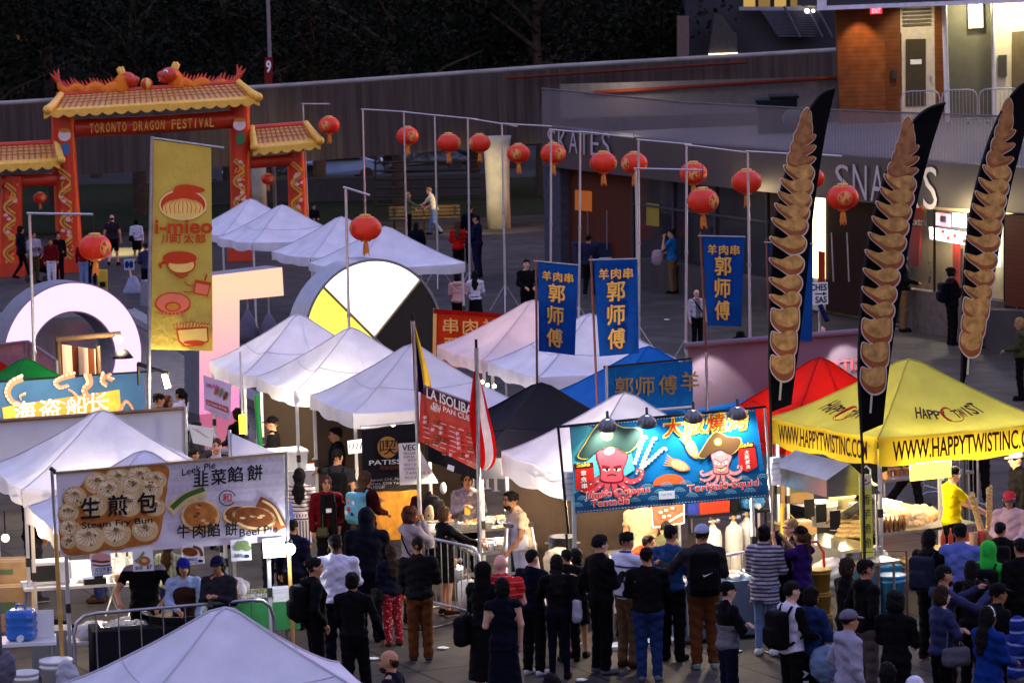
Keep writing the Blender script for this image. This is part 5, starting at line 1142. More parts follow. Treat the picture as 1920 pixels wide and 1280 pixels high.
for k in range(11):pl.stroke(b,[(330+k*5.6,616-k*.3),(324+k*6.8,602+abs(k-5)*1.0)],4.5,fr,.014,3);pl.stroke(b,[(330+k*5.6,615-k*.3),(325+k*6.7,604+abs(k-5)*1.0)],2,fp,.016,1.4)
pl.ell(b,364,642,20,4,fr,.017);b.build('emblem_print',parent=t)
b=MB();pl.text(b,'i-mieo',(291,438),(398,437),25,fr,.014,.05)
for ch,x in(('川',303),('町',323),('太',345),('郎',367)):pl.text(b,ch,(x,456),(x+18,456),17,fr,.014,.045)
b.build('lettering',parent=t)
b=MB();b.tube([pl.at(285,256,.02),pl.at(281,500,.02),pl.at(278,800,.02)],[.028,.032,.034],steel,8);b.tube([pl.at(278,800,.02),(pl.at(278,800).x,pl.at(278,800).y,0)],.035,steel,8);b.build('pole',parent=t);pole([pl.at(283,258,.02),pl.at(420,277,.02)],.014,steel,t,'top_arm')
t,pl=banner('stall_banner','black vertical banner with round gold emblem and PATISSERIE lettering','banner',[(678,808),(785,792),(786,918),(680,922)],51.0,51.9,paint('banner_black',(34,32,36)),.012)
gold=paint('gold_ink',(196,138,62));b=MB();pl.ell(b,727,838,20,21,gold,.014);pl.stroke(b,[(727+20*math.cos(a),838+21*math.sin(a))for a in np.linspace(0,6.28,30)],1.4,ink,.016,smooth=False);pl.text(b,'喫',(712,852),(743,851),28,ink,.016,.004)
pl.text(b,'PATISSERIE',(692,872),(790,867),9,wl_,.014,.02);pl.text(b,'喫輕甜點',(712,881),(748,879),8,paint('dim_gold',(120,74,30)),.014,.02)
pl.text(b,'Instagram: CHI_Patisserie',(683,904),(772,899),6,paint('print_grey',(170,165,170)),.014);pl.text(b,'Address: 5298 Yonge St.',(684,911),(770,907),6,paint('print_grey',(170,165,170)),.014);pl.text(b,'ON M2N5P7',(688,917),(722,915),6,paint('print_grey',(170,165,170)),.014);b.build('lettering',parent=t)
b=MB();og=mat('patterned_orange',(.42,.19,.03),.8,var=.3,nscale=9);sheet(b,pl,[(684,921),(790,917),(786,1010),(708,1012)],og,14,6,.02);b.build('counter_cloth',label='orange patterned counter cloth below the black patisserie banner',cat='cloth')
pole([pl.at(676,800,-.05),pl.at(790,788,-.05)],.015,alu,t,'top_bar')
t,pl2=banner('menu_sheet','handwritten white VEG menu sheet taped to the black patisserie banner','menu sheet',[(747,831),(780,829),(822,905),(750,909)],50.6,50.75,paper,.003)
pl2=VP((747,831),50.6,(822,829),50.9)
b=MB();pl2.text(b,'VEG',(754,845),(782,843),11,ink,.03,.02)
for k,(s,x0,x1,y)in enumerate((('REGULAR',757,779,852),('PUPUSA',757,777,859),('BEANS $5',765,780,865),('RICE + SALAD',758,792,873),('CHEESE 6.00',758,790,881),('TAMALE 5',760,806,889),('POT STEW 8.50',760,812,898))):pl2.text(b,s,(x0,y),(x1,y-1),4.5,ink,.03)
b.build('writing',parent=t)
t,pl=banner('stall_banner','red shiny menu banner with white writing hung on the black tent','banner',[(789,722),(888,757),(893,880),(785,826)],49.3,48.0,mat('print_red_vinyl',lin((206,48,24)),.35,var=.2,nscale=2),.02,ph=2)
b=MB();purp=paint('purple_head',(74,38,60),var=.3);pl.poly(b,[(790,724),(887,759),(887,782),(860,764),(830,752),(790,738)],purp,.012)
pl.text(b,'LA ISOLIBA',(800,745),(886,780),19,wl_,.03,.03,hx=0);pl.text(b,'EN PAN CUE',(812,764),(882,790),10,wl_,.03,.02);pl.text(b,'NEW',(808,768),(826,775),9,wl_,.03,.02)
rs=np.random.RandomState(8);pk=paint('pinkish_white',(228,190,186))
for r_ in range(7):
 for c_ in range(6):
  x,y=793+c_*16+rs.rand()*4,782+c_*5.4+r_*9;kk=rs.rand()
  if y>830+c_*8.5:continue
  if kk<.5:pl.stroke(b,[(x,y),(x+11,y+3.6)],1.6,pk,.03,smooth=False)
  elif kk<.68:pl.poly(b,[(x,y),(x+9,y+3),(x+9,y+9),(x,y+6)],ink,.03);pl.poly(b,[(x+1,y+1.6),(x+8,y+4),(x+8,y+7.6),(x+1,y+5)],brown,.032)
  else:pl.poly(b,[(x+6*math.cos(a)*(1 if q%2 else .4),y+5*math.sin(a)*(1 if q%2 else .4))for q,a in enumerate(np.linspace(0,6.28,11)[:-1])],pk,.03)
b.build('print',parent=t);pole([pl.at(788,720,.01),pl.at(889,756,.01)],.014,steel,t,'top_bar')
b=MB();q=VP((838,872),48.4,(852,880),48.2);q.slab(b,[(840,870),(852,874),(850,884),(838,879)],paper,.004);b.build('paper_tag',label='small white paper tag stuck on the black tent valance',cat='tag')
obn=fab('orange_red',(214,76,40),var=.12,trans=.2);obd=fab('red_hem',(170,30,18));obg=paint('pale_gold',(226,168,96))
t,pl=banner('stall_banner','orange red banner seen from its back with mirrored gold characters','banner',[(814,582),(945,592),(943,690),(812,690)],66,65,obn,.015)
b=MB();pl.poly(b,[(813,579),(946,588),(946,596),(813,587)],obd,.01);pl.poly(b,[(812,588),(819,588),(817,690),(811,690)],obg,.01);
for ch,x,y in(('羊',905,626),('肉',868,626),('串',831,624)):pl.text(b,ch,(x,y),(x+28,y+1),28,obg,.014,.03,mirror=True)
for ch,x,y in(('傅',868,662),('师',833,660)):pl.text(b,ch,(x,y),(x+28,y+1),28,obg,.014,.03,mirror=True)
b.build('lettering',parent=t)
for q in((814,578),(945,588)):pole([pl.at(q[0],q[1],-.02),(pl.at(*q).x,pl.at(*q).y,0)],.02,steel,t)
blp=fab('banner_blue',(32,118,186),var=.1);gold2=paint('brown_gold',(150,124,74))
t,pl=banner('stall_banner','wide blue banner with gold brush characters in front of the blue tent','banner',[(1136,690),(1298,676),(1300,768),(1136,764)],52.0,52.8,blp,.012)
b=MB()
for ch,x,y in(('郭',1153,743),('师',1193,742),('傅',1235,740),('羊',1277,733)):pl.text(b,ch,(x,y),(x+34,y-1),36,gold2,.014,.025)
b.build('lettering',parent=t);pole([pl.at(1132,688,.0),pl.at(1296,672,0)],.018,blackm,t,'top_bar');pole([pl.at(1137,684,.02),pl.at(1138,780,.02)],.022,mat('leg_white',(.55,.55,.56),.4),t,'frame_post');pole([pl.at(1136,775,.02),pl.at(1300,762,.02)],.022,mat('leg_white',(.55,.55,.56),.4),t,'frame_rail')
mv=fab('mauve',(172,154,168),var=.15,nscale=.9,trans=.35,bump=.4,bscale=3)
t,pl=banner('stall_banner','long mauve banner seen from behind with faint mirrored red letters','banner',[(1286,652),(1616,624),(1618,770),(1288,790)],54.0,55.2,mv,.05,30,8)
b=MB();b.tube([pl.at(1284,648,0),pl.at(1616,621,0)],.05,mat('mauve_hem',(.2,.14,.18),.8),8);b.build('top_bar',parent=t)
b=MB();pl.text(b,'KITY',(1558,697),(1618,692),20,paint('faint_red',(196,96,100)),.004,.04,mirror=True);pl.stroke(b,[(1330,735),(1322,722),(1332,710),(1340,722)],1.5,paint('faint_line',(180,140,160)),.004);b.build('lettering',parent=t)
for q in((1288,652),(1614,624)):pole([pl.at(q[0],q[1],-.03),(pl.at(*q).x,pl.at(*q).y,0)],.025,steel,t)
for x,y in((1330,655),(1590,634)):lamp('mauve_wash',pl.at(x,y-6,.55),22,(1,.93,.9),.05,62,pl.at(x+2,y+70,0),.35)
t,pl=banner('poster','small pink poster with a red stripe hanging from the white tent','poster',[(381,703),(434,720),(432,790),(383,768)],52.6,51.4,paint('pink_poster',(236,206,220)),.01)
b=MB();pl.text(b,'Bubble Waffles',(386,724),(412,731),8,paint('hot_pink',(214,90,150)),.014,.02);pl.poly(b,[(386,748),(427,763),(427,774),(387,758)],paint('poster_red',(190,60,60)),.014)
for x,y,m_ in((405,732,brown),(414,736,greenf),(422,742,dkbr)):pl.ell(b,x,y,3,9,m_,.014,20)
for k in range(3):pl.stroke(b,[(388,766+k*4),(426,779+k*4)],1,paint('print_grey',(170,165,170)),.014,smooth=False)
pl.text(b,'Ice Cream & Fruit',(389,757),(425,770),6,wl_,.018,.01);b.build('print',parent=t)
sea=mat('print_sea',lin((16,104,160)),.6,var=.12,nscale=1.2);
t,pl=banner('stall_banner','blue sea banner with two pirate octopuses over the grilled squid stall','banner',[(1068,797),(1416,766),(1440,931),(1079,962)],45.05,45.95,sea,.008,24,10)
b=MB();deep=paint('deep_sea',(24,70,110));aqua=paint('aqua',(86,178,186));wave1=paint('wave_line',(120,170,190));sunm=paint('sun_orange',(226,96,50))
pl.poly(b,[(1076,925),(1110,912),(1160,918),(1200,905),(1260,898),(1300,904),(1360,888),(1400,892),(1436,880),(1440,928),(1080,959)],deep,.010)
pl.poly(b,[(1070,800),(1100,797),(1180,830),(1190,880),(1130,920),(1077,930)],aqua,.0095)
pl.ell(b,1255,908,31,20,sunm,.0115,-4,24,180,360)
rs=np.random.RandomState(2)
for k in range(30):
 x=1082+k*12;y0=955-(x-1080)*.086-4-(k%3)*12
 for r_ in(4,7.5,11):pl.stroke(b,[(x+r_*math.cos(a),y0-r_*.8*math.sin(a))for a in np.linspace(.2,2.95,9)],1.2,wave1,.013,smooth=False)
b.build('sea_print',parent=t)
def octo(cx,cy,s,body,dark,hatm,grin):
 b=MB();X=lambda x,y:(cx+x*s,cy+y*s);L=.016
 for k,pts in enumerate(([(-14,18),(-30,26),(-46,30),(-52,22),(-46,18)],[(-12,22),(-26,38),(-42,44),(-54,38)],[(-6,24),(-12,46),(-28,54),(-36,48)],[(4,24),(8,48),(24,54),(34,46),(28,42)],[(10,22),(26,38),(44,42),(52,34)],[(14,18),(32,26),(48,20),(52,8),(44,6),(42,12)])):
  P=[X(*p)for p in pts];pl.stroke(b,P,13*s,dark,L,4*s);pl.stroke(b,P,10*s,body,L+.002,2.6*s)
  for q in crom(P,3)[2::2]:pl.ell(b,q[0],q[1]+2*s,1.6*s,1.3*s,paint('sucker',(240,215,190)),L+.004,0,7)
 pl.blob(b,[X(-27,-20),X(-22,-36),X(0,-44),X(22,-36),X(28,-16),X(20,6),X(18,26),X(-18,26),X(-20,6)],dark,L+.005);pl.blob(b,[X(-25,-20),X(-20,-34),X(0,-41),X(20,-34),X(26,-16),X(18,6),X(16,24),X(-16,24),X(-18,6)],body,L+.007)
 pl.ell(b,*X(-4,-26),9*s,6*s,paint('octo_shine',(240,180,185)),L+.009,-20)
 ew=paint('eye_white',(240,235,215))
 if grin:
  for sg in(-1,1):pl.poly(b,[X(sg*2,0),X(sg*15,-9),X(sg*16,2),X(sg*5,5)],ew,L+.011);pl.stroke(b,[X(sg*1,-2),X(sg*17,-11)],2.4*s,dark,L+.013,smooth=False);pl.ell(b,*X(sg*8,0),2*s,2*s,ink,L+.013)
  pl.poly(b,[X(-12,10),X(0,13),X(13,7),X(10,18),X(2,22),X(-8,19)],paint('teeth',(236,220,150)),L+.011);pl.stroke(b,[X(-14,9),X(0,13),X(15,5)],1.6*s,ink,L+.013);[pl.stroke(b,[X(q,11),X(q*.8+1,20)],.8*s,ink,L+.013,smooth=False)for q in(-7,-2,3,8)]
 else:
  for sg in(-1,1):pl.ell(b,*X(sg*9,4),6.5*s,4*s,ew,L+.011);pl.ell(b,*X(sg*8,5),2.2*s,2.4*s,ink,L+.013);pl.poly(b,[X(sg*2,0),X(sg*17,-3),X(sg*16,3),X(sg*3,3.5)],dark,L+.015)
  pl.stroke(b,[X(-8,15),X(0,13),X(8,15)],1.6*s,dark,L+.011)
 b.build('octopus_print',parent=t);b=MB()
 yl_=paint('hat_trim',(222,190,80));hp=[X(-56,-18),X(-44,-40),X(-30,-62),X(-14,-78),X(2,-74),X(18,-66),X(44,-64),X(50,-52),X(40,-34),X(24,-24),X(0,-34),X(-24,-26),X(-40,-14)]
 pl.blob(b,[(cx+(x-cx)*1.05,cy-42*s+(y-cy+42*s)*1.06)for x,y in hp],yl_,L+.016);pl.blob(b,hp,hatm,L+.018);pl.ell(b,*X(-8,-54),10*s,10*s,paint('hat_badge',(226,150,60)),L+.02);pl.ell(b,*X(-8,-54),6*s,6*s,paint('hat_badge2',(240,220,160)),L+.022);b.build('hat_print',parent=t)
octo(1147,874,1.1,paint('octo_red',(206,76,84)),paint('octo_dark',(120,30,40)),paint('hat_green',(44,62,56)),False);octo(1352,868,.74,paint('octo_pink',(224,140,136)),paint('octo_dark2',(150,70,70)),paint('hat_brown',(96,66,40)),True)
b=MB();squ=paint('squid',(236,190,130));sq2=paint('squid_dark',(206,130,70))
for x0,y0,x1,y1 in((1190,868,1208,818),(1203,872,1226,820),(1202,878,1244,840)):
 pl.stroke(b,[(x0,y0),((x0+x1)/2,(y0+y1)/2),(x1,y1),(x1+6,y1+4)],6,squ,.014,4)
 for k in range(7):f=k/7;pl.ell(b,x0+(x1-x0)*f,y0+(y1-y0)*f,4.6,2.2,paint('letter_white',(244,236,220)),.017,20,8)
for cx,cy,rt in((1298,842,60),(1275,872,20)):
 c_,s_=math.cos(R(rt)),math.sin(R(rt));X=lambda x,y:(cx+x*c_-y*s_,cy+x*s_+y*c_)
 pl.blob(b,[X(-20,0),X(-12,-9),X(8,-8),X(20,0),X(8,9),X(-12,9)],sq2,.014);pl.blob(b,[X(-17,0),X(-10,-7),X(8,-6),X(16,0),X(8,7),X(-10,7)],squ,.016)
 for k in range(-2,3):pl.stroke(b,[X(-16,k*3),X(-30,k*5)],3.4,sq2,.0145,1)
 for k in range(4):pl.stroke(b,[X(-8+k*6,-7),X(-6+k*6,7)],1,sq2,.018,smooth=False)
b.build('squid_print',parent=t)
b=MB();yel_=paint('glow_yellow',(250,210,70));rd_=paint('char_red',(226,70,30))
for ch,x,y in(('大',1245,819),('阪',1286,813),('燒',1326,810),('烤',1367,806)):
 pl.text(b,ch,(x-1.5,y+1.5),(x+35.5,y-2),37,yel_,.018,.085);pl.text(b,ch,(x+1,y),(x+33,y-3),33,rd_,.022,.03)
pinkw=paint('letter_halo',(250,228,220));lr=paint('letter_red',(226,62,46))
for s,p0,p1,h in(('Jumbo Octopus',(1097,939),(1219,926),17),('Tentacle',(1108,951),(1180,944),14),('Teriyaki Squid',(1288,927),(1422,914),18)):
 pl.text(b,s,p0,p1,h,pinkw,.045,.06);pl.text(b,s,(p0[0]+.6,p0[1]-.6),(p1[0]-.6,p1[1]-.6),h-1.2,lr,.05,.012)
b.build('lettering',parent=t)
b=MB();rb=paint('sale_red',(206,40,36));br_=paint('sale_brown',(90,30,20))
pl.poly(b,[(1078,877),(1113,873),(1116,914),(1098,922),(1080,917)],rb,.018);pl.poly(b,[(1076,869),(1112,866),(1113,876),(1077,879)],br_,.02);pl.text(b,'Sale',(1081,876),(1106,873),8,yel_,.024,.03)
for k,ch in enumerate('章魚串'):pl.text(b,ch,(1089+k*1,892+k*12),(1099+k*1,891+k*12),10,wl_,.024,.035)
b.build('sale_print',parent=t);b=MB();pl.poly(b,[(1384,838),(1415,834),(1420,874),(1402,884),(1386,880)],rb,.018);pl.poly(b,[(1383,832),(1414,829),(1415,838),(1384,841)],br_,.02);pl.text(b,'Sale',(1387,839),(1411,836),8,yel_,.024,.03)
for k,ch in enumerate('大阪魷魚'):pl.text(b,ch,(1396+k*1,852+k*9),(1404+k*1,851+k*9),8,wl_,.024,.035)
b.build('sale_print',parent=t)
b=MB();pl.slab(b,[(1235,921),(1265,919),(1265,934),(1236,936)],paint('pale_card',(206,206,214)),.004,.03);pl.text(b,'Cash Only',(1239,930),(1260,928),5,blue,.034);b.build('cash_card',parent=t)
b=MB();cordm=mat('white_cord',(.7,.7,.72),.6)
for k in range(60):
 f=k/60;pl.stroke(b,[(1072+344*f,800-31*f),(1072+344*(f+.009),800-31*(f+.009))],1.2,cordm,.014,smooth=False)
 pl.stroke(b,[(1083+355*f,959-31*f),(1083+355*(f+.009),959-31*(f+.009))],1.2,cordm,.014,smooth=False)
b.build('stitching',parent=t)
OB=pl
b=MB();b.tube([pl.at(1046,800,.02),pl.at(1436,762,.02)],.018,blackm,8);b.build('top_bar',parent=t)
b=MB();b.tube([pl.at(1046,796,.04),pl.at(1066,1000,.04)],.018,blackm,8);b.tube([pl.at(1062,1000,.04),pl.at(1070,1100,.04)],.018,blackm,8);b.build('pole',parent=t)
for x0,y0,x1,y1 in((1434,764,1447,960),):pole([pl.at(x0,y0,.02),pl.at(x1,y1,.02)],.018,alu,t)
for k,(x,y)in enumerate(((1139,793),(1213,786),(1300,776),(1383,770))):
 c=pl.at(x,y,.28);tt=thing('clamp_lamp',('grey clamp lamp over the hat of the big octopus','grey clamp lamp above the squid skewers on the sea banner','grey clamp lamp above the second yellow character of the sea banner','grey clamp lamp at the sale tag end of the sea banner')[k],'lamp',c,'clamp lamps over the sea banner')
 b=MB();M_=Matrix.Rotation(R(28),3,'X');prof=[(.13,-.07),(.115,-.01),(.07,.04),(.03,.06)];vs=[];fs=[]
 for r_,z in prof:
  for q in range(16):a=q*math.pi/8;vs.append(c+M_@Vector((r_*math.cos(a),r_*math.sin(a),z)))
 for i in range(3):
  for q in range(16):fs.append((i*16+q,i*16+(q+1)%16,(i+1)*16+(q+1)%16,(i+1)*16+q))
 b.add(vs,fs,mat('lamp_grey',(.14,.14,.16),.35,.6),True);b.build('lamp_shade',parent=tt)
 b=MB();b.ball(c+Vector((0,.02,-.03)),.045,glow('lampwhite2',(235,250,255),3));b.build('bulb',parent=tt)
 b=MB();b.tube([c+Vector((0,-.02,.05)),c+Vector((0,.02,.14)),pl.at(x,y-3,.03)],.022,blackp,6);b.build('clamp',parent=tt)
 lamp('clamp_light',c+Vector((0,.04,-.1)),19,(.93,1,.96),.05,125,pl.at(x+1,y+75,.0),.7)
# ================================================================== blue vertical banners
bb=fab('banner_royal',(26,86,166),var=.1,nscale=2,trans=.12);gb=paint('gold_brush',(196,160,84));gbs=paint('gold_shade',(120,70,40))
def vbanner(q,Y,label,basey,chars=True):
 t,pl=banner('vertical_banner',label,'banner',q,Y,Y+.15,bb,.018,8,14,q[0][0]*.1,'blue vertical banners')
 b=MB();w_=q[1][0]-q[0][0];hh=q[3][1]-q[0][1];X=lambda f,g:(q[0][0]*(1-g)+q[3][0]*g+f*((q[1][0]-q[0][0])*(1-g)+(q[2][0]-q[3][0])*g),(q[0][1]*(1-f)+q[1][1]*f)*(1-g)+(q[3][1]*(1-f)+q[2][1]*f)*g)
 if chars:
  for ch,f,g,s in(('羊',.11,.2,.22),('肉',.39,.2,.22),('串',.67,.2,.22),('郭',.27,.43,.42),('师',.25,.68,.42),('傅',.23,.93,.42)):
   p0,p1=X(f,g),X(f+s,g)
   for m_,o_,dx in((gbs,.012,1.2),(gb,.016,0)):pl.text(b,ch,(p0[0]+dx*.0-dx,p0[1]+dx),(p1[0]-dx,p1[1]+dx),s*w_*1.06,m_,o_,.03)
  b.build('lettering',parent=t)
 a=pl.at(q[0][0]-4,q[0][1]-8,-.0);c=pl.at(q[3][0]-3 if q[3][0]<q[0][0]+12 else q[0][0]+8,basey,0)
 b=MB();b.tube([a,c],.018,mat('maroon_pole',(.12,.05,.05),.5),8);b.tube([c,(c.x,c.y,0)],.02,steel,8);b.build('pole',parent=t)
 b=MB();b.tube([pl.at(q[0][0]-8,q[0][1]-1,.01),pl.at(q[1][0]+1,q[1][1]-1,.01)],.012,steel,6);b.build('top_arm',parent=t)
vbanner([(1009,490),(1084,498),(1078,666),(1010,658)],52.9,'blue vertical banner on a pole rising from the black tent peak',720)
vbanner([(1112,488),(1195,486),(1198,662),(1124,668)],50.6,'blue vertical banner standing before the blue tent, second from the black peak',760)
vbanner([(1317,443),(1396,445),(1390,612),(1327,610)],53.0,'blue vertical banner by the white haired man in a white jacket',660)
vbanner([(1441,455),(1524,458),(1523,640),(1446,636)],52.6,'blue vertical banner mostly hidden behind the first feather flag',660)
# ================================================================== black feather flags printed with twisted potatoes
blk=fab('flag_black',(26,24,28),var=.15,nscale=2);pot=paint('potato',(190,146,84),var=.4,nscale=9);pot2=paint('potato_top',(160,112,70),var=.35,nscale=9);pob=paint('potato_brown',(150,88,52),var=.2,nscale=6);pod=paint('potato_edge',(206,190,180));stick=paint('stick',(200,190,165))
def feather(L,Rg,bot,axis,wid,Y,label,basexy,pr):
 pl=VP((L[0][0],L[0][1]),Y,(L[0][0]+100,L[0][1]),Y+.3);t=thing('feather_flag',label,'flag',Vector((pl.at(*L[-1]).x,pl.at(*L[-1]).y,0)),'black feather flags with twisted potatoes')
 Lc,Rc=crom(L,10),crom(Rg,10);n=46;b=MB();vs=[];vb=[]
 def samp(P,f):i=f*(len(P)-1);k=min(int(i),len(P)-2);u=i-k;return(P[k][0]*(1-u)+P[k+1][0]*u,P[k][1]*(1-u)+P[k+1][1]*u)
 m=7
 for i in range(n+1):
  a,c=samp(Lc,i/n),samp(Rc,i/n)
  for j in range(m+1):
   u=j/m;x,y=a[0]*(1-u)+c[0]*u,a[1]*(1-u)+c[1]*u;o_=.012*math.sin(i*.35+j*.6)*u-.014;vs.append(pl.at(x,y,o_));vb.append(pl.at(x,y,o_-.004))
 f=[(i*(m+1)+j,(i+1)*(m+1)+j,(i+1)*(m+1)+j+1,i*(m+1)+j+1)for i in range(n)for j in range(m)]
 b.add(vs,f,blk,True);b.add(vb,[tuple(reversed(q))for q in f],blk,True);b.build('cloth',parent=t)
 b=MB();b.tube([pl.at(x-1,y,.0)for x,y in Lc]+[pl.at(*basexy)],.02,blackm,8);e=pl.at(*basexy);b.tube([e,(e.x,e.y,0)],.022,blackm,8);b.build('pole',parent=t)
 A=crom(axis,12);N=17;b=MB()
 def ax(fr):
  x,y=samp(A,fr);x1,y1=samp(A,min(1,fr+.02));x0,y0=samp(A,max(0,fr-.02));d=math.hypot(x1-x0,y1-y0)or 1;return x,y,(x1-x0)/d,(y1-y0)/d
 Ln=sum(math.hypot(A[i+1][0]-A[i][0],A[i+1][1]-A[i][1])for i in range(len(A)-1))
 x,y,dx,dy=ax(1.0);pl.stroke(b,[(x,y-4),(x-dx*0-4,y+50)],4,stick,.02,smooth=False)
 for i in range(N):
  f=(i+.5)/N;x,y,dx,dy=ax(f);nx,ny=-dy,dx
  if nx>0:nx,ny=-nx,-ny
  w_=wid[1]/33*float(np.interp(f,(0,.12,.35,.6,.82,1),(11,18,29,33,27,21)));s=Ln/N
  cs=.92 if .12<f<.8 else 1;T=lambda a_,c_:(x+nx*a_*w_*1.02+dx*c_*s*cs,y+ny*a_*w_*1.02+dy*c_*s*cs)
  if f<.12:P=[T(-.75,-.4),T(0,-.85),T(.8,-.4),T(.9,.3),T(0,.75),T(-.8,.4)]
  elif f<.8:
   q=-1 if f<.3 else 1;P=[T(q*1.1,-.3),T(q*.95,-.42),T(q*.4,-.26),T(q*.0,-.5),T(-q*.55,-.72),T(-q*1.0,-.4),T(-q*1.06,.1),T(-q*.8,.55),T(-q*.2,.72),T(q*.35,.4),T(q*.85,.06)]
  else:P=[T(1.0,-.6),T(.4,-.55),T(-.2,-.8),T(-.8,-.85),T(-1.02,-.5),T(-1.03,.5),T(-.6,.9),T(0,.98),T(.6,.7),T(1.02,.2)]
  C_=crom(P,5,True);cx,cy=T(0,0);pl.poly(b,[(cx+(a-cx)*1.07,cy+(c-cy)*1.12)for a,c in C_],pod,.016+i*.0006);pl.poly(b,C_,pob,.0175+i*.0006)
  pl.poly(b,[(cx+(a-cx)*.93-dx*s*.16,cy+(c-cy)*.72-dy*s*.17)for a,c in C_],pot if f>.32 else pot2,.019+i*.0006)
 b.build('potato_print',parent=t)
feather([(1567,166),(1540,178),(1514,215),(1487,285),(1462,372),(1449,460),(1445,560),(1443,680),(1446,772)],[(1567,166),(1556,212),(1546,262),(1532,350),(1521,440),(1510,550),(1497,660),(1488,725),(1484,758)],None,[(1512,222),(1508,260),(1500,310),(1490,370),(1480,430),(1474,520),(1472,600),(1466,700)],(13,31),50.2,'black twisted potato feather flag beside the red tent',(1447,880),1)
feather([(1773,194),(1738,206),(1704,240),(1672,300),(1643,390),(1624,490),(1614,600),(1611,700),(1616,812)],[(1773,194),(1756,245),(1742,292),(1722,370),(1706,450),(1692,540),(1676,630),(1664,720),(1656,795)],None,[(1702,238),(1700,280),(1690,330),(1676,390),(1662,460),(1650,540),(1644,620),(1636,724)],(15,33),46.9,'black twisted potato feather flag on the near corner of the yellow tent',(1618,880),2)
feather([(1946,150),(1916,160),(1885,198),(1856,262),(1832,345),(1816,430),(1808,520),(1806,600),(1803,722)],[(1946,150),(1930,215),(1914,280),(1896,350),(1880,430),(1866,510),(1848,590),(1828,650),(1806,724)],None,[(1890,200),(1884,250),(1872,310),(1858,370),(1846,430),(1838,510),(1830,580),(1818,652)],(14,29),52.5,'black twisted potato feather flag behind the yellow tent, cut by the picture edge',(1806,790),3)
# ================================================================== lantern poles and red lanterns
lant=mat('lantern_silk',(.85,.05,.014),.42,var=.08,nscale=4,trans=.3);lgold=mat('lantern_gold',(.72,.34,.1),.5,var=.2,nscale=14);tas=mat('tassel',(.75,.26,.05),.8,var=.2)
def lantern_proto():
 t=thing('red_lantern','x','lantern',(0,0,0),'red festival lanterns');n=28;r_=.33;hh=.245;b=MB();vs=[];fs=[];K=12
 for i in range(K+1):
  ph=-1.25+2.5*i/K;z=hh*math.sin(ph)/math.sin(1.25)
  for k in range(n*2):
   a=math.pi*k/n;rr=(r_*math.cos(ph)**.8)*(1 if k%2 else .965);vs.append((rr*math.cos(a),rr*math.sin(a),z))
 for i in range(K):
  for k in range(n*2):k2=(k+1)%(n*2);fs.append((i*n*2+k,i*n*2+k2,(i+1)*n*2+k2,(i+1)*n*2+k))
 b.add(vs,fs,lant,True);b.build('silk_body',parent=t)
 b=MB();b.lathe((0,0,0),[(.12,hh-.015),(.12,hh+.035),(.07,hh+.05),(.0,hh+.05)],lgold,20)
 for k in range(12):a=k*math.pi/6;b.ball((.15*math.cos(a),.15*math.sin(a),hh-.022),(.045,.045,.02),lgold,8,5)
 b.build('cap',parent=t)
 b=MB();b.lathe((0,0,0),[(.1,-hh-.03),(.115,-hh+.005),(.1,-hh+.02)],lgold,20);b.build('base_ring',parent=t)
 b=MB();b.lathe((0,0,0),[(.028,-hh-.03),(.05,-hh-.07),(.06,-hh-.25),(.058,-hh-.255),(0,-hh-.25)],tas,12);
 for k in range(10):a=k*.63;b.tube([(.05*math.cos(a),.05*math.sin(a),-hh-.1),(.065*math.cos(a),.065*math.sin(a),-hh-.27-.03*(k%3))],.009,tas,4)
 b.build('tassel',parent=t)
 b=MB()
 for ang in(-1.9,1.2):
  def S(u,v,o_):
   ph=v/hh*1.25*.8;a=ang+u/r_;rr=r_*max(.05,math.cos(ph))**.8+o_;return(rr*math.cos(a),rr*math.sin(a),hh*math.sin(ph)/math.sin(1.25))
  def rib(pts,w_,o_=.012):
   P=crom(pts,5);v_=[]
   for i,(x,y)in enumerate(P):
    x0,y0=P[max(0,i-1)];x1,y1=P[min(len(P)-1,i+1)];L=math.hypot(x1-x0,y1-y0)or 1;v_+=[S(x-(y1-y0)/L*w_,y+(x1-x0)/L*w_,o_),S(x+(y1-y0)/L*w_,y-(x1-x0)/L*w_,o_)]
   b.add(v_,[(2*i,2*i+1,2*i+3,2*i+2)for i in range(len(P)-1)],lgold)
  rib([(.14*math.cos(q),.14*math.sin(q))for q in np.linspace(0,6.3,16)],.008)
  rib([(0,.12),(.05,.06),(-.02,0),(-.05,-.06),(.0,-.11)],.035);rib([(-.1,.05),(-.06,.0),(-.1,-.05)],.02);rib([(.09,.05),(.06,-.02),(.09,-.06)],.02)
 b.build('gold_emblem',parent=t)
 b=MB();b.tube([(0,0,hh+.04),(0,0,hh+.5)],.006,blackp,4);b.build('cord',parent=t);return t
LPROTO=lantern_proto();first=True
def lantern(p,label,rz,sc=1.0):
 global first
 if first:LPROTO.location=p;LPROTO.rotation_euler.z=rz;LPROTO['label']=label;LPROTO['_o']=list(p);LPROTO.scale=(sc,)*3;first=False;return LPROTO
 o=dup(LPROTO,p,label,rz);o.scale=(sc,)*3;return o
polem=mat('pale_pole',(.52,.48,.5),.4,.5,var=.08)
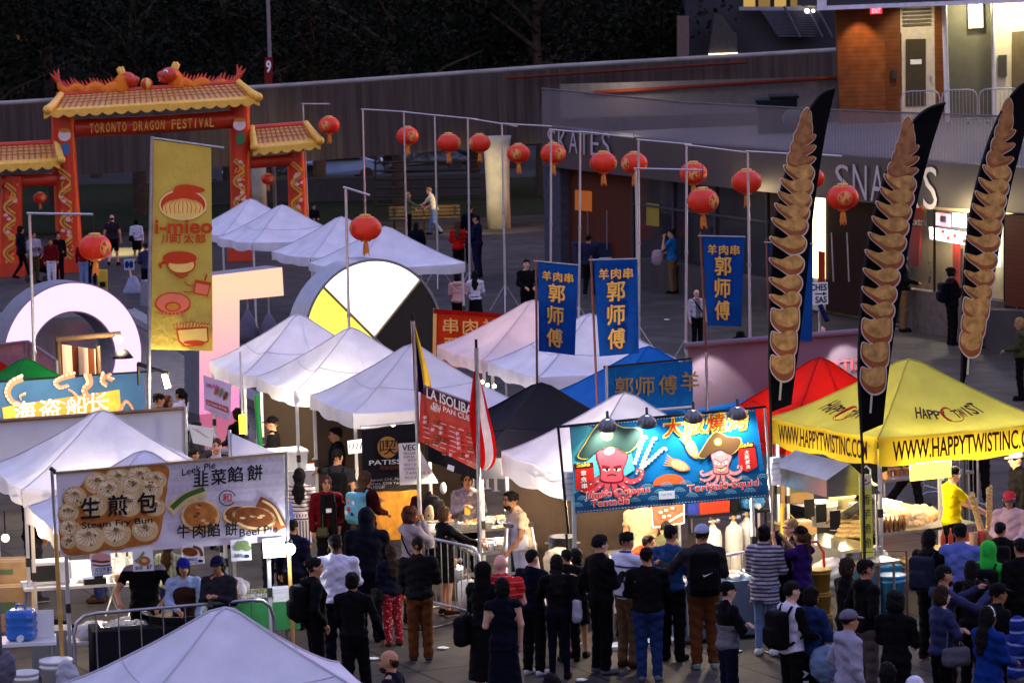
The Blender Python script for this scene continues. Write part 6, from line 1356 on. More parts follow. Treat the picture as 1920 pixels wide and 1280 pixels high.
def lpole(top,arm_end,lan,r,label,llabel,zt=5.1,lean=0,k=0,second=None,foot=True):
 a=G(top[0],top[1],zt);Y=a.y;base=Vector((a.x-lean,a.y,0));t=thing('lantern_pole',label,'pole',base,'poles carrying the red lanterns')
 b=MB();b.tube([base+Vector((0,0,.45 if foot else 0)),base.lerp(a,.5)+Vector((0,0,0)),a],[.034,.03,.024],polem,8);b.tube([base.lerp(a,.52),base.lerp(a,.535)],.04,steel,8);b.build('shaft',parent=t)
 e=G(arm_end[0],arm_end[1],zt)
 if(e-a).length>2.6 or abs(e.y-a.y)>3:e=V(arm_end[0],arm_end[1],Y+.3)
 b=MB();b.tube([a-(e-a).normalized()*.05,e],.02,polem,8);b.build('arm',parent=t)
 if foot:
  for q in range(3):
   an=q*2.09+.5;b=MB();b.tube([base+Vector((0,0,.75)),base+Vector((.5*math.cos(an),.5*math.sin(an),.02))],.016,polem,6);b.build('leg',parent=t)
 d=(e-a);f=1.0;pz=V(lan[0],lan[1],e.y);lp=Vector((pz.x,e.y,pz.z));lantern(lp,llabel,R(k*47),(r*e.y/FPX)/.33)
 return t,e
LP=[((568,195),(618,195),(617,235),20,'bare lantern pole standing before the arch side pillar','red lantern nearest the red arch roof corner'),((680,205),(763,210),(764,255),21,'lantern pole straight above the lantern by the wheel sign','red lantern hanging before the walkway, second from the arch roof'),((757,210),(841,219),(841,268),22,'lantern pole beside the woman with a green scarf','red lantern hanging above the dancing man'),((815,216),(896,224),(899,269),21,'lantern pole in front of the dancing man','red lantern touching the top of the yellow lit column'),((877,222),(970,237),(972,288),22,'lantern pole between the red jacket woman and the navy suit man','red lantern just beside the yellow lit column'),((941,232),(1035,237),(1037,288),24,'lantern pole with its tripod foot in full view on the paving','red lantern under the letter S of SKATES'),((1033,243),(1129,252),(1131,305),25,'lantern pole in front of the end pier of the snack building','red lantern under the last letter of SKATES'),((1088,247),(1188,258),(1189,306),25,'lantern pole crossing the letter K of SKATES','red lantern just past the SKATES lettering'),((1197,262),(1296,271),(1300,325),26,'thicker pair of lantern poles crossing the glass front','upper red lantern of the overlapping two by the glass front'),((1192,316),(1317,319),(1318,377),30,'shorter lantern pole standing close against the taller one','lower and larger red lantern of the overlapping two'),((1287,272),(1399,286),(1400,341),28,'lantern pole by the white haired man in a white jacket','red lantern above the third blue banner'),((1402,284),(1522,291),(1522,334),24,'lantern pole next to the blue banner of the white haired man','red lantern mostly hidden behind the first feather flag'),((1492,287),(1578,293),(1580,370),30,'lantern pole hidden behind the first feather flag','red lantern between the first two feather flags, under the letter S'),((55,400),(174,402),(178,464),31,'lantern pole rising through the glowing ring letter','big red lantern in front of the arch left pillar'),((648,352),(693,366),(685,428),30,'lantern pole rising behind the white tents across the wheel','big red lantern over the white tents by the wheel')]
for k,(a,e,l,r_,lb,ll)in enumerate(LP):lpole(a,e,l,r_,lb,ll,{13:5.1,14:5.1,9:4.6}.get(k,5.15),{0:-.05,4:.08,6:.14,7:.16,8:.1,10:.12}.get(k,.04),k)
for x,y,ll in((75,371,'small red lantern hung in the left opening of the red arch'),(503,336,'small red lantern hung in the right opening of the red arch')):
 p=GP.at(x,y,-.1);lantern(p,ll,1.0,13*(p.y/FPX)/.33)
# ================================================================== two national flags and the posts that hold them
def cloth_flag(label,Y,outline_rows,cols,postpts,name='hanging_flag'):
 pl=VP((outline_rows[0][0],outline_rows[0][2]),Y,(outline_rows[0][0]+60,outline_rows[0][2]),Y+.05);t=thing(name,label,'flag',Vector((pl.at(*postpts[-1]).x,pl.at(*postpts[-1]).y,0)))
 rows=crom(outline_rows,5);
 for f0,f1,m,nm in cols:
  b=MB();vs=[];n=6
  for i,(xl,xr,y)in enumerate(rows):
   for j in range(n+1):f=f0+(f1-f0)*j/n;vs.append(pl.at(xl+(xr-xl)*f,y+abs(xr-xl)*.25*f,.03*math.sin(f*9+i*.15)))
  b.add(vs,[(i*(n+1)+j,(i+1)*(n+1)+j,(i+1)*(n+1)+j+1,i*(n+1)+j+1)for i in range(len(rows)-1)for j in range(n)],m,True);b.build(nm,parent=t)
 b=MB();P=[pl.at(*p)for p in postpts];e=P[-1];b.tube(P+[Vector((e.x,e.y,0))],.03,steel,8);b.tube([P[0],P[0]+Vector((0,0,.12))],.022,blackm,6);b.build('post',parent=t);return t
cloth_flag('drooping yellow, blue and red flag on the post of the red menu banner',49.2,[(772,778,608),(773,788,640),(774,798,672),(775,807,705),(776,810,732)],[(0,.3,fab('flag_red2',(150,24,24)),'red_band'),(.3,.55,fab('flag_blue2',(24,26,70)),'blue_band'),(.55,1,fab('flag_yellow2',(206,176,70),trans=.2),'yellow_band')],[(774,602),(780,720),(788,990)])
tf=cloth_flag('red and white flag with a red leaf drooping from a steel post',47.9,[(888,898,696),(884,908,730),(880,918,770),(882,927,805),(888,931,840),(893,926,862),(898,914,878)],[(0,.5,fab('flag_bright_red',(190,26,22),trans=.2),'red_band'),(.5,.86,fab('flag_white2',(214,206,212),trans=.2),'white_band'),(.86,1,fab('flag_bright_red',(190,26,22),trans=.2),'red_band')],[(893,652),(896,800),(900,1062)])
# ================================================================== stall furniture and goods
tabw=mat('table_white',(.66,.65,.63),.5,var=.05);clothw=mat('table_cloth_white',(.6,.58,.55),.85,var=.1,bump=.4,bscale=6);foil=mat('foil',(.62,.62,.62),.25,.9,bump=.5,bscale=40)
def table(px,py,label,w_=1.8,d=.7,z=.75,rot=17,top=None,skirt=None,zl=.06,shelf=False,loc=None,leg=None):
 c=Vector(loc)if loc else G(px,py,z);c=Vector((c.x,c.y,0));t=thing('stall_table',label,'table',c,'stall tables');M=Matrix.Rotation(R(rot),3,'Z')
 b=MB();b.box((c.x,c.y,z-.02),(w_,d,.04),top or tabw,rz=R(rot));b.build('table_top',parent=t)
 for sx in(-1,1):
  for sy in(-1,1):
   q=c+M@Vector((sx*(w_/2-.06),sy*(d/2-.06),0));b=MB();b.tube([(q.x,q.y,0),(q.x,q.y,z-.04)],.02,leg or steel,6);b.build('leg',parent=t)
 if skirt:
  b=MB();o=w_/2+.012;e=d/2+.012;P=[(-o,-e),(o,-e),(o,e),(-o,e)];vs=[];n=20
  for s in range(4):
   p0,p1=P[s],P[(s+1)%4]
   for i in range(n):
    f=i/n;wv=.02*math.sin(i*1.7+s);x,y=p0[0]*(1-f)+p1[0]*f,p0[1]*(1-f)+p1[1]*f;L=math.hypot(x,y)
    for zz,k in((z+.006,0),((z+zl)*.5,.6),(zl,1)):v=c+M@Vector((x*(1+wv*k),y*(1+wv*k*2),0));vs.append((v.x,v.y,zz))
  N=n*4;b.add(vs,[(3*i+k,3*i+k+1,3*((i+1)%N)+k+1,3*((i+1)%N)+k)for i in range(N)for k in(0,1)],skirt,True);b.box((c.x,c.y,z+.004),(w_+.02,d+.02,.008),skirt,rz=R(rot));b.build('table_cloth',parent=t)
 if shelf:b=MB();b.box((c.x,c.y,.22),(w_*.94,d*.9,.03),inox,rz=R(rot));b.build('shelf',parent=t)
 t['z']=z;return t,c,M
def on(T,x,y,z=None):t,c,M=T;v=c+M@Vector((x,y,0));v.z=t['z']if z is None else z;return v
def obj(name,label,cat,mb,group=None):return mb.build(name,label=label,cat=cat,group=group)
def tray(p,label,rz,food=None,w_=.5,d=.32,h_=.07):
 b=MB();M=Matrix.Rotation(rz,3,'Z');p=Vector(p);q=lambda x,y,z:p+M@Vector((x,y,z));o,i_=(w_/2,d/2),(w_/2-.03,d/2-.03)
 r1=[q(-i_[0]*.9,-i_[1]*.9,.005),q(i_[0]*.9,-i_[1]*.9,.005),q(i_[0]*.9,i_[1]*.9,.005),q(-i_[0]*.9,i_[1]*.9,.005)];r2=[q(-i_[0],-i_[1],h_),q(i_[0],-i_[1],h_),q(i_[0],i_[1],h_),q(-i_[0],i_[1],h_)];r3=[q(-o[0],-o[1],h_),q(o[0],-o[1],h_),q(o[0],o[1],h_),q(-o[0],o[1],h_)];r4=[q(-o[0]*.9,-o[1]*.9,0),q(o[0]*.9,-o[1]*.9,0),q(o[0]*.9,o[1]*.9,0),q(-o[0]*.9,o[1]*.9,0)]
 b.add(r1+r2+r3+r4,[(0,1,2,3)]+[(4*k+j,4*k+(j+1)%4,4*k+4+(j+1)%4,4*k+4+j)for k in range(3)for j in range(4)],foil);t=b.build('food_tray',label=label,cat='tray',group='food trays on the stalls')
 if food:
  f=MB();rs_=np.random.RandomState(int(p.x*97+p.y*31)%9999)
  for k in range(46):f.ball(q((rs_.rand()-.5)*w_*.78,(rs_.rand()-.5)*d*.74,h_*.55+rs_.rand()*.03),(.03+.02*rs_.rand(),.022+.02*rs_.rand(),.018+.012*rs_.rand()),food,7,5,rz=rs_.rand()*3)
  f.build('food',parent=t)
 return t
def bucket(p,label,m,r_=.15,h_=.36,lid=False,handle=True,name='bucket',grp='plastic buckets'):
 p=Vector(p);b=MB();b.lathe(p,[(r_*.86,0),(r_*.97,h_*.8),(r_*1.05,h_*.81),(r_*1.05,h_*.86),(r_,h_*.87),(r_*1.02,h_*.93),(r_*1.06,h_*.93),(r_*1.06,h_),(r_*.98,h_),(r_*.95,h_*.75 if not lid else h_),(0,h_*.75 if not lid else h_*1.01)],m,22);t=b.build(name,label=label,cat='bucket',group=grp)
 if handle:b=MB();b.tube([p+Vector((r_*1.06*math.cos(a),-.02-r_*.35*math.sin(a),h_*.86-r_*1.2*math.sin(a)))for a in np.linspace(0,math.pi,12)],.006,steel,5);b.build('handle',parent=t)
 return t
def bag_mesh(p,r_,m,label,name='plastic_bag',seed=0,cat='bag',grp=None,lumps=None):
 p=Vector(p);F_=Field((-r_[0]*1.4,-r_[1]*1.4,-.02),(r_[0]*1.4,r_[1]*1.4,r_[2]*2.3),max(.012,min(r_)/9));rs_=np.random.RandomState(seed)
 F_.ell((0,0,r_[2]*.8),(r_[0],r_[1],r_[2]*.9),.05)
 for k in range(6):F_.ell(((rs_.rand()-.5)*r_[0]*1.3,(rs_.rand()-.5)*r_[1]*1.2,r_[2]*(.4+rs_.rand())),(r_[0]*.4,r_[1]*.4,r_[2]*.45),.06)
 F_.wrinkle(min(r_)*.06,seed);F_.cut((0,0,-1),0);Vt,Q=F_.mesh();b=MB();b.add((Vt+np.array(p)).tolist(),Q.tolist(),m,True);return b.build(name,label=label,cat=cat,group=grp)
def crate(p,d,m,label,rz=0,lid=None,name='storage_box',cat='box',grp=None,taper=1.06):
 p=Vector(p);b=MB();b.box(p+Vector((0,0,d[2]/2)),d,m,rz=rz,taper=taper);b.box(p+Vector((0,0,d[2]*.93)),(d[0]*1.1,d[1]*1.1,d[2]*.06),m,rz=rz);t=b.build(name,label=label,cat=cat,group=grp)
 if lid:q=MB();q.box(p+Vector((0,0,d[2]*1.02)),(d[0]*1.12,d[1]*1.12,d[2]*.1),lid,rz=rz,taper=.97);q.build('lid',parent=t)
 return t
def carton(p,d,label,rz=0):
 p=Vector(p);b=MB();b.box(p+Vector((0,0,d[2]/2)),d,card,rz=rz);M=Matrix.Rotation(rz,3,'Z')
 b.box(p+Vector((0,0,d[2]+.002)),(d[0],.05,.003),mat('tape',(.4,.3,.17),.4),rz=rz);t=b.build('cardboard_box',label=label,cat='box',group='cardboard boxes');q=MB()
 q.box(p+M@Vector((0,-d[1]/2-.002,d[2]*.55)),(d[0]*.4,.002,d[2]*.25),mat('box_print',(.1,.14,.08),.8),rz=rz);q.build('printed_panel',parent=t);return t
def jug(p,label,rz=0,s=1.0,m=None):
 m=m or mat('jug_blue',(.05,.2,.6),.2,trans=.25);p=Vector(p);b=MB();F_=Field((-.2,-.2,-.01),(.2,.2,.42),.014);F_.box((0,0,.16),(.14,.11,.16),.05)
 for k in range(3):F_.box((0,0,.08+k*.08),(.146,.116,.012),.012,.01)
 Vt,Q=F_.mesh();M=np.array(Matrix.Rotation(rz,3,'Z'));b.add(((M@(Vt*s).T).T+np.array(p)).tolist(),Q.tolist(),m,True);t=b.build('water_jug',label=label,cat='jug',group='blue water jugs')
 Mz=Matrix.Rotation(rz,3,'Z');b=MB();b.tube([p+Mz@Vector((.03,-.11*s,.05)),p+Mz@Vector((.03,-.16*s,.05))],.035*s,whitep,10);b.tube([p+Mz@Vector((.03,-.15*s,.05)),p+Mz@Vector((.03,-.15*s,.0))],.012,whitep,6);b.build('tap',parent=t)
 b=MB();b.tube([p+Mz@Vector((-.07,0,.3*s)),p+Mz@Vector((-.05,0,.36*s)),p+Mz@Vector((.05,0,.36*s)),p+Mz@Vector((.07,0,.3*s))],.014*s,m,6);b.build('handle',parent=t);return t
def cyl_tank(p,label,m,r_=.13,h_=1.15,name='gas_cylinder',grp='gas cylinders'):
 b=MB();b.lathe(p,[(r_,0),(r_,h_*.86),(r_*.85,h_*.93),(r_*.4,h_*.97),(r_*.3,h_*1.0)],m,18);t=b.build(name,label=label,cat='cylinder',group=grp);b=MB();q=Vector(p)+Vector((0,0,h_));b.tube([q,q+Vector((0,0,.08))],.025,brass,8);b.tube([q+Vector((-.06,0,.05)),q+Vector((.06,0,.05))],.018,steel,6);b.ball(q+Vector((.07,0,.06)),.035,steel,8,6);b.build('valve',parent=t);return t
def pot(p,label,r_=.2,h_=.34,m=None):
 m=m or inox;b=MB();b.lathe(p,[(r_,0),(r_,h_),(r_*1.04,h_),(r_*1.04,h_+.01),(r_*.97,h_+.01),(r_*.96,h_*.7),(0,h_*.7)],m,24);t=b.build('cooking_pot',label=label,cat='pot',group='cooking pots')
 for s in(-1,1):b=MB();q=Vector(p);b.tube([q+Vector((s*r_,-.05,h_*.8)),q+Vector((s*(r_+.05),-.04,h_*.8)),q+Vector((s*(r_+.05),.04,h_*.8)),q+Vector((s*r_,.05,h_*.8))],.01,m,6);b.build('handle',parent=t)
 return t
T1=table(172,1088,'white trestle table behind the bun banner with a microwave on it',1.9,.7,.75,12,skirt=None,top=clothw)
b=MB();M_=R(12);p=on(T1,-.55,.05);b.box(p+Vector((0,0,.16)),(.5,.36,.3),whitep,rz=M_);t=b.build('microwave',label='white microwave on the table behind the bun banner',cat='microwave');b=MB();n_=Matrix.Rotation(M_,3,'Z');b.box(p+n_@Vector((-.06,-.183,.16)),(.32,.006,.22),blackp,rz=M_);b.build('door_window',parent=t)
b=MB();p=on(T1,-.12,-.1);b.box(p+Vector((0,0,.19)),(.34,.02,.26),whitep,rz=M_,rx=R(-12));b.box(p+Vector((0,.05,.03)),(.2,.16,.04),whitep,rz=M_);t=b.build('till_screen',label='white tilted till screen on the table behind the bun banner',cat='till');b=MB();b.box(p+n_@Vector((0,-.016,.19)),(.3,.004,.22),glow('till_lit',(220,228,255),.22),rz=M_,rx=R(-12));b.build('screen',parent=t)
b=MB();p=on(T1,.02,-.26);b.box(p+Vector((0,0,.04)),(.3,.16,.08),blackp,rz=M_);b.box(p+Vector((.05,0,.1)),(.12,.1,.05),blackp,rz=M_);obj('card_terminal','black card terminal on the front edge of the white trestle table','terminal',b)
for k,(x,y,lb)in enumerate(((.45,.1,'white takeout box standing open at the right of the till'),(.68,.0,'white takeout box near the table end behind the menu cards'),(.62,.22,'white takeout box at the back of the trestle table'))):
 p=on(T1,x,y);b=MB();b.box(p+Vector((0,0,.05)),(.2,.2,.1),paper,rz=M_,taper=1.15);b.box(p+n_@Vector((0,.12,.17)),(.22,.012,.16),paper,rz=M_,rx=R(-15));obj('takeout_box',lb,'box',b,'white takeout boxes')
b=MB();p=on(T1,.25,-.22);[b.lathe(p+Vector((k*.07,.02*(k%2),0)),[(.03,0),(.035,.1),(.0,.1)],(paper,card,redv)[k],10)for k in range(3)];obj('paper_cup','three small cups in a row on the trestle table','cups',b)
T2=table(290,1160,'black draped cooking table behind the steel barrier',1.7,.6,.78,12,skirt=mat('black_cloth',(.012,.012,.015),.9,var=.1),top=blackm,loc=(G(300,1160,.8).x,43.55,0))
p=on(T2,.28,.1);b=MB();b.lathe(p,[(.36,0),(.4,.13),(.41,.13),(.395,.12),(.35,.04),(0,.04)],inox,32);t=b.build('frying_pan',label='very wide round frying pan in front of the cook in black',cat='pan');b=MB();b.lathe(p+Vector((0,0,.02)),[(.37,.05),(.3,.06),(0,.06)],mat('browned_buns',(.5,.32,.12),.5,var=.4,nscale=20,bump=.8,bscale=18),24);b.build('buns',parent=t)
for s in(-1,1):b=MB();b.tube([p+Vector((s*.38,-.08,.11)),p+Vector((s*.47,-.06,.14)),p+Vector((s*.47,.06,.14)),p+Vector((s*.38,.08,.11))],.014,inox,6);b.build('handle',parent=t)
tray(on(T2,-.45,-.05),'foil tray of pale dough on the black draped table',R(12),mat('pale_dough',(.6,.54,.4),.7),.6,.4,.05)
bag_mesh(on(T2,-.75,.5,.55),(.28,.2,.14),mat('bag_white',(.6,.6,.62),.35,trans=.3,bump=.5,bscale=10),'crumpled white plastic bag behind the steel barrier end',seed=1);bag_mesh(on(T2,-.3,.55,.6),(.24,.16,.12),mat('bag_white',(.6,.6,.62),.35,trans=.3,bump=.5,bscale=10),'flattened white plastic bag left of the frying pan',seed=2)
T2b=table(0,0,'low white table carrying plastic bags behind the barrier',1.2,.5,.56,12,loc=on(T2,-.5,.55,0))
T3=table(462,1124,'table with a green cloth and foil trays at the right of the bun stall',1.25,.75,.78,12,zl=.42,skirt=mat('green_cloth',(.05,.26,.08),.85,var=.1))
for k,(x,y,f,lb)in enumerate(((-.3,-.1,(.35,.16,.05),'foil tray of browned noodles on the green cloth'),(.1,-.18,(.5,.42,.3),'foil tray of pale buns on the green cloth corner'),(.2,.2,(.3,.32,.1),'foil tray of greens on the green cloth'))):tray(on(T3,x,y,.79),lb,R(12),mat('food_%d'%k,f,.6,var=.4,nscale=20),.46,.3)
b=MB();p=on(T3,-.05,.05,.79);b.lathe(p,[(.06,0),(.065,.16),(.03,.2),(.03,.24),(0,.24)],whitep,12);obj('sauce_bottle','white sauce bottle on the green cloth','bottle',b)
bag_mesh(on(T3,-.1,.28,.79),(.2,.16,.14),mat('bag_white',(.6,.6,.62),.35,trans=.3,bump=.5,bscale=10),'white plastic bag at the back of the green cloth',seed=3)
for k in range(3):b=MB();p=on(T3,.45,-.25+.04*k,.79+k*.055);b.box(p+Vector((0,0,.025)),(.3,.22,.05),paper,rz=R(12),taper=.9);obj('foam_box',('white foam box lying lowest on the green cloth corner','white foam box in the middle of the small stack on the green cloth','white foam box on top of the small stack on the green cloth')[k],'box',b,'foam boxes on the green cloth')
barrier(G(137,1153,1.1)*Vector((1,1,0)),G(512,1121,1.1)*Vector((1,1,0)),'steel crowd barrier in front of the frying pan',nb=9)
T4=table(38,1198,'small white table with a blue water jug',.9,.6,.7,8);jug(on(T4,.02,-.05),'blue water jug with white tap on the small white table',R(-8),1.25)
b=MB();p=on(T4,.28,.1);b.box(p+Vector((0,0,.17)),(.3,.02,.34),paper,rz=R(8),rx=R(-8));obj('white_panel','white panel standing behind the blue water jug','panel',b)
bucket(G(50,1330),'white ribbed bucket below the small table, cut by the picture bottom',whitep,.16,.48);bucket(G(108,1312),'large white lidded bucket beside the yellow pole',whitep,.2,.52,True)
b=MB();c=G(98,1262);b.box(c+Vector((0,0,.3)),(.5,.4,.6),mat('grey_bin',(.28,.3,.32),.35,alpha=.8),rz=R(8),taper=1.1);b.box(c+Vector((0,0,.12)),(.44,.34,.2),mat('green_goods',(.06,.3,.1),.6),rz=R(8));obj('storage_tub','grey see through tub with green goods under the bun banner pole','tub',b)
bag_mesh(G(128,1320),(.14,.1,.32),fab('bag_cloth',(196,196,206)),'white cloth bag hanging from the yellow pole',seed=5)
carton(G(16,1178),(.7,.5,.62),'big cardboard box standing by the left tent legs',R(6));carton(G(14,1172)+Vector((0,.1,.62)),(.62,.5,.3),'cardboard box on top of the big one by the tent legs',R(2))
bag_mesh(G(92,1190),(.34,.24,.12),fab('duffel',(18,18,22)),'black duffel bag on the ground under the trestle table',seed=7,cat='bag')
b=MB();c=G(6,1400);b.tube([(c.x,c.y,0),(c.x,c.y,1.75)],.04,mat('dark_blue_pole',(.08,.08,.12),.5),8);obj('tent_post','dark post at the lower left corner','post',b)
bag_mesh(G(8,1400)+Vector((.08,0,.75)),(.1,.1,.22),fab('bag_grey',(120,118,132)),'grey cloth bag tied to the dark corner post',seed=9)
c=G(500,1150,.4);cz=G(505,1140);
def chair(px,py,label,rz):
 c=G(px,py);t=thing('folding_chair',label,'chair',c,'white folding chairs');M=Matrix.Rotation(R(rz),3,'Z');P=lambda x,y,z:c+M@Vector((x,y,z))
 b=MB();b.box(P(0,0,.45),(.42,.4,.03),whitep,rz=R(rz));b.build('seat',parent=t);b=MB();b.box(P(0,.22,.72),(.42,.025,.28),whitep,rz=R(rz),rx=R(-10));b.build('backrest',parent=t)
 for sx in(-1,1):
  b=MB();b.tube([P(sx*.2,-.2,0),P(sx*.2,.2,.62),P(sx*.2,.25,.86)],.012,whitep,6);b.build('leg',parent=t);b=MB();b.tube([P(sx*.18,.22,0),P(sx*.18,-.16,.44)],.012,whitep,6);b.build('leg',parent=t)
chair(232,1150,'white folding chair behind the cook in black',160)
p=PB.at(543,1029,.1);t=thing('work_light','bright white work light clipped to the right pole of the bun banner','lamp',p);b=MB();b.ball(p,.075,glow('led_white',(235,245,255),6));b.build('bulb',parent=t);b=MB();b.tube([p+Vector((0,.02,.05)),p+Vector((0,.08,.1))],.035,blackp,8);b.build('holder',parent=t)
lamp('work_light_lamp',p+Vector((-.05,-.1,0)),11,(.9,.95,1),.06);lamp('bun_stall_lamp',on(T1,.1,.2,1.7),34,(1,.86,.62),.15);lamp('bun_stall_back_lamp',on(T1,1.6,.6,1.7),22,(1,.84,.58),.15)
lamp('corner_lamp',G(12,1010,1.7),22,(1,.7,.4),.06);
p=G(10,1008,1.9);b=MB();b.ball(p,.05,glow('warm_bulb',(255,190,110),3));b.tube([p+Vector((0,0,.04)),p+Vector((0,0,.35))],.01,blackp,5);obj('hanging_bulb','warm hanging bulb at the edge of the white bun stall tent','lamp',b)
b=MB();p0,p1=V(104,636,62),V(226,626,62.4);b.tube([p0,p1],.05,mat('dark_wood',(.1,.06,.035),.6),8)
for x,y0 in((108,636),(183,648)):q=V(x,y0,62.1);b.tube([q,(q.x,q.y,0)],.045,mat('dark_wood',(.1,.06,.035),.6),8)
t=b.build('wooden_gantry',label='dark wooden frame with a bright lamp beside the ring letter',cat='frame');
q=V(222,636,61.9);b=MB();b.ball(q,.075,glow('warm_white',(255,226,160),7));b.build('bulb',parent=t);b=MB();b.lathe(V(230,668,62),[(.2,-.03),(.1,.1),(.03,.14)],blackm,14);b.build('lamp_hood',parent=t);lamp('frame_lamp',q+Vector((0,-.1,-.1)),40,(1,.82,.5),.06)
pl=VP((112,645),62.2,(184,652),62.4);b=MB();sheet(b,pl,[(112,645),(182,655),(180,735),(114,730)],stripes('curtain_stripe',(206,176,156),(92,46,30),'X',.28,.6),24,6,.05);obj('striped_curtain','brown and white striped curtain hung from the wooden lamp frame','curtain',b)
pinkw2=fab('pink_wall',(190,150,160),trans=.3)
for q,Y0,Y1,lb in(([(-20,648),(50,640),(52,740),(-20,745)],61.5,61,'pinkish sheet wall behind the green tent, nearer the picture edge'),([(52,640),(106,676),(106,760),(54,750)],61,59.5,'pinkish sheet wall running towards the striped curtain')):
 pl=VP(q[0],Y0,q[1],Y1);b=MB();sheet(b,pl,q,pinkw2,10,6,.03);t=b.build('sheet_wall',label=lb,cat='sheet wall',group='pinkish sheet walls');b=MB();b.tube([pl.at(*q[0],.02),pl.at(*q[1],.02)],.03,mat('mauve_hem',(.2,.14,.18),.8),6);b.tube([pl.at(*q[1],.02),Vector((pl.at(*q[1]).x,pl.at(*q[1]).y,0))],.03,steel,6);b.build('frame',parent=t)
b=MB();p0,p1=V(259,682,56.4),V(316,702,56.0);b.tube([p0,p1],.04,blackm,8);b.tube([p0,p0+Vector((0,0,-.35))],.03,blackm,6);b.tube([p1+Vector((-.05,0,0)),V(308,708,56)],.02,blackm,6);t=b.build('bracket_lamp',label='dark arm with a long bright bulb beside the tentacle banner',cat='lamp');b=MB();q=V(311,713,56);b.tube([q+Vector((-.02,0,.1)),q+Vector((.03,0,-.12))],.045,glow('warm_white',(255,226,160),7),8);b.build('bulb',parent=t);lamp('arm_lamp',q+Vector((0,-.12,-.05)),30,(1,.82,.5),.06)
lamp('tentacle_wash',V(120,690,55.5),70,(1,.9,.66),.1,120,V(110,760,57));lamp('pirate_stall_lamp',V(120,760,59),40,(1,.75,.45),.1)
pl=VP((430,812),49.5,(538,862),47.5);b=MB();sheet(b,pl,[(430,810),(526,852),(524,884),(434,880)],paint('back_white',(196,196,214)),8,5,.02);obj('sheet_screen','small slanting white sheet behind the right end of the bun banner','sheet wall',b)
b=MB();q=V(430,806,49.5);b.tube([q,(q.x,q.y,0)],.03,steel,6);obj('tent_post','steel post at the corner of the small slanting sheet','post',b)
barrier(G(364,905),G(412,925),'steel crowd barrier behind the man in a dark blazer',1.05,8)
pl=VP((354,797),53.6,(402,803),53.4);b=MB();pl.slab(b,[(353,795),(401,803),(397,838),(362,830)],paper,.01);t=b.build('map_sheet',label='large white map sheet held up behind the man in a dark blazer',cat='map');b=MB()
for k in range(6):pl.stroke(b,[(360+k*5,803+k*3),(372+k*4,806+k*3)],1,mat('print_grey2',(.35,.3,.35),.8),.004,smooth=False)
b.build('print',parent=t)
b=MB();q=V(455,795,52);b.box((q.x,q.y,q.z),(.1,.1,.28),glow('yellow_tube',(226,226,40),.6));b.box((q.x,q.y,q.z+.6),(.03,.03,1.0),mat('leg_white',(.55,.55,.56),.4));obj('sign_light','yellow glowing marker light on a thin post by the pink poster','lamp',b)
b=MB();q=V(481,740,52.5);b.tube([q,(q.x+.1,q.y,0)],.04,mat('green_pole',(.03,.3,.08),.5),8);obj('tent_post','bright green post under the white tent beside the black cap vendor','post',b)
T5=table(0,0,'white boxed counter with a lit front under the middle white tents',1.0,.7,.95,17,skirt=tabw,loc=G(556,985));lamp('counter_lamp',on(T5,.2,-.1,1.8),36,(1,.87,.62),.15);crate(on(T5,-.15,.0,.96),(.6,.5,.3),whitep,'white cool box lying on the white counter',R(17),lid=whitep);crate(on(T5,.5,.3,0),(.5,.4,.95),mat('red_panel',(.4,.06,.03),.5),'tall red cabinet beside the white counter',R(17),name='cabinet',cat='cabinet')
pl=VP((690,820),52.6,(715,815),52.8);b=MB();pl.slab(b,[(652,826),(682,822),(682,848),(654,851)],paper,.01);t=b.build('price_board',label='white price board with dark strokes left of the black patisserie banner',cat='board');b=MB();[pl.stroke(b,[(657+k*7,830),(654+k*7,842)],1.6,ink,.004,smooth=False)for k in range(4)];b.build('writing',parent=t)
lamp('patisserie_lamp',G(690,850,2.0)+Vector((0,1.0,-.2)),34,(1,.84,.6),.15);lamp('pink_tent_lamp',T_A[1]+Vector((0,0,1.8)),16,(1,.8,.7),.15);lamp('middle_tent_lamp',T_B[1]+Vector((0,-.4,1.8)),22,(1,.85,.62),.15)
lamp('back_pink_lamp',T_D[1]+Vector((0,0,1.7)),20,(1,.72,.5),.15);lamp('back_white_lamp',T_E[1]+Vector((0,0,1.7)),12,(1,.8,.6),.15)
for k,(x,y)in enumerate(((904,716),(927,724),(914,722))):
 q=V(x,y,56.5);b=MB();b.ball(q,.03,glow('fairy',(255,210,140),5),8,6);b.tube([q,q+Vector((.12,0,.02))],.004,blackp,4);obj('fairy_light',('small warm bulb at the white tent edge, first of three','small warm bulb at the white tent edge, lowest of three','small warm bulb at the white tent edge, middle of three')[k],'lamp',b,'small bulbs on the tent edge')
T6=table(880,985,'buffet table of food trays under the black tent',1.7,.7,.88,17,top=inox,loc=G(893,985,.88));T7=table(965,1018,'front buffet table with steel trays behind the stepladder',1.5,.7,.85,17,top=inox,loc=G(968,1022,.85))
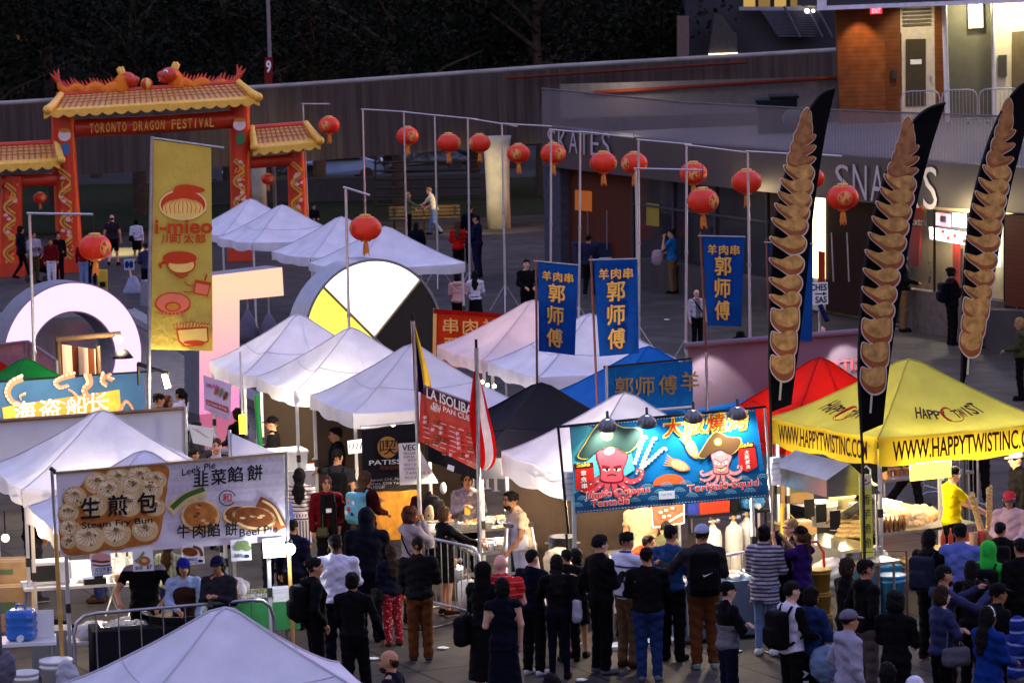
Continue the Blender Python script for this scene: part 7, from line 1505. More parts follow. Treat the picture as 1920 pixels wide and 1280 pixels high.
for k,(T,x,y,f,lb)in enumerate(((T6,-.5,.1,(.6,.4,.15),'steel tray of yellow rice, first on the black tent table'),(T6,.05,.12,(.62,.5,.3),'steel tray of pale pastries under the black tent'),(T6,.55,.1,(.5,.3,.12),'steel tray of fried pieces by the flag post'),(T6,-.1,-.22,(.4,.2,.08),'steel tray of stewed meat in reach of the woman in black'),(T7,-.5,.1,(.3,.08,.05),'steel tray of red stew behind the stepladder'),(T7,0,.12,(.55,.4,.2),'steel tray of beans next to the ladder top'),(T7,.5,.0,(.4,.12,.06),'steel tray of dark red meat by the man in an apron'),(T7,-.2,-.22,(.25,.06,.04),'steel tray of sauce at the front of the second buffet table'))):tray(on(T,x,y),lb,R(17),mat('foodb_%d'%k,f,.5,var=.4,nscale=20),.5,.32,.09)
lamp('buffet_lamp',on(T6,.3,.4,1.9),95,(1,.78,.48),.12);lamp('buffet_lamp_front',on(T7,.2,.5,1.9),100,(1,.8,.52),.12)
barrier(G(795,1150),G(905,1178),'steel crowd barrier in front of the black tent buffet',1.1,9)
def ladder(px,py,label):
 c=G(px,py);t=thing('step_ladder',label,'ladder',c);M=Matrix.Rotation(R(10),3,'Z');P=lambda x,y,z:c+M@Vector((x,y,z));hgt=1.25
 for sx in(-1,1):
  b=MB();b.tube([P(sx*.3,-.38,0),P(sx*.17,0,hgt)],.024,alu,6);b.build('rail',parent=t);b=MB();b.tube([P(sx*.3,.42,0),P(sx*.17,.05,hgt)],.02,alu,6);b.build('rear_rail',parent=t)
 for k in range(1,4):f=k/4;b=MB();b.box(P(0,-.38*(1-f),hgt*f),(.6-.26*f,.1,.025),alu,rz=R(10));b.build('step',parent=t)
 b=MB();b.box(P(0,.02,hgt+.02),(.4,.22,.05),mat('ladder_cap',(.06,.06,.065),.5),rz=R(10));b.build('top_cap',parent=t)
ladder(978,1152,'aluminium stepladder with a black top between the two food stalls')
cyl_tank(G(856,1122),'short steel gas cylinder behind the barrier of the black tent',steel,.16,.5);cyl_tank(G(880,1140),'white gas cylinder behind the barrier of the black tent',whitep,.16,.42);cyl_tank(G(905,1150),'white gas cylinder at the barrier end by the flag post',whitep,.15,.4)
crate(G(1035,1150),(.5,.36,.4),mat('cooler_blue',(.02,.03,.25),.4),'dark blue cooler beside the stockpot',R(17),lid=mat('cooler_blue',(.02,.03,.25),.4),name='cooler',cat='cooler');pot(G(1056,1062,.75),'tall steel stockpot by the octopus stall pole',.19,.42)
b=MB();q=G(962,1000,.88);b.lathe(q,[(.09,0),(.11,.3),(.115,.3),(.115,.33),(0,.33)],mat('tub_red',(.4,.08,.05),.4),16);b.lathe(q+Vector((0,0,.33)),[(.12,0),(.12,.03),(0,.04)],whitep,16);obj('lidded_tub','red tub with a white lid behind the stepladder top','tub',b)
b=MB();q=G(988,1002,.88);b.lathe(q,[(.035,0),(.04,.16),(.015,.22),(.015,.26),(0,.26)],mat('bottle_green',(.03,.25,.06),.3),10);obj('sauce_bottle','green sauce bottle between the ladder and the man in an apron','bottle',b)
b=MB();q=V(812,940,51);b.tube([q+Vector((-.35,0,-.35)),q+Vector((0,0,0))],.012,alu,6);b.ball(V(831,915,51),(.05,.04,.09),whitep);obj('desk_lamp','white headed lamp on a thin arm beside the hanging cloths','lamp',b)
for k,(x,y,m_,lb)in enumerate(((782,955,fab('towel_maroon',(70,24,26)),'dark red cloth hanging from the post under the VEG sheet'),(806,955,fab('towel_cream',(196,178,150)),'cream cloth bundle hanging right of the post'),(815,970,fab('coat_grey',(66,62,66)),'dark grey coat hanging behind the cream cloth bundle'))):bag_mesh(V(x,y+25,50.6+.1*k),((.07,.055,.13)[k],.05,(.19,.12,.3)[k]),m_,lb,'hanging_cloth',k+20,'cloth','cloths hanging under the black tent')
T8=table(0,0,'front counter of the squid stall with a grey blue flowered cloth',1.6,.55,.78,20,skirt=spots('flower_cloth',(96,112,134),(128,84,62),3.2,.2),loc=G(1372,1200)+Vector((.0,.3,0)));barrier(G(1292,1208),G(1432,1180),'steel crowd barrier before the flowered counter of the squid stall',1.1,7)
T9=table(0,0,'side counter of the squid stall with red bottles and a sieve',1.7,.6,.8,20,loc=G(1130,1070,.8));T10=table(0,0,'grilling table in the middle of the squid stall',1.2,.6,.8,20,loc=G(1230,1085,.8),top=inox)
for k,x in enumerate((1345,1384,1409)):cyl_tank(G(x,1150-k*8)+Vector((0,.6,0)),('tall white gas cylinder nearest the metal box in the squid stall','tall white gas cylinder, middle of the three in the squid stall','tall white gas cylinder by the blue jug pole of the squid stall')[k],mat('tank_white',(.6,.57,.5),.4,var=.08),.125,1.15)
T11=table(0,0,'high rack shelf carrying jugs and red crates in the squid stall',1.3,.45,1.22,20,top=blackm,loc=G(1372,1150)+Vector((.0,1.5,0)),leg=blackm);jug(on(T11,.45,0),'blue water jug hanging over the gas cylinders in the squid stall',R(20),1.15,mat('jug_sky',(.07,.3,.6),.3,trans=.2));crate(on(T11,-.2,0),(.45,.35,.34),mat('crate_red',(.55,.05,.02),.5),'bright red crate on the high rack of the squid stall',R(20));pot(on(T11,.14,.02),'steel pot next to the red crate on the high rack',.13,.3)
crate(on(T11,-.52,.0),(.16,.3,.3),mat('bottle_blue',(.02,.04,.3),.4),'dark blue container left of the red crate',R(20))
b=MB();q=G(1320,1075,.5);b.box(q+Vector((0,.3,.2)),(.32,.3,.62),inox,rz=R(20));b.box(q+Vector((0,.3,.515)),(.26,.24,.01),blackm,rz=R(20));obj('metal_bin','grey metal box with open top beside the gas cylinders','bin',b)
pl=VP((1222,950),46.9,(1281,946),47.2);b=MB();pl.slab(b,[(1221,947),(1282,943),(1283,980),(1224,988)],paint('food_photo',(92,62,44),var=.3),.02);t=b.build('photo_board',label='framed photo board of fried balls hanging under the sea banner',cat='board');b=MB();edge=paint('frame_cream',(232,222,190));P=[(1221,947),(1282,943),(1283,980),(1224,988)]
for k in range(4):pl.stroke(b,[P[k],P[(k+1)%4]],1.8,edge,.008,smooth=False)
b.build('frame',parent=t);b=MB();
for x,y,r_,m_ in((1240,962,7,'a'),(1250,958,7,'a'),(1246,970,7,'a'),(1262,954,6,'b'),(1256,968,6,'a')):pl.ell(b,x,y,r_,r_*.8,paint('ball_brown',(124,52,26))if m_=='a' else paint('tomato',(190,50,30)),.006);pl.ell(b,x-1,y-2,r_*.5,r_*.3,paint('frame_cream',(232,222,190)),.008)
pl.stroke(b,[(1246,982),(1280,962)],3,edge,.008,smooth=False);b.build('print',parent=t)
rs=np.random.RandomState(4)
for k in range(7):
 b=MB();q=on(T9,-.6+k*.17,-.1+.12*(k%2));b.lathe(q,[(.035,0),(.038,.13),(.014,.18),(.014,.21),(0,.215)],(mat('sauce_red',(.5,.04,.02),.35),mat('sauce_white',(.7,.65,.55),.4),mat('sauce_brown',(.2,.06,.02),.35))[k%3],10)
 obj('sauce_bottle',('red','white','brown')[k%3]+' sauce bottle on the squid stall side counter, '+('first from the pole','second from the pole','third from the pole','fourth from the pole','fifth from the pole','sixth from the pole','last before the orange shirt')[k],'bottle',b,'sauce bottles on the side counter')
bag_mesh(on(T9,-.55,.18),(.24,.18,.2),mat('bag_clear',(.6,.52,.4),.25,trans=.4,bump=.6,bscale=9),'see through plastic bag behind the sauce bottles',seed=31);crate(on(T9,.35,.15),(.5,.34,.22),inox,'steel warming box on the squid stall side counter',R(20));pot(on(T10,.3,.05),'steel pot on the grilling table',.15,.24);bag_mesh(on(T10,.0,.1),(.2,.14,.12),mat('bag_clear',(.6,.52,.4),.25,trans=.4,bump=.6,bscale=9),'clear bag of dough on the grilling table',seed=33)
for k in range(3):tray(on(T8,-.4+.4*k,.02,.79),('foil tray of squid rings on the flowered counter','foil tray of pink seafood in the middle of the flowered counter','foil tray of skewers near the striped cardigan woman')[k],R(20),mat('seafood',(.65,.35,.25),.5,var=.3,nscale=20),.36,.28)
for q,lb in(((1066,912),'stack of white paper towels tied to the left pole of the sea banner'),((1451,884),'stack of white paper towels tied to the right pole of the sea banner')):
 c=OB.at(*q,-.12);b=MB();
 for k in range(5):b.box(c+Vector((.01*math.sin(k*2),0,-.14+k*.075)),(.14,.12,.068),paper,rz=R(20+k*3))
 obj('paper_towels',lb,'paper towels',b,'paper towels on the banner poles')
lamp('squid_stall_lamp',G(1180,1000,1.8)+Vector((0,2.7,0)),62,(1,.8,.52),.12);lamp('squid_stall_lamp_right',G(1370,990,1.8)+Vector((0,2.9,0)),66,(1,.84,.58),.12)
b=MB();pth=mat('white_mat',(.5,.5,.48),.8);c0,c1=G(1120,1222),G(1310,1200);b.box((c0+c1)/2+Vector((0,.1,.03)),((c1-c0).length,.3,.05),pth,rz=math.atan2((c1-c0).y,(c1-c0).x));obj('floor_board','pale board lying on the paving under the squid stall counter','board',b)
b=MB();hz=VP((1447,850),49.2,(1549,905),47.0);P=[(1446,872),(1550,900),(1550,932),(1446,905)];n_=Vector((hz.d.y,-hz.d.x,0));back=-hz.n*.8
f=[hz.at(*p)for p in P];top=[hz.at(1452,846)+back*.4,hz.at(1552,872)+back*.4]
b.add(f,[(0,3,2,1)],inox);b.add([f[0],f[1],top[1],top[0]],[(0,1,2,3)],inox);b.add([top[0],top[1],f[2]+back,f[3]+back],[(0,1,2,3)],inox);b.add([f[1],f[2],f[2]+back,top[1]],[(0,1,2,3)],inox);b.add([f[0],top[0],f[3]+back,f[3]],[(0,1,2,3)],inox);t=b.build('extractor_hood',label='dull steel extractor hood at the left end of the yellow tent',cat='hood')
for p in(f[3],f[2]+back*.9):b=MB();b.tube([p,(p.x,p.y,0)],.02,steel,6);b.build('support',parent=t)
T12=table(0,0,'steel frying station with black splash guards under the yellow tent',1.5,.65,.92,26-90,top=inox,loc=G(1562,1015,.92));
b=MB();c=on(T12,0,-.3,0);b.box(c+Vector((0,0,.5)),(1.5,.06,.8),inox,rz=R(-64));obj('fryer_front','steel front panel of the frying station','panel',b)
for k,(x,y,lb)in enumerate(((1518,962,'black splash guard on the fryer, nearest the hood'),(1540,972,'black splash guard in the middle of the fryer'),(1566,984,'black splash guard nearest the yellow lettered strip'))):q=G(x,y,1.05);b=MB();b.box(q+Vector((0,0,.08)),(.17,.015,.26),blackm,rz=R(26));obj('splash_guard',lb,'splash guard',b,'black splash guards on the fryer')
def twist(p,d,label,L=.5,r_=.04):
 p=Vector(p);d=Vector(d).normalized();a=d.cross(Vector((0,0,1)));a=a.normalized()if a.length>.1 else Vector((1,0,0));c=a.cross(d);b=MB();N=90;pts=[p+d*(L*i/N)+(a*math.cos(i*1.0)+c*math.sin(i*1.0))*r_*.28 for i in range(N+1)];b.tube(pts,[r_*(.55+.45*abs(math.sin(i*.5)))for i in range(N+1)],mat('fried_potato',(.62,.4,.14),.5,var=.3,nscale=25),8);t=b.build('potato_twist',label=label,cat='potato twist',group='twisted potatoes on sticks');b=MB();b.tube([p-d*.12,p+d*(L+.03)],.006,mat('stick_wood',(.5,.36,.2),.7),5);b.build('stick',parent=t)
for k in range(6):twist(G(1582+(k%2)*3,1002-k*8.5,.96+.035*k)+Vector((-.1,0,0)),(.9,-.25,-.02),'fried potato twist lying in the pile on the fryer, '+('lowest','second from below','third from below','fourth from below','fifth from below','topmost')[k],.36,.032)
T13=table(0,0,'back steel table with bagged potatoes and blue crates',1.9,.75,.86,26,top=inox,shelf=True,loc=G(1705,985,.86));clearp=mat('bag_potatoes',(.55,.36,.24),.25,var=.3,nscale=7,bump=.7,bscale=8,trans=.15)
bg_=bag_mesh(on(T13,.05,.0),(.42,.26,.18),mat('clear_film',(.6,.5,.42),.15,alpha=.4,bump=.8,bscale=8),'big clear bag of peeled potatoes on the back steel table','potato_bag',41);b=MB();rs=np.random.RandomState(9)
for k in range(34):p=on(T13,.05+(rs.rand()-.5)*.62,(rs.rand()-.5)*.36);b.ball(p+Vector((0,0,.05+.18*rs.rand())),(.07,.055,.05),mat('peeled_potato',(.62,.38,.22),.5,var=.2),9,6,rz=rs.rand()*3)
b.build('potatoes',parent=bg_);bag_mesh(on(T13,-.5,-.1),(.26,.2,.13),clearp,'smaller clear bag of potatoes beside the grey hoodie cook','potato_bag',43)
crate(on(T13,-.3,.42),(.62,.4,.2),mat('crate_blue',(.04,.07,.4),.45),'blue crate behind the bagged potatoes',R(26));crate(on(T13,-.3,.42,1.06),(.6,.38,.12),whitep,'white tray box on top of the blue crate',R(26))
bucket(G(1545,985,.8),'white stacked buckets beside the fryer',whitep,.2,.36,False,False,grp='plastic buckets');bucket(G(1579,972,.86),'pale yellow bucket right of the white ones',mat('bucket_cream',(.7,.62,.32),.45),.2,.4,False,False,grp='plastic buckets');crate(G(1560,1050)+Vector((0,.4,0)),(1.0,.5,.82),blackm,'black stand under the white and yellow buckets',R(26),name='stand',cat='stand')
carton(G(1492,1040)+Vector((0,.5,.7)),(.55,.4,.5),'tall cardboard box under the steel hood',R(20));carton(G(1492,1075)+Vector((0,.5,0)),(.6,.45,.7),'cardboard box below the steel hood, on the ground',R(20))
b=MB();q=G(1470,1120);b.tube([q,q+Vector((0,0,1.35))],.03,mat('yellow_paint',(.6,.4,.02),.45),8);b.tube([q+Vector((0,0,.9)),q+Vector((.25,0,1.05)),q+Vector((.1,0,1.2))],.012,mat('yellow_paint',(.6,.4,.02),.45),6);obj('yellow_post','yellow painted post between the sea banner and the steel hood','post',b)
c=G(1527,1192);t=thing('hand_truck','red hand truck loaded with yellow tubs','hand truck',c);rd=mat('truck_red',(.55,.05,.02),.45);P=lambda x,y,z:c+Matrix.Rotation(R(20),3,'Z')@Vector((x,y,z))
b=MB();b.tube([P(-.2,0,.1),P(-.2,.1,1.1),P(-.12,.12,1.25),P(.12,.12,1.25),P(.2,.1,1.1),P(.2,0,.1)],.02,rd,8)
for z in(.4,.75):b.tube([P(-.2,.04,z),P(.2,.04,z)],.015,rd,6)
b.box(P(0,-.14,.03),(.46,.3,.015),rd,rz=R(20));b.build('frame',parent=t)
for sx in(-1,1):b=MB();b.tube([P(sx*.2,.12,.12),P(sx*.28,.12,.12)],.12,blackp,14);b.build('wheel',parent=t)
for k in range(3):bucket(P(0,-.16,.04+k*.3),('yellow tub lowest on the red hand truck','yellow tub in the middle of the hand truck stack','yellow tub on top of the hand truck stack')[k],mat('tub_amber',(.3,.19,.03),.5),.17,.29,True,False,'tub','yellow tubs on the hand truck')
bag_mesh(G(1560,1170)+Vector((0,.2,.35)),(.28,.22,.32),mat('bag_canvas',(.5,.45,.38),.6,bump=.5,bscale=8),'pale canvas bag slumped beside the red hand truck',seed=53)
bucket(G(1565,1110)+Vector((0,.3,0)),'yellow bucket with a red rim below the fryer',mat('tub_yellow',(.6,.42,.06),.45),.19,.42,False,False,grp='plastic buckets')
crate(G(1645,1120)+Vector((0,.3,.0)),(.6,.45,.42),mat('tub_blue',(.04,.22,.42),.45),'blue plastic tub holding white bags',R(26));bag_mesh(G(1640,1118)+Vector((0,.3,.38)),(.26,.2,.16),mat('bag_white',(.6,.6,.62),.35,trans=.3,bump=.5,bscale=10),'white plastic bag heaped in the blue tub',seed=55);bucket(G(1672,1146),'blue barrel on the paving in front of the twisted potato stall',mat('barrel_blue',(.04,.3,.55),.4),.2,.52,True,False,'barrel',None)
T14=table(0,0,'low steel sink unit with a folding lid beside the yellow lettered strip',.8,.5,.8,26,top=inox,loc=G(1622,1050,.8));b=MB();q=on(T14,.1,-.3,.0);b.tube([q+Vector((-.3,0,.0)),q+Vector((-.3,0,.95)),q+Vector((.32,0,.95)),q+Vector((.32,0,0))],.018,mat('brown_tube',(.07,.03,.025),.5),8);obj('trolley_frame','dark trolley frame in front of the steel sink unit','trolley',b)
for k in range(12):
 i,j=k%4,k//4;twist(on(T13,-.28+i*.13,-.12,.27+.07*j),(.2,-1,0),'raw potato twist stored on the shelf under the bagged potatoes, '+('bottom','middle','top')[j]+' layer, '+('first','second','third','fourth')[i]+' along',.4,.035)
carton(on(T13,-.62,-.1,.24),(.36,.35,.26),'cardboard box on the shelf left of the raw potato twists',R(26));carton(G(1700,1120)+Vector((-.3,1.0,0)),(.5,.45,.4),'cardboard box on the ground behind the woman with a grey backpack',R(26))
T15=table(0,0,'serving counter where the yellow shirt vendor prepares orders',1.6,.7,.84,26,top=inox,loc=G(1846,1020,.84));crate(on(T15,-.5,-.3,.0),(1.0,.1,.75),inox,'steel front of the serving counter',R(26),name='counter_screen',cat='panel')
for k,(x,y,L_,d_)in enumerate(((-.12,-.02,.62,(-.25,0,1)),(.02,.02,.68,(.02,0,1)),(.12,-.04,.5,(.45,0,1)))):twist(on(T15,x+.08,y,.95),d_,('fried potato twist leaning left in the display stand','fried potato twist upright in the display stand','fried potato twist leaning right in the display stand')[k],L_,.045)
b=MB();q=on(T15,.1,0);b.box(q+Vector((0,0,.1)),(.32,.16,.2),mat('stand_wood',(.35,.2,.1),.6),rz=R(26));obj('display_stand','brown stand holding three upright potato twists','stand',b)
for k in range(4):b=MB();q=on(T15,-.62+k*.13,.1);b.lathe(q,[(.034,0),(.036,.15),(.012,.2),(.008,.26),(0,.26)],mat('sauce_red',(.5,.04,.02),.35),10);obj('squeeze_bottle','red squeeze bottle on the serving counter, '+('nearest the yellow shirt','second from the yellow shirt','third from the yellow shirt','nearest the display stand')[k],'bottle',b,'red squeeze bottles')
for k in range(3):b=MB();q=on(T15,-.3+k*.12,-.18);b.lathe(q,[(.05,0),(.06,.22),(.055,.22),(.05,.1),(0,.1)],(mat('cup_card',(.5,.3,.14),.8),mat('cup_spot',(.55,.08,.05),.6),mat('cup_card',(.5,.3,.14),.8))[k],12);obj('paper_cup',('brown paper tube under the vendor hands','red spotted paper cup between two brown ones','brown paper tube next to the display stand')[k],'cup',b,'paper cups on the serving counter')
b=MB();q=on(T15,-.25,-.02);b.box(q+Vector((0,0,.02)),(.34,.24,.03),paper,rz=R(30));b.box(q+Vector((.03,0,.045)),(.28,.2,.02),paper,rz=R(16));obj('paper_sheets','white wrapping sheets on the serving counter','paper',b)
crate(on(T15,.62,-.02),(.4,.4,.26),inox,'square steel oil tank at the end of the serving counter',R(26))
T16=table(0,0,'dark prep table behind the yellow shirt vendor',1.7,.7,.88,26,top=inox,loc=G(1700,905,.9)+Vector((.3,1.2,0)))
barrier(G(1745,945)+Vector((0,.8,0)),G(1850,975)+Vector((0,1.0,0)),'steel crowd barrier behind the yellow shirt vendor',1.1,12)
b=MB();fz=G(1898,1148);b.box(fz+Vector((.35,.1,.42)),(1.1,.6,.84),mat('freezer_white',(.52,.52,.54),.45,var=.04),rz=R(14));b.box(fz+Vector((.35,.1,.86)),(1.14,.64,.05),whitep,rz=R(14));t=b.build('chest_freezer',label='white chest freezer with a potato twist print',cat='freezer');b=MB();n2=Matrix.Rotation(R(14),3,'Z')
for k in range(9):b.ball(fz+Vector((.35,.1,0))+n2@Vector((-.36+.01*math.sin(k*3),-.302,.25+k*.05)),(.07*(1-.05*k),.006,.02),paint('potato',(206,160,92)),10,6,rz=R(14))
b.build('potato_print',parent=t)
for k,(pts_,lb)in enumerate((([(1690,1178),(1600,1215),(1480,1232),(1420,1215)],'black power cable lying on the paving before the yellow tubs'),([(700,1160),(780,1180),(860,1166),(900,1170)],'black power cable on the paving by the barrier of the black tent'))):
 b=MB();b.tube(crom([tuple(G(x,y,.014))for x,y in pts_],8),.014,blackp,6);obj('power_cable',lb,'cable',b)
def many(make,spots_,label,group):
 first_=None
 for q in spots_:
  if first_ is None:first_=make();first_['label']=label;first_['group']=group;first_.location=q
  else:c_=first_.copy();C.objects.link(c_);c_.location=q
def small(name,cat,prof,m,seg=12):
 def f():b=MB();b.lathe((0,0,0),prof,m,seg);return b.build(name,loc=(0,0,0),label='x',cat=cat)
 return f
bowl=[(.05,0),(.075,.06),(.07,.06),(.045,.015),(0,.015)];cupp=[(.03,0),(.042,.11),(.038,.11),(.028,.02),(0,.02)];tubp=[(.06,0),(.065,.09),(.07,.09),(.07,.11),(0,.115)];bot=[(.03,0),(.032,.15),(.012,.19),(.012,.23),(0,.235)]
many(small('paper_bowl','bowl',bowl,paper),[on(T8,-.65+.11*k,.17*(1 if k%2 else-1),.79)for k in range(12)],'small white paper bowl on the flowered counter of the squid stall','paper bowls on the flowered counter')
many(small('paper_cup','cup',cupp,mat('cup_red',(.45,.05,.03),.5)),[on(T9,-.1+.1*(k%5),-.22+.09*(k//5),.8)for k in range(10)],'small red paper cup on the side counter of the squid stall','red cups on the side counter')
many(small('food_tub','tub',tubp,mat('tub_clear',(.5,.46,.4),.3)),[on(T10,-.5+.16*(k%6),-.2+.15*(k//6),.81+.0)for k in range(12)],'clear lidded food tub on the grilling table of the squid stall','food tubs on the grilling table')
many(small('food_tub','tub',tubp,paper),[on(T1,.3+.15*(k%4),.25,.76+.115*(k//4))for k in range(12)],'white lidded food tub stacked at the back of the trestle table','stacked food tubs of the bun stall')
many(small('paper_bowl','bowl',bowl,mat('bowl_foil',(.5,.5,.5),.3,.8)),[on(T3,-.5+.15*(k%5),-.28+.55*(k//5),.79)for k in range(10)],'small foil bowl along the edge of the green cloth','foil bowls on the green cloth')
many(small('paper_cup','cup',cupp,paper),[on(T7,-.65+.1*k,-.31,.85)for k in range(13)],'white paper cup along the front of the second buffet table','paper cups on the buffet table')
many(small('spice_bottle','bottle',bot,mat('spice_brown',(.16,.06,.02),.4)),[on(T13,-.9+.075*k,-.33,.86)for k in range(9)],'brown spice bottle on the back steel table','spice bottles on the back steel table')
many(small('paper_cup','cup',cupp,mat('cup_yellow',(.6,.42,.05),.5)),[on(T15,.3+.09*(k%4),-.26+.1*(k//4),.84)for k in range(8)],'small yellow paper cup at the far end of the serving counter','yellow cups on the serving counter')
many(small('food_tub','tub',tubp,mat('tub_brown',(.2,.1,.04),.5)),[on(T16,-.7+.17*k,.0,.88)for k in range(9)],'brown food tub on the dark prep table','food tubs on the prep table')
many(small('wire_bulb','lamp',[(.0,-.05),(.035,-.02),(.03,.02),(.012,.05),(.012,.09),(0,.09)],glow('bulb_warm',(255,205,130),3)),[T[1]+T[3]@Vector((x,-.9,2.02))for T in(T_B,T_C,T_A)for x in(-.6,.5)]+[T_G[1]+T_G[3]@Vector((x,.6,1.95))for x in(-.7,0,.7)],'bare warm bulb hanging under a market canopy','bare bulbs under the canopies')
many(small('paper_napkin','napkin',[(.0,.002),(.07,.006),(.09,.02),(.05,.03),(0,.018)],paper,5),[G(x,y,.002)for x,y in((830,1216),(1090,1276),(1475,1248),(1380,1222),(700,1236),(1650,1188),(1150,560),(930,640),(1010,600),(1640,700),(1250,600))],'crumpled white paper napkin dropped on the paving','paper napkins on the ground')
crate(on(T9,.72,.1),(.36,.3,.18),mat('crate_orange',(.5,.16,.03),.5),'orange crate at the end of the squid stall side counter',R(20));carton(G(1180,1150)+Vector((0,.9,0)),(.55,.45,.4),'cardboard box under the squid stall side counter',R(20));carton(G(1240,1160)+Vector((0,.9,0)),(.45,.4,.34),'smaller cardboard box under the grilling table',R(12));crate(G(1140,1160)+Vector((0,.6,0)),(.5,.36,.36),whitep,'white cool box on the ground behind the left pole of the squid stall',R(20),lid=whitep,name='cooler',cat='cooler')
tJ,cJ,crJ,MJ=T_J
n0=((crJ[0]+crJ[1])/2-cJ).normalized();d0=(crJ[1]-crJ[0]).normalized();a0=crJ[0]+d0*.52+n0*.0
b=MB();b.box(a0+d0*.36-n0*.02+Vector((0,0,1.72)),(.68,.02,.24),glow('sign_yellow',(255,226,70),.42),rz=R(26));b.box(a0+d0*.36-n0*.022+Vector((0,0,1.80)),(.7,.012,.09),glow('sign_hot',(255,240,170),.8),rz=R(26));obj('menu_sign','bright yellow menu sign hanging under the yellow tent edge','sign',b)
b=MB();b.tube([crJ[0]+d0*.35-n0*.14+Vector((0,0,1.93)),crJ[0]+d0*2.7-n0*.14+Vector((0,0,1.93))],.02,glow('led_tube',(255,236,180),5),8);obj('tube_light','long bright tube light along the front edge of the yellow tent','lamp',b)
for k in range(3):lamp('tube_lamp',crJ[0]+d0*(.6+k*.85)-n0*.25+Vector((0,0,1.86)),16,(1,.88,.58),.12)
lamp('yellow_tent_lamp',cJ+Vector((-.3,.2,1.6)),30,(1,.86,.6),.15);lamp('yellow_tent_side_lamp',cJ+Vector((-1.1,-.2,1.5)),26,(1,.86,.58),.15)
sp2=VP((1610,880),46.85,(1638,880),46.95);b=MB();ys=paint('strip_yellow',(206,200,80));sp2.slab(b,[(1611,891),(1634,889),(1637,1043),(1614,1046)],ys,.01);t=b.build('sign_strip',label='narrow yellow strip sign with four green characters on the tent corner pole',cat='sign');b=MB();dg_=paint('char_green',(60,84,40))
for k,ch in enumerate('香芋脆脆'):sp2.text(b,ch,(1616+k*.6,946+k*27),(1632+k*.6,945+k*27),19,dg_,.004,.01)
sp2.poly(b,[(1611,891),(1634,889),(1634.6,912),(1611.6,914)],paint('strip_pale',(212,206,180)),.003);sp2.stroke(b,[(1615,904),(1623,908),(1631,903)],2,dk,.006);sp2.ell(b,1623,900,2.5,3,fr,.006);b.build('lettering',parent=t)
b=MB();e=sp2.at(1618,878,-.02);b.tube([sp2.at(1620,891,.0)+Vector((0,0,.0)),sp2.at(1616,880),sp2.at(1624,873),sp2.at(1632,880),sp2.at(1632,890)],.012,whitep,6);b.tube([sp2.at(1625,1044,-.02),(e.x+.05,e.y,0)],.02,steel,6);b.build('hook',parent=t)
for k,(x,lb)in enumerate(((1098,'dark blue recycling bin by the snack building end pier'),(1136,'dark blue recycling bin beside the man in a navy jacket'))):
 c=G(x,520);b=MB();b.box(c+Vector((0,0,.5)),(.62,.6,1.0),mat('bin_navy',(.02,.03,.07),.5),rz=R(10),taper=1.1);t=b.build('recycling_bin',label=lb,cat='bin',group='blue recycling bins');b=MB();b.box(c+Vector((0,0,1.04)),(.72,.7,.08),mat('bin_navy',(.02,.03,.07),.5),rz=R(10));b.box(c+Vector((0,-.36,.62)),(.4,.01,.03),paper,rz=R(10));b.build('lid',parent=t)
pl=VP((242,490),104,(256,490),104);c=G(244,556);b=MB();pl.slab(b,[(232,486),(252,485),(252,506),(233,507)],paint('sign_bluewhite',(150,160,190)),.03);b.tube([(c.x,104.05,0),pl.at(243,505,-.04)],.03,alu,6);t=b.build('stand_sign',label='small blue and white sign on a stand before the red arch',cat='sign');b=MB();pl.ell(b,238,496,4,7,paint('sign_navy',(30,40,90)),.006);pl.ell(b,246,496,4,7,paint('sign_navy',(30,40,90)),.006);b.build('print',parent=t)
b=MB();b.lathe((c.x,104.05,0),[(.34,0),(.3,.12),(.12,.5),(.05,.55),(0,.55)],mat('base_bluegrey',(.2,.22,.3),.5),16);obj('sign_weight','pale cone shaped water base under the small sign','base',b)
c=G(193,545);b=MB();b.box(c+Vector((0,0,.32)),(.28,.03,.64),mat('wet_yellow',(.55,.4,.03),.45),rx=R(12));b.box(c+Vector((0,.12,.32)),(.28,.03,.64),mat('wet_yellow',(.55,.4,.03),.45),rx=R(-12));b.box(c+Vector((0,-.055,.2)),(.18,.01,.16),ink,rx=R(12));obj('floor_sign','yellow folding wet floor sign near the ring letter','sign',b)
for k,(x,y,lb)in enumerate(((465,606,'grey weight bag on the tent leg close to the lit letter T'),(505,612,'grey weight bag on the tent leg midway between letter T and the wheel'))):
 q=V(x,y,78);q2=Vector((q.x,q.y,0));b=MB();b.lathe(q+Vector((0,0,-.45)),[(.2,0),(.24,.2),(.15,.55),(.04,.75)],fab('weight_grey',(120,114,128)),10);obj('weight_bag',lb,'weight bag',b,'weight bags on tent legs');b=MB();b.tube([q2,q+Vector((0,0,1.0))],.025,alu,6);obj('tent_post',lb.replace('grey weight bag on the tent leg','thin tent post carrying a weight bag'),'post',b)
pl=VP((1522,540),66,(1552,540),66.2);b=MB();pl.slab(b,[(1518,530),(1552,529),(1553,570),(1519,572)],paper,.03);t=b.build('arrow_sign',label='white arrow sign reading CHES and SAS half hidden by the feather flag',cat='sign');b=MB();pl.text(b,'CHES',(1520,545),(1550,544),12,ink,.005,.04);pl.text(b,'SAS',(1529,568),(1550,567),12,ink,.005,.04);pl.stroke(b,[(1528,551),(1545,550.5)],2.2,ink,.005,smooth=False);pl.poly(b,[(1543,547),(1551,550.3),(1543,554)],ink,.005);b.build('lettering',parent=t);b=MB();e=pl.at(1536,571,-.02);b.tube([e,(e.x,e.y,0)],.03,steel,6);b.tube([pl.at(1538,572,.1),pl.at(1551,602,.3)],.05,fab('blue_umbrella',(28,34,80)),6);b.build('post',parent=t)
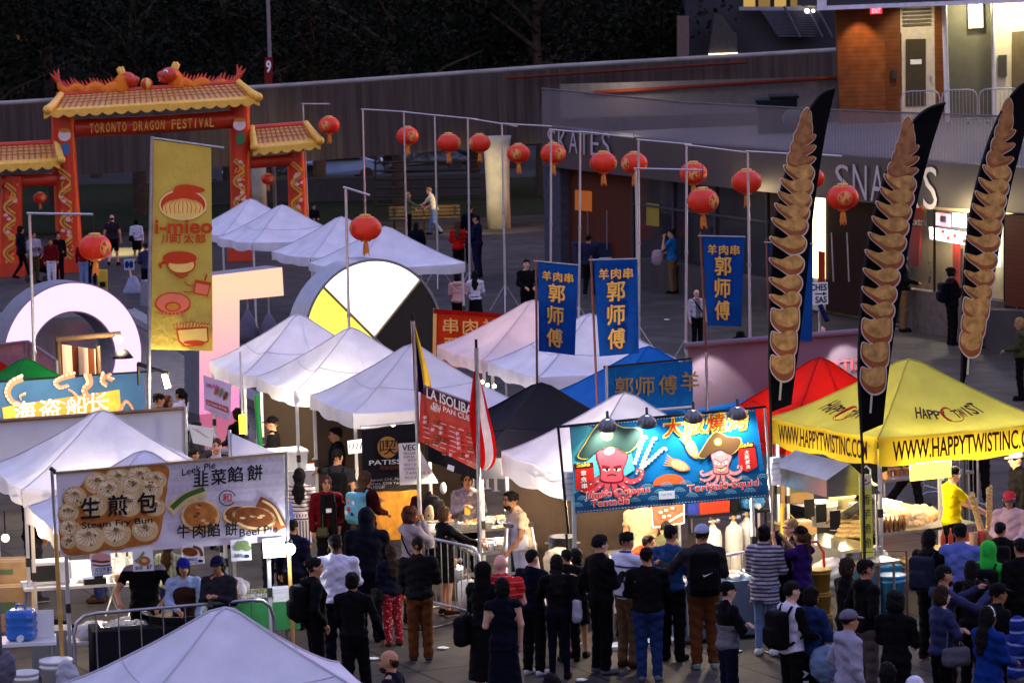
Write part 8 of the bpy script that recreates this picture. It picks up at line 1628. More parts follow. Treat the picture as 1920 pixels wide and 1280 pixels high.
c=G(72,528);t=thing('stroller','red stroller in front of the arch by the woman in a red jacket','stroller',c);b=MB();b.ball(c+Vector((0,0,.62)),(.34,.26,.3),fab('stroller_red',(120,16,22)),16,10);b.build('hood',parent=t);b=MB();b.box(c+Vector((.1,0,.42)),(.5,.36,.2),fab('stroller_dark',(30,22,26)),ry=R(15));b.tube([c+Vector((-.3,-.2,.1)),c+Vector((.25,-.2,.95))],.015,alu,6);b.tube([c+Vector((-.3,.2,.1)),c+Vector((.25,.2,.95))],.015,alu,6);b.build('frame',parent=t)
for x in(-.3,.25):
 for y in(-.2,.2):b=MB();b.tube([c+Vector((x,y-.02,.1)),c+Vector((x,y+.02,.1))],.1,blackp,12);b.build('wheel',parent=t)
lamp('column_wash',V(925,300,127)+Vector((-1.0,-2.0,-.3)),210,(1,.8,.38),.2,95,G(905,428));lamp('lawn_wash',V(790,300,129),80,(1,.8,.4),.2,120,G(780,425));lamp('arch_wash',V(225,350,124),600,(1,.78,.32),.2,75,G(225,470));lamp('arch_inner_wash',V(500,320,126),90,(1,.8,.4),.2,100,G(490,400));lamp('road_light',V(620,270,150),120,(1,.9,.75),.2,110,G(640,335))
lamp('red_tent_lamp',T_I[1]+Vector((-.2,0,1.7)),70,(1,.8,.6),.15)  # fill light added inside to brighten the red canopy
# ================================================================== people
K=fab('black',(24,22,26));K2=fab('soft_black',(30,28,32));NAVY=fab('navy',(26,30,52));DKNAVY=fab('dark_navy',(20,22,40));DENIM=fab('denim',(44,62,104));JEANS=fab('jeans',(52,64,100));LJEAN=fab('light_jeans',(120,140,175));KHAKI=fab('khaki',(120,98,74));BROWN=fab('brown',(108,68,38));GREY=fab('grey',(120,116,124));LGREY=fab('light_grey',(160,156,172));DGREY=fab('dark_grey',(58,56,62));WHITE=fab('white',(214,212,226));BEIGE=fab('beige',(196,172,142));REDD=fab('dark_red',(110,20,28));MAROON=fab('maroon',(62,18,24));RED=fab('bright_red',(190,32,30));ORANGE=fab('orange_red2',(206,60,28));YELLOW=fab('yellow_shirt',(232,206,20));BLUE=fab('shirt_blue',(110,124,190));SLATE=fab('slate_blue',(62,66,100));ROYAL=fab('royal',(24,62,130));SKY=fab('sky_tee',(40,110,170));GREEN=fab('lime_hood',(60,190,80));PURPLE=fab('purple',(58,34,96));PINK=fab('pink_hoodie',(214,170,165));PJ=fab('pink_white_jacket',(214,180,176));OLIVE=fab('olive',(84,82,60));WSH=fab('shoe_white',(200,200,206));GSH=fab('shoe_grey',(110,110,116));TEALSH=fab('shoe_teal',(120,160,150));BRSH=fab('shoe_brown',(80,50,32));GR2=fab('greytop',(150,142,152))
ST1=stripes('white_blue_stripe',(196,198,216),(40,44,110),'Z',.19,.86);ST2=stripes('cardigan_stripe',(62,56,72),(150,144,156),'Z',.052,.45);ST3=stripes('red_stripe_polo',(186,34,34),(206,110,104),'Z',.075,.84);ST4=stripes('dress_stripe',(200,186,184),(60,50,60),'Z',.06,.7);ST5=stripes('mint_stripe',(140,160,130),(186,190,170),'X',.05,.5);ST6=stripes('blue_hood_stripe',(28,44,110),(120,130,180),'Z',.14,.82);ST7=stripes('skirt_stripe',(196,184,184),(54,46,56),'X',.045,.62)
FLOR=spots('floral_red',(130,24,36),(196,150,150),26,.26);FLOR2=spots('floral_dark',(18,18,28),(170,170,190),16,.16);LACE=spots('lace_grey',(120,112,124),(170,160,164),30,.3)
fg='customers waiting at the food stalls';vd='vendors in the stalls';bkg='visitors strolling on the far square'
c=person('young man in a black hoodie and backpack, looking right past the white shirt man',(587,1047),h=1.74,hd=75,top=K,kind='hoodie',hood=1,bot=K,aL='pocket',aR='pocket',skin='m',group=fg);backpack(c,K2,'black backpack on the young man looking right by the bun stall')
person('broad man in a white dress shirt seen from behind, dark trousers with a brown belt',(628,1003),h=1.8,hd=0,bulk=1.22,top=WHITE,bot=DKNAVY,aL='hold',aR='hold',skin='d',group=fg,collar=WHITE)
person('woman all in black with a bun, one hand hanging, before the white shirt man',(660,1073),h=1.66,hd=12,sex='f',hair='bun',top=K,bot=K,aL='phone',aR=((.3,.0,1.15),(.36,.1,.88)),skin='t',group=fg,legs='walk')
c=person('long haired woman in a navy jacket and red flowered trousers',(727,1022),(738,1210),hd=-25,sex='f',hair='long',hc='b',top=NAVY,kind='jacket',bot=FLOR,aL='phone',aR='down',shoe=BRSH,group=fg);handbag(c,K2,'black shoulder bag of the woman in red flowered trousers',(-.26,.05,.9),(.07,.16,.12),(-.14,0,1.48))
person('man in a black jacket and brown trousers with white soled shoes, back turned',(785,1008),(790,1240),hd=0,bulk=1.1,top=K2,kind='jacket',bot=BROWN,shoe=DGREY,sole=WSH,aL='phone',aR='hold',skin='t',group=fg)
c=person('bare legged woman in a black dress reaching over the barrier to the buffet',(842,950),(838,1153),hd=62,sex='f',hair='bob',hc='n',top=K,bot=K,bkind='skirt',aL='reach',aR=((.2,.26,1.22),(.18,.56,1.1)),shoe=MAROON,sole=WSH,group=fg,long_top=.18,turn=15);handbag(c,K2,'small black bag on a beige strap of the bare legged woman',(-.22,-.12,.98),(.05,.12,.1),(.1,.02,1.5))
c=person('curly haired woman in a grey top lifting a hand to her mouth',(768,951),h=1.62,hd=50,sex='f',hair='curly',hc='r',top=GR2,bot=K,aL='drink',aR='drink',group=fg)
b=MB();root,P_,up,S_=c;b.tube([P_((-.15,-.02,1.49)),P_((-.02,-.15,1.3)),P_((.12,-.15,1.1)),P_((.19,-.06,.98))],.013,K,5);b.build('bag_strap',parent=root)
person('big man in a dark navy hooded coat with the hood up',(686,955),h=1.8,hd=5,bulk=1.25,hair='hooded',top=DKNAVY,kind='hoodie',hood=2,bot=DKNAVY,aL='phone',aR='phone',group=fg)
c=person('long haired girl in a maroon top facing the patisserie stall',(684,884),h=1.66,hd=48,sex='f',hair='long',hc='n',top=MAROON,bot=K,aL='phone',aR='hold',group=fg);backpack(c,fab('pale_blue_bag',(120,180,196)),'pale blue backpack covered in patches on the girl in maroon',wide=.17,tall=.25,mark='patches')
c=person('woman with glasses, dark red coat and black scarf, facing the camera',(610,892),h=1.62,hd=165,sex='f',hair='bob',hc='r',top=REDD,kind='jacket',bot=K,glasses=True,aL='pocket',aR='down',group=fg,collar=K2)
root,P_,up,S_=c;b=MB();b.tube([P_((-.06,.1,1.46)),P_((-.07,.15,1.3)),P_((-.08,.16,.8))],.055,K2,8);b.tube([P_((.06,.1,1.46)),P_((.08,.15,1.25)),P_((.09,.15,.85))],.05,K2,8);b.build('scarf',parent=root);b=MB();b.box(P_((.0,.19,1.22)),(.09,.012,.06),paper,rz=-R(165));b.build('name_badge',parent=root)
handbag(c,OLIVE,'small olive bag of the woman with glasses and a dark red coat',(.12,.2,.88),(.09,.06,.08),(.06,.1,1.4));
c=person('long black haired woman in a white dress with dark stripes, seen from behind',(561,879),h=1.63,hd=8,sex='f',hair='long',top=ST4,sleeve='short',bot=ST7,bkind='skirt',aL='hold',aR='down',group=fg)
c=person('man in a dark T shirt with a black backpack at the white counter',(632,843),h=1.76,hd=15,bulk=1.1,top=DGREY,kind='tshirt',sleeve='short',bot=K,aR='down',aL='hold',group=fg);backpack(c,K,'black backpack on the man in a dark T shirt at the white counter',wide=.19)
person('dark haired vendor in a black jacket over a red and white shirt, behind the counter',(630,802),h=1.74,hd=-95,top=K2,kind='jacket',bot=K,aL='hold',aR='phone',group=vd,skin='m',collar=RED)
c=person('child in a dark blue printed jacket beside the bun banner end',(548,975),h=1.52,hd=15,top=spots('printed_jacket',(16,18,40),(70,80,190),9,.22),kind='jacket',bot=K,group=fg)
person('person in a pale blue shirt and dark trousers behind the ORDER HERE sheet',(515,905),(518,1136),hd=170,top=BLUE,bot=DKNAVY,aL='hold',aR='hold',group=vd)
person('balding bearded man in a navy shirt walking left, only head and shoulders in view',(733,1218),h=1.76,hd=-75,hair='balding',hc='b',beard=True,top=NAVY,bot=K,legs='walk',nod=12,group=fg,aL='swing')
c=person('woman in black with covered dark hair looking at a phone, black bag on her arm',(905,1056),h=1.66,hd=30,sex='f',hair='hooded',top=K,kind='hoodie',hood=2,bot=K,bkind='long_skirt',aL='phone',aR='phone',group=fg);handbag(c,K2,'big black bag on the arm of the woman in covered dark hair',(-.28,-.06,.86),(.09,.17,.2),(-.2,0,1.3));phone(c,(.05,.36,1.26),'lit phone held by the woman in covered dark hair')
person('bald man in a red striped polo shirt seen from behind',(938,1040),h=1.75,hd=5,bulk=1.2,hair='bald',skin='p',top=ST3,kind='tshirt',sleeve='short',bot=K,aL='hold',aR='hold',group=fg)
person('dark haired woman in a sleeveless dark navy dress before the bald man',(941,1084),h=1.66,hd=-20,sex='f',hair='bob',top=DKNAVY,sleeve='none',bot=DKNAVY,bkind='long_skirt',aL='phone',aR='down',long_top=.1,group=fg,skin='l')
person('young man in a dark navy jacket with bright white sneakers',(1000,1031),(1003,1265),hd=35,top=DKNAVY,kind='jacket',bot=K,shoe=WSH,aL='pocket',aR='hold',skin='l',group=fg)
c=person('woman with long straight black hair in black, hand on her shoulder',(1047,1041),(1050,1272),hd=5,sex='f',hair='long',top=K,bot=DKNAVY,bkind='leggings',aL='shoulder',aR='pocket',group=fg);handbag(c,fab('tote_white',(180,176,186)),'white tote bag on the shoulder of the long haired woman in black',(.27,-.03,.98),(.06,.15,.17),(.16,0,1.46),'tote_bag')
person('dark haired person in a black coat with an orange collar, looking right',(1118,1004),(1130,1262),hd=58,top=K,kind='jacket',bot=K,shoe=GSH,aL='pocket',aR='phone',group=fg,collar=ORANGE,skin='l')
person('man in a white shirt with blue stripes and khaki trousers',(1176,998),(1180,1250),hd=48,top=ST1,bot=KHAKI,aL='pocket',aR='hold',shoe=BRSH,group=fg,skin='m')
person('stocky man in a black sweater and blue jeans, back to the camera',(1208,1027),(1218,1276),hd=0,bulk=1.18,top=K,bot=DENIM,shoe=GSH,aL='hold',aR='hold',group=fg)
person('man in a denim shirt and black trousers next to the backpack man',(1254,985),(1262,1238),hd=28,top=fab('denim_shirt',(46,80,124)),bot=K,aL='hold',aR='phone',group=fg)
c=person('tall man with a pale cap and grey hoodie holding out his left arm, brown trousers',(1310,985),(1322,1252),hd=-4,bulk=1.15,top=DGREY,kind='hoodie',hood=1,bot=BROWN,shoe=TEALSH,sole=WSH,hat=('cap',fab('cap_pale',(170,176,200))),turn=20,aL=((.34,.16,1.2),(.42,.4,1.24)),aR='hold',group=fg);backpack(c,K,'black backpack with a white tick mark on the tall man in a pale cap',wide=.19,tall=.27,mark='tick')
person('boy in a black cap and grey and black jacket with folded arms',(1362,1092),h=1.62,hd=70,top=GREY,kind='jacket',blockcol=(lambda zc:(zc[:,2]>1.22)|((np.abs(zc[:,0])>.21)&(zc[:,2]>1.1)),K),bot=NAVY,hat=('cap',K),aL='fold',aR='fold',group=fg,skin='l')
c=person('woman with a bun in a long striped cardigan and pale jeans, holding a cup',(1432,985),(1437,1228),hd=22,sex='f',hair='bun',top=ST2,kind='jacket',bot=LJEAN,bkind='leggings',shoe=WSH,aL='phone',aR='hold',long_top=.22,bulk=1.12,group=fg)
root,P_,up,S_=c;b=MB();b.lathe(P_((-.06,.33,1.2)),[(.035,0),(.045,.11),(0,.11)],K2,12);b.build('coffee_cup',label='dark coffee cup in the hand of the woman in a striped cardigan',cat='cup')
person('woman in a dark flowered top behind the orange collar coat',(1090,1028),(1086,1232),hd=10,sex='f',hair='bob',top=FLOR2,bot=K,bkind='skirt',aL='hold',aR='hold',group=fg)
person('dark haired person at the lower picture edge below the white tote bag',(1034,1264),h=1.66,hd=10,sex='f',hair='bob',top=K,bot=K,group=fg);person('small dark haired girl half hidden by the striped cardigan',(1456,1003),h=1.52,hd=30,sex='f',hair='bun',top=K2,bot=K,group=fg)
person('person in a blue denim jacket close behind the young man with black sleeves',(1520,1100),h=1.64,hd=50,sex='f',hair='bob',top=DENIM,kind='jacket',bot=K,aL='hold',aR='hold',group=fg);person('person in a white cap at the lower picture edge near the crossed arms woman',(1714,1270),h=1.64,hd=40,top=K,bot=K,hat=('cap',WHITE),group=fg)
person('dark clothed man at the right picture edge beyond the white freezer',(1914,1010),h=1.72,hd=-20,top=K,kind='jacket',bot=K,group=fg);person('man in black standing between the flowered top and the bald man',(1070,1030),(1068,1240),hd=-15,top=K,kind='jacket',bot=K,aL='hold',aR='hold',group=fg);person('dark coated woman queueing close behind the green hood',(1822,1052),h=1.62,hd=30,sex='f',hair='long',top=K,kind='jacket',bot=K,group=fg)
person('vendor in an orange shirt bending over the side counter',(1163,985),h=1.5,hd=100,lean=38,hair='short',top=ORANGE,kind='tshirt',sleeve='short',bot=K,aL='low',aR='low',group=vd)
person('vendor in a beige shirt turned away, head hidden by the sea banner',(1205,918),h=1.78,hd=15,top=BEIGE,kind='tshirt',sleeve='short',bot=K,aL='hold',aR='hold',bulk=1.15,group=vd)
person('vendor in an olive apron turned away beside the photo board',(1232,975),h=1.5,hd=30,lean=25,top=OLIVE,kind='tshirt',sleeve='short',bot=K,aL='low',aR='low',group=vd)
person('bearded vendor in a cream T shirt and white apron leaning to the left',(983,916),h=1.76,hd=-112,lean=16,hc='k',beard=True,top=fab('cream_tee',(206,184,158)),kind='tshirt',sleeve='short',bot=BEIGE,apron=WHITE,aL='low',aR=((.28,-.1,1.18),(.2,.16,1.0)),skin='t',bulk=1.1,group=vd)
c=person('woman vendor in a lacy grey top holding a yellow phone',(875,886),h=1.64,hd=172,sex='f',hair='long',hc='b',top=LACE,bot=K,aL='hold',aR='phone',bulk=1.1,group=vd);
root,P_,up,S_=c;b=MB();b.box(P_((.05,.34,1.2)),(.08,.03,.11),mat('phone_yellow',(.7,.45,.03),.4),rz=-R(172));b.build('phone',label='yellow cased phone held by the woman vendor in a lacy grey top',cat='phone')
person('cook in a black jersey with grey shoulder stripes at the wide frying pan',(268,1020),h=1.75,hd=178,bulk=1.15,top=K,kind='tshirt',sleeve='short',bot=K,aL=((.32,.12,1.16),(.2,.36,1.02)),aR=((.32,.1,1.16),(.28,.32,1.06)),nod=20,group=vd,blockcol=(lambda zc:(zc[:,2]>1.42)&(np.abs(zc[:,0])>.1),LGREY))
person('woman in a blue cap with a yellow patch, pale blue shirt and brown apron',(343,1046),h=1.6,hd=170,sex='f',hair='bob',top=fab('paleblue',(166,182,206)),bot=K,apron=fab('apron_brown',(70,46,36)),hat=('cap',fab('cap_blue',(40,50,140))),nod=18,aL='low',aR='hold',group=vd)
c=person('woman in a navy and white cap and grey top looking down at her phone',(409,1042),h=1.66,hd=195,sex='f',hair='long',top=DGREY,bot=K,hat=('cap',fab('cap_navy',(30,36,70))),nod=22,aL='phone',aR='phone',group=vd);phone(c,(0,.34,1.2),'small phone held by the woman in a navy and white cap',False)
person('long haired woman in a mint striped top standing behind the menu cards',(322,1008),(322,1200),hd=20,sex='f',hair='long',hc='n',top=ST5,bot=JEANS,aL='hold',aR='hold',group=vd)
person('person in blue jeans and brown shoes behind the trestle table',(186,890),(188,1128),hd=-85,top=OLIVE,bot=JEANS,shoe=BRSH,aL='hold',aR='hold',group=vd)
person('person in black with white sneakers standing behind the left tent legs',(52,900),(66,1128),hd=60,top=K,kind='jacket',bot=DGREY,shoe=DGREY,sole=WSH,aL='hold',aR='pocket',group=vd)
person('man in a dark blazer and white shirt facing the camera by the small white sheet',(405,822),h=1.75,hd=172,top=WHITE,bot=K,hc='n',skin='p',nod=10,group=fg,blockcol=(lambda zc:(np.abs(zc[:,0])>.07)|(zc[:,1]<0),fab('blazer',(40,38,34))))
c=person('ponytailed woman in a white T shirt near the long bright bulb',(338,728),h=1.62,hd=-65,sex='f',hair='pony',top=WHITE,kind='tshirt',sleeve='short',bot=K,aL='hold',aR='hold',group=fg)
person('man in an olive top turned to the ponytailed woman',(296,738),h=1.7,hd=70,top=OLIVE,bot=K,group=fg,aL='hold',aR='hold');person('dark haired person between the olive top and the ponytailed woman',(313,742),h=1.62,hd=120,sex='f',hair='bob',hc='r',top=MAROON,bot=K,group=fg)
person('woman with long dark hair behind the pink poster',(446,766),h=1.62,hd=-50,sex='f',hair='long',top=K,bot=K,aL='hold',aR='hold',group=fg);person('vendor in a black cap facing left by the bright green post',(511,782),h=1.7,hd=-85,top=K2,bot=K,hat=('cap',K),aL='hold',aR='phone',group=vd)
person('person in grey holding up the large white map sheet',(366,792),h=1.66,hd=100,top=DGREY,bot=K,aL='phone',aR='phone',group=fg);person('person in dark red crouching by the barrier behind the dark blazer',(362,842),h=1.35,hd=90,top=MAROON,bot=K,group=fg)
c=person('ponytailed woman in a black cap and purple shirt taking a picture',(1502,988),h=1.66,hd=-48,sex='f',hair='pony',hc='n',top=PURPLE,kind='tshirt',sleeve='short',bot=K,hat=('cap',K),aL='up',aR='up',group=fg)
phone(c,(0,.44,1.6),'dark phone raised by the woman in a purple shirt',False)
person('fair haired person with glasses beside the purple shirt woman',(1484,974),h=1.64,hd=-110,sex='f',hair='short',hc='y',top=K,bot=K,glasses=True,group=fg,skin='l')
c=person('young man in a white shirt with black sleeves and lettered black track pants',(1482,1091),h=1.72,hd=62,top=WHITE,bot=K,aL='hold',aR='hold',group=fg,blockcol=(lambda zc:np.abs(zc[:,0])>.19,K),skin='l');backpack(c,K,'black backpack on the young man in a white shirt with black sleeves')
root,P_,up,S_=c;b=MB();
for k,ch in enumerate('AIRMAX'):
 o_=P_((.205,.02,.72-k*.1));ux=(P_((.205,.02,.62-k*.1))-o_)*.9;uy=(P_((.2,.11,.72-k*.1))-o_)*.9;text3(b,ch,o_,ux,uy,mat('pale_print',(.45,.45,.5),.7),.02)
b.build('trouser_lettering',parent=root);bag_mesh(P_((.22,.3,.55)),(.17,.13,.26),fab('bag_paleblue',(150,170,200),trans=.3),'pale blue plastic bag hanging from the young man with black sleeves',seed=61)
person('man in a grey cap and grey hoodie with one hand in his pocket',(1590,1145),h=1.72,hd=72,top=LGREY,kind='hoodie',hood=1,bot=DGREY,hat=('cap',fab('cap_grey',(120,118,128))),aL='pocket',aR='down',group=fg,skin='m',bulk=1.1)
person('dark haired woman in a black jacket, profile to the right, by the yellow tubs',(1588,1047),h=1.66,hd=62,sex='f',hair='bob',hc='b',top=K,kind='jacket',bot=K,group=fg,aL='hold',aR='hold');person('man with glasses in a black hoodie and grey trousers looking up right',(1622,1049),h=1.76,hd=66,top=K,kind='hoodie',hood=1,bot=fab('trouser_grey',(96,84,84)),glasses=True,nod=-8,aL='pocket',aR='pocket',group=fg)
person('woman in black with thick black hair, hands joined, in front of the blue barrel',(1678,1110),h=1.68,hd=30,sex='f',hair='curly',top=K,kind='jacket',bot=K,aL='hold',aR='hold',group=fg);person('dark haired head just above the lower picture edge, by the grey hoodie man',(1664,1243),h=1.66,hd=10,sex='f',hair='bob',top=K,bot=K,group=fg)
c=person('woman in black with long dark locks at the serving line',(1742,994),h=1.68,hd=38,sex='f',hair='long',top=K,kind='jacket',bot=K,aL='hold',aR='hold',skin='t',shoe=MAROON,sole=WSH,group=fg);backpack(c,fab('slate_bag',(48,52,70)),'slate grey backpack on the woman in black at the serving line',wide=.17)
person('man in a short sleeved blue shirt at the serving counter, back turned',(1800,982),h=1.78,hd=18,bulk=1.12,top=BLUE,kind='tshirt',sleeve='short',bot=DKNAVY,aL='hold',aR='hold',skin='t',group=fg)
c=person('person in a bright green hood and black vest',(1853,1017),h=1.66,hd=22,hair='hooded',top=GREEN,kind='hoodie',hood=2,bot=K,aL='hold',aR='hold',group=fg);backpack(c,K,'black backpack over the bright green hooded top',wide=.17)
c=person('dark haired man in black waiting beside the white freezer',(1869,980),(1878,1192),hd=15,top=K,kind='jacket',bot=K,aL='hold',aR='phone',group=fg);backpack(c,K2,'black backpack on the man beside the white freezer',wide=.18)
c=person('bearded man in a slate blue shirt raising a phone with both arms',(1768,1061),h=1.8,hd=66,beard=True,top=SLATE,bot=K,aL=((.24,.28,1.28),(.12,.52,1.42)),aR=((.24,.28,1.26),(.14,.52,1.4)),group=fg,skin='m');phone(c,(0,.6,1.48),'phone raised by the bearded man in slate blue',False)
c=person('short haired woman in a slate sweater with crossed arms',(1764,1099),h=1.66,hd=70,sex='f',hair='bob',hc='b',top=SLATE,bot=K,aL='fold',aR='fold',bulk=1.12,group=fg,skin='l');handbag(c,fab('bag_greyleather',(110,108,118)),'grey leather handbag of the woman with crossed arms',(.26,.06,.92),(.07,.18,.12),(.1,0,1.48))
person('person in a black cap looking right behind the blue coat woman',(1870,1095),h=1.7,hd=72,top=K,bot=K,hat=('cap',K),aL='hold',aR='hold',skin='t',group=fg)
c=person('long black haired woman with a white headband and blue coat',(1852,1138),h=1.66,hd=55,sex='f',hair='long',top=ROYAL,kind='jacket',bot=DKNAVY,aL='hold',aR='hold',skin='t',group=fg,long_top=.15)
root,P_,up,S_=c;b=MB();b.tube([P_((.094*math.cos(t),.02,1.65+.112*math.sin(t)))for t in np.linspace(0,math.pi,13)],.011,paper,6);b.build('headband',parent=root)
person('child in a blue striped hooded top at the right picture edge',(1908,1158),h=1.4,hd=60,hair='hooded',top=ST6,kind='hoodie',hood=2,bot=GREY,aL='hold',aR='hold',group=fg)
person('vendor in a bright yellow T shirt handing over paper cups',(1783,874),h=1.74,hd=75,top=YELLOW,kind='tshirt',sleeve='short',bot=K,aL=((.22,.2,1.2),(.16,.48,1.06)),aR=((.22,.22,1.2),(.16,.5,1.04)),nod=15,skin='l',group=vd)
c=person('vendor in a pink cap, visor and pale pink jacket',(1893,921),h=1.64,hd=195,sex='f',hair='bob',top=PJ,kind='jacket',bot=K,hat=('cap',fab('cap_pink',(206,70,80))),aL='hold',aR='hold',group=vd,nod=12);root,P_,up,S_=c;b=MB();hq=np.array(up((0,.02,1.635)));b.tube([P_(hq+np.array((.075*math.cos(t),.02+.1*math.sin(t),.0)))for t in np.linspace(.3,2.84,9)],.034,mat('visor',(.08,.08,.09),.1),6);b.build('visor',parent=root)
person('cook in a pale cone hat and grey hoodie reaching to the fryer',(1626,898),h=1.64,hd=-62,top=fab('hoodie_warmgrey',(112,108,98)),kind='hoodie',hood=1,bot=K,hat=('bucket',fab('hat_pale',(214,206,170))),aL='reach',aR='low',group=vd,nod=15)
person('person in a black T shirt with a white sling standing behind the fryer',(1628,822),h=1.76,hd=8,top=K,kind='tshirt',sleeve='short',bot=K,aL='hold',aR='hold',group=fg);person('person in black trousers walking past behind the steel hood',(1582,740),(1580,952),hd=-60,top=K,kind='jacket',bot=K,legs='walk',group=fg)
person('dark clothed person standing beyond the yellow tent beside its middle leg',(1838,735),(1836,940),hd=0,top=K,kind='jacket',bot=K,group=fg);person('person in a dark suit walking beyond the yellow tent',(1700,745),(1700,952),hd=90,top=K2,kind='jacket',bot=K,group=fg,legs='walk')
person('man in a dark jacket looking down at the right picture edge above the pink cap',(1908,846),h=1.74,hd=-100,top=K2,kind='jacket',bot=K,hat=('cap',WHITE),nod=15,skin='l',group=fg)
c=person('woman in olive grey with a blue hair clip at the right picture edge',(1912,596),(1914,750),hd=-80,sex='f',hair='bob',hc='y',top=OLIVE,kind='jacket',bot=K,aL='hold',aR='down',group=bkg)
c=person('bearded man in a black jacket and khaki trousers by the kiosk counter',(1697,472),(1694,622),hd=90,beard=True,top=K,kind='jacket',bot=KHAKI,aL='hold',aR='hold',bulk=1.15,group=bkg)
c=person('woman at the kiosk window in dark clothes holding a lit phone',(1783,502),(1786,647),hd=75,sex='f',hair='bun',top=K2,kind='jacket',bot=K,aL='phone',aR='phone',group=bkg);backpack(c,DKNAVY,'dark blue backpack on the woman at the kiosk window');phone(c,(0,.36,1.25),'glowing phone of the woman at the kiosk window')
person('customer in a striped shirt standing inside the lit kiosk',(1745,468),(1748,588),hd=-80,hair='short',top=stripes('kiosk_stripe',(46,44,60),(90,90,110),'Z',.12,.6),bot=K,group=bkg)
person('person in pink shorts passing behind the third feather flag',(1835,520),(1837,655),hd=70,top=GREY,kind='tshirt',sleeve='short',bot=PINK,bkind='shorts',shoe=K,sole=WSH,group=bkg)
c=person('white haired man with glasses in a white jacket and dark bag strap',(1306,543),(1308,652),hd=160,hair='balding',hc='w',glasses=True,top=GREY,bot=K,group=bkg,skin='p',blockcol=(lambda zc:(np.abs(zc[:,0])>.09)|(zc[:,1]<0),fab('jacket_white',(190,184,190))))
root,P_,up,S_=c;b=MB();b.tube([P_((.13,.02,1.48)),P_((.03,.15,1.3)),P_((-.12,.15,1.1)),P_((-.2,.08,.98))],.02,K,5);b.build('bag_strap',parent=root)
c=person('man in a bright blue T shirt eating beside the glass front',(1250,430),(1262,550),hd=-70,top=SKY,kind='tshirt',sleeve='short',bot=KHAKI,aL='drink',aR='hold',group=bkg,bulk=1.1);bag_mesh(c[1]((-.05,.4,.78)),(.16,.1,.24),fab('bag_whitepink',(190,170,186),trans=.3),'white plastic bag held by the man in a bright blue T shirt',seed=71)
person('person in a navy jacket and black trousers walking away past the blue bins',(1104,441),(1106,556),hd=10,top=fab('mid_navy',(44,48,74)),bot=K,sole=WSH,legs='walk',group=bkg,bulk=1.15,aL='hold',aR='hold')
person('dark figure standing by the glass front next to the bright blue T shirt',(1214,398),(1216,512),hd=-60,top=K,bot=K,group=bkg)
person('man in black facing the camera with hands joined, by the first blue banner',(987,487),h=1.78,hd=165,top=K,bot=K,aL='hold',aR='hold',skin='l',group=bkg)
person('long haired woman in a bright red jacket seen from behind',(856,415),(861,521),hd=5,sex='f',hair='long',hc='n',top=RED,kind='jacket',bot=K,aL='hold',aR='hold',group=bkg);person('man in a navy suit with glasses beside the bright red jacket',(894,403),(897,520),hd=-70,top=fab('suit_navy',(36,42,72)),kind='jacket',bot=fab('suit_navy',(36,42,72)),glasses=True,collar=paper,aL='hold',aR='phone',group=bkg,skin='m')
person('person in dark blue behind the navy suit man',(884,384),(884,494),hd=0,top=DKNAVY,bot=K,group=bkg);person('dark haired person in a navy jacket before the lawn bench',(780,417),h=1.68,hd=0,sex='f',hair='bob',top=DKNAVY,kind='jacket',bot=K,group=bkg,bulk=1.15)
person('man in a white shirt and pale jeans dancing on the lit paving',(804,351),(816,440),hd=-78,lean=14,hc='y',top=fab('shirt_white2',(206,198,176)),kind='tshirt',sleeve='short',bot=LJEAN,aL=((.24,.24,1.24),(.2,.5,1.18)),aR='hold',legs='walk',skin='p',group=bkg);person('woman with a green scarf facing the dancing man',(769,361),(767,446),hd=70,sex='f',hair='bob',hc='y',top=fab('greenish',(96,112,80)),kind='jacket',bot=K,aL='hold',aR=((.24,.22,1.24),(.16,.46,1.2)),group=bkg,skin='l',collar=fab('scarf_green',(60,100,50)))
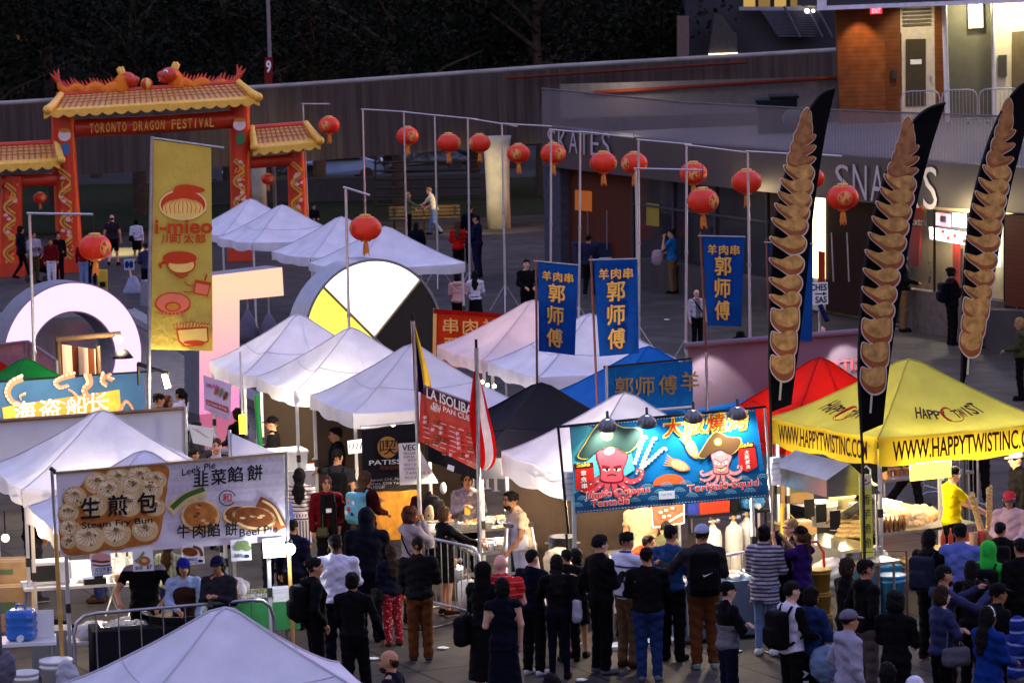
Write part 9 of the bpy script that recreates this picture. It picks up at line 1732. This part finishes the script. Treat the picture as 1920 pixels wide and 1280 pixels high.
person('woman in a pale pink hoodie at the tent corner, seen from behind',(858,513),(860,622),hd=0,sex='f',hair='bob',top=PINK,kind='hoodie',hood=1,bot=K,aL='hold',aR='hold',group=bkg);person('long black haired woman in a white blouse and black skirt',(890,508),(893,620),hd=0,sex='f',hair='long',top=WHITE,bot=K,bkind='long_skirt',aL='hold',aR='hold',group=bkg)
person('dark clothed person seated behind the tent peaks near the arch pillar',(588,383),h=1.3,hd=160,top=K,bot=K,aL='hold',aR='hold',group=bkg)
person('person in a dark wide hat behind the mauve banner',(1388,627),h=1.66,hd=170,top=K,bot=K,hat=('bucket',K),group=bkg);person('bald man behind the mauve banner by the second feather flag',(1540,612),h=1.7,hd=30,hair='bald',skin='p',top=DGREY,bot=K,group=bkg)
person('woman in a blue coat and black high boots striding by the arch base',(52,424),(42,523),hd=60,sex='f',hair='long',top=DKNAVY,kind='jacket',bot=K,bkind='leggings',legs='walk',long_top=.15,group=bkg);person('girl in a pale blue top holding a cup beside the lantern pole',(68,434),(66,530),hd=150,sex='f',hair='long',top=LGREY,bot=OLIVE,aL='phone',aR='phone',group=bkg)
person('woman in a dark red jacket and white trousers facing the camera',(97,447),(98,532),hd=175,sex='f',hair='short',top=REDD,kind='jacket',bot=WHITE,group=bkg,bulk=1.1);person('long haired woman in black just behind the dark red jacket',(107,435),(112,528),hd=165,sex='f',hair='long',top=K,bot=K,group=bkg)
person('broad man in a dark T shirt and shorts walking away through the arch',(211,403),(213,498),hd=8,bulk=1.2,top=DGREY,kind='tshirt',sleeve='short',bot=K,bkind='shorts',legs='walk',group=bkg,skin='p',hair='balding',hc='b');c=person('woman in a white top and black skirt walking away near the yellow flag',(257,411),(258,494),hd=-5,sex='f',hair='bob',top=WHITE,bot=K,bkind='skirt',group=bkg);handbag(c,K2,'black bag of the woman in a white top by the yellow flag',(-.2,-.1,1.0),(.1,.1,.12),(.1,0,1.48))
person('person in pale jeans hidden behind the big lantern by the arch',(158,450),(158,535),hd=0,top=REDD,bot=LJEAN,group=bkg);person('person in dark jeans standing with the pale jeans behind the big lantern',(170,448),(173,534),hd=0,top=K,bot=NAVY,group=bkg);person('person in grey blue beside the pole of the yellow flag',(274,456),(277,556),hd=-20,top=SLATE,bot=DKNAVY,group=bkg,aL='hold',aR='hold')
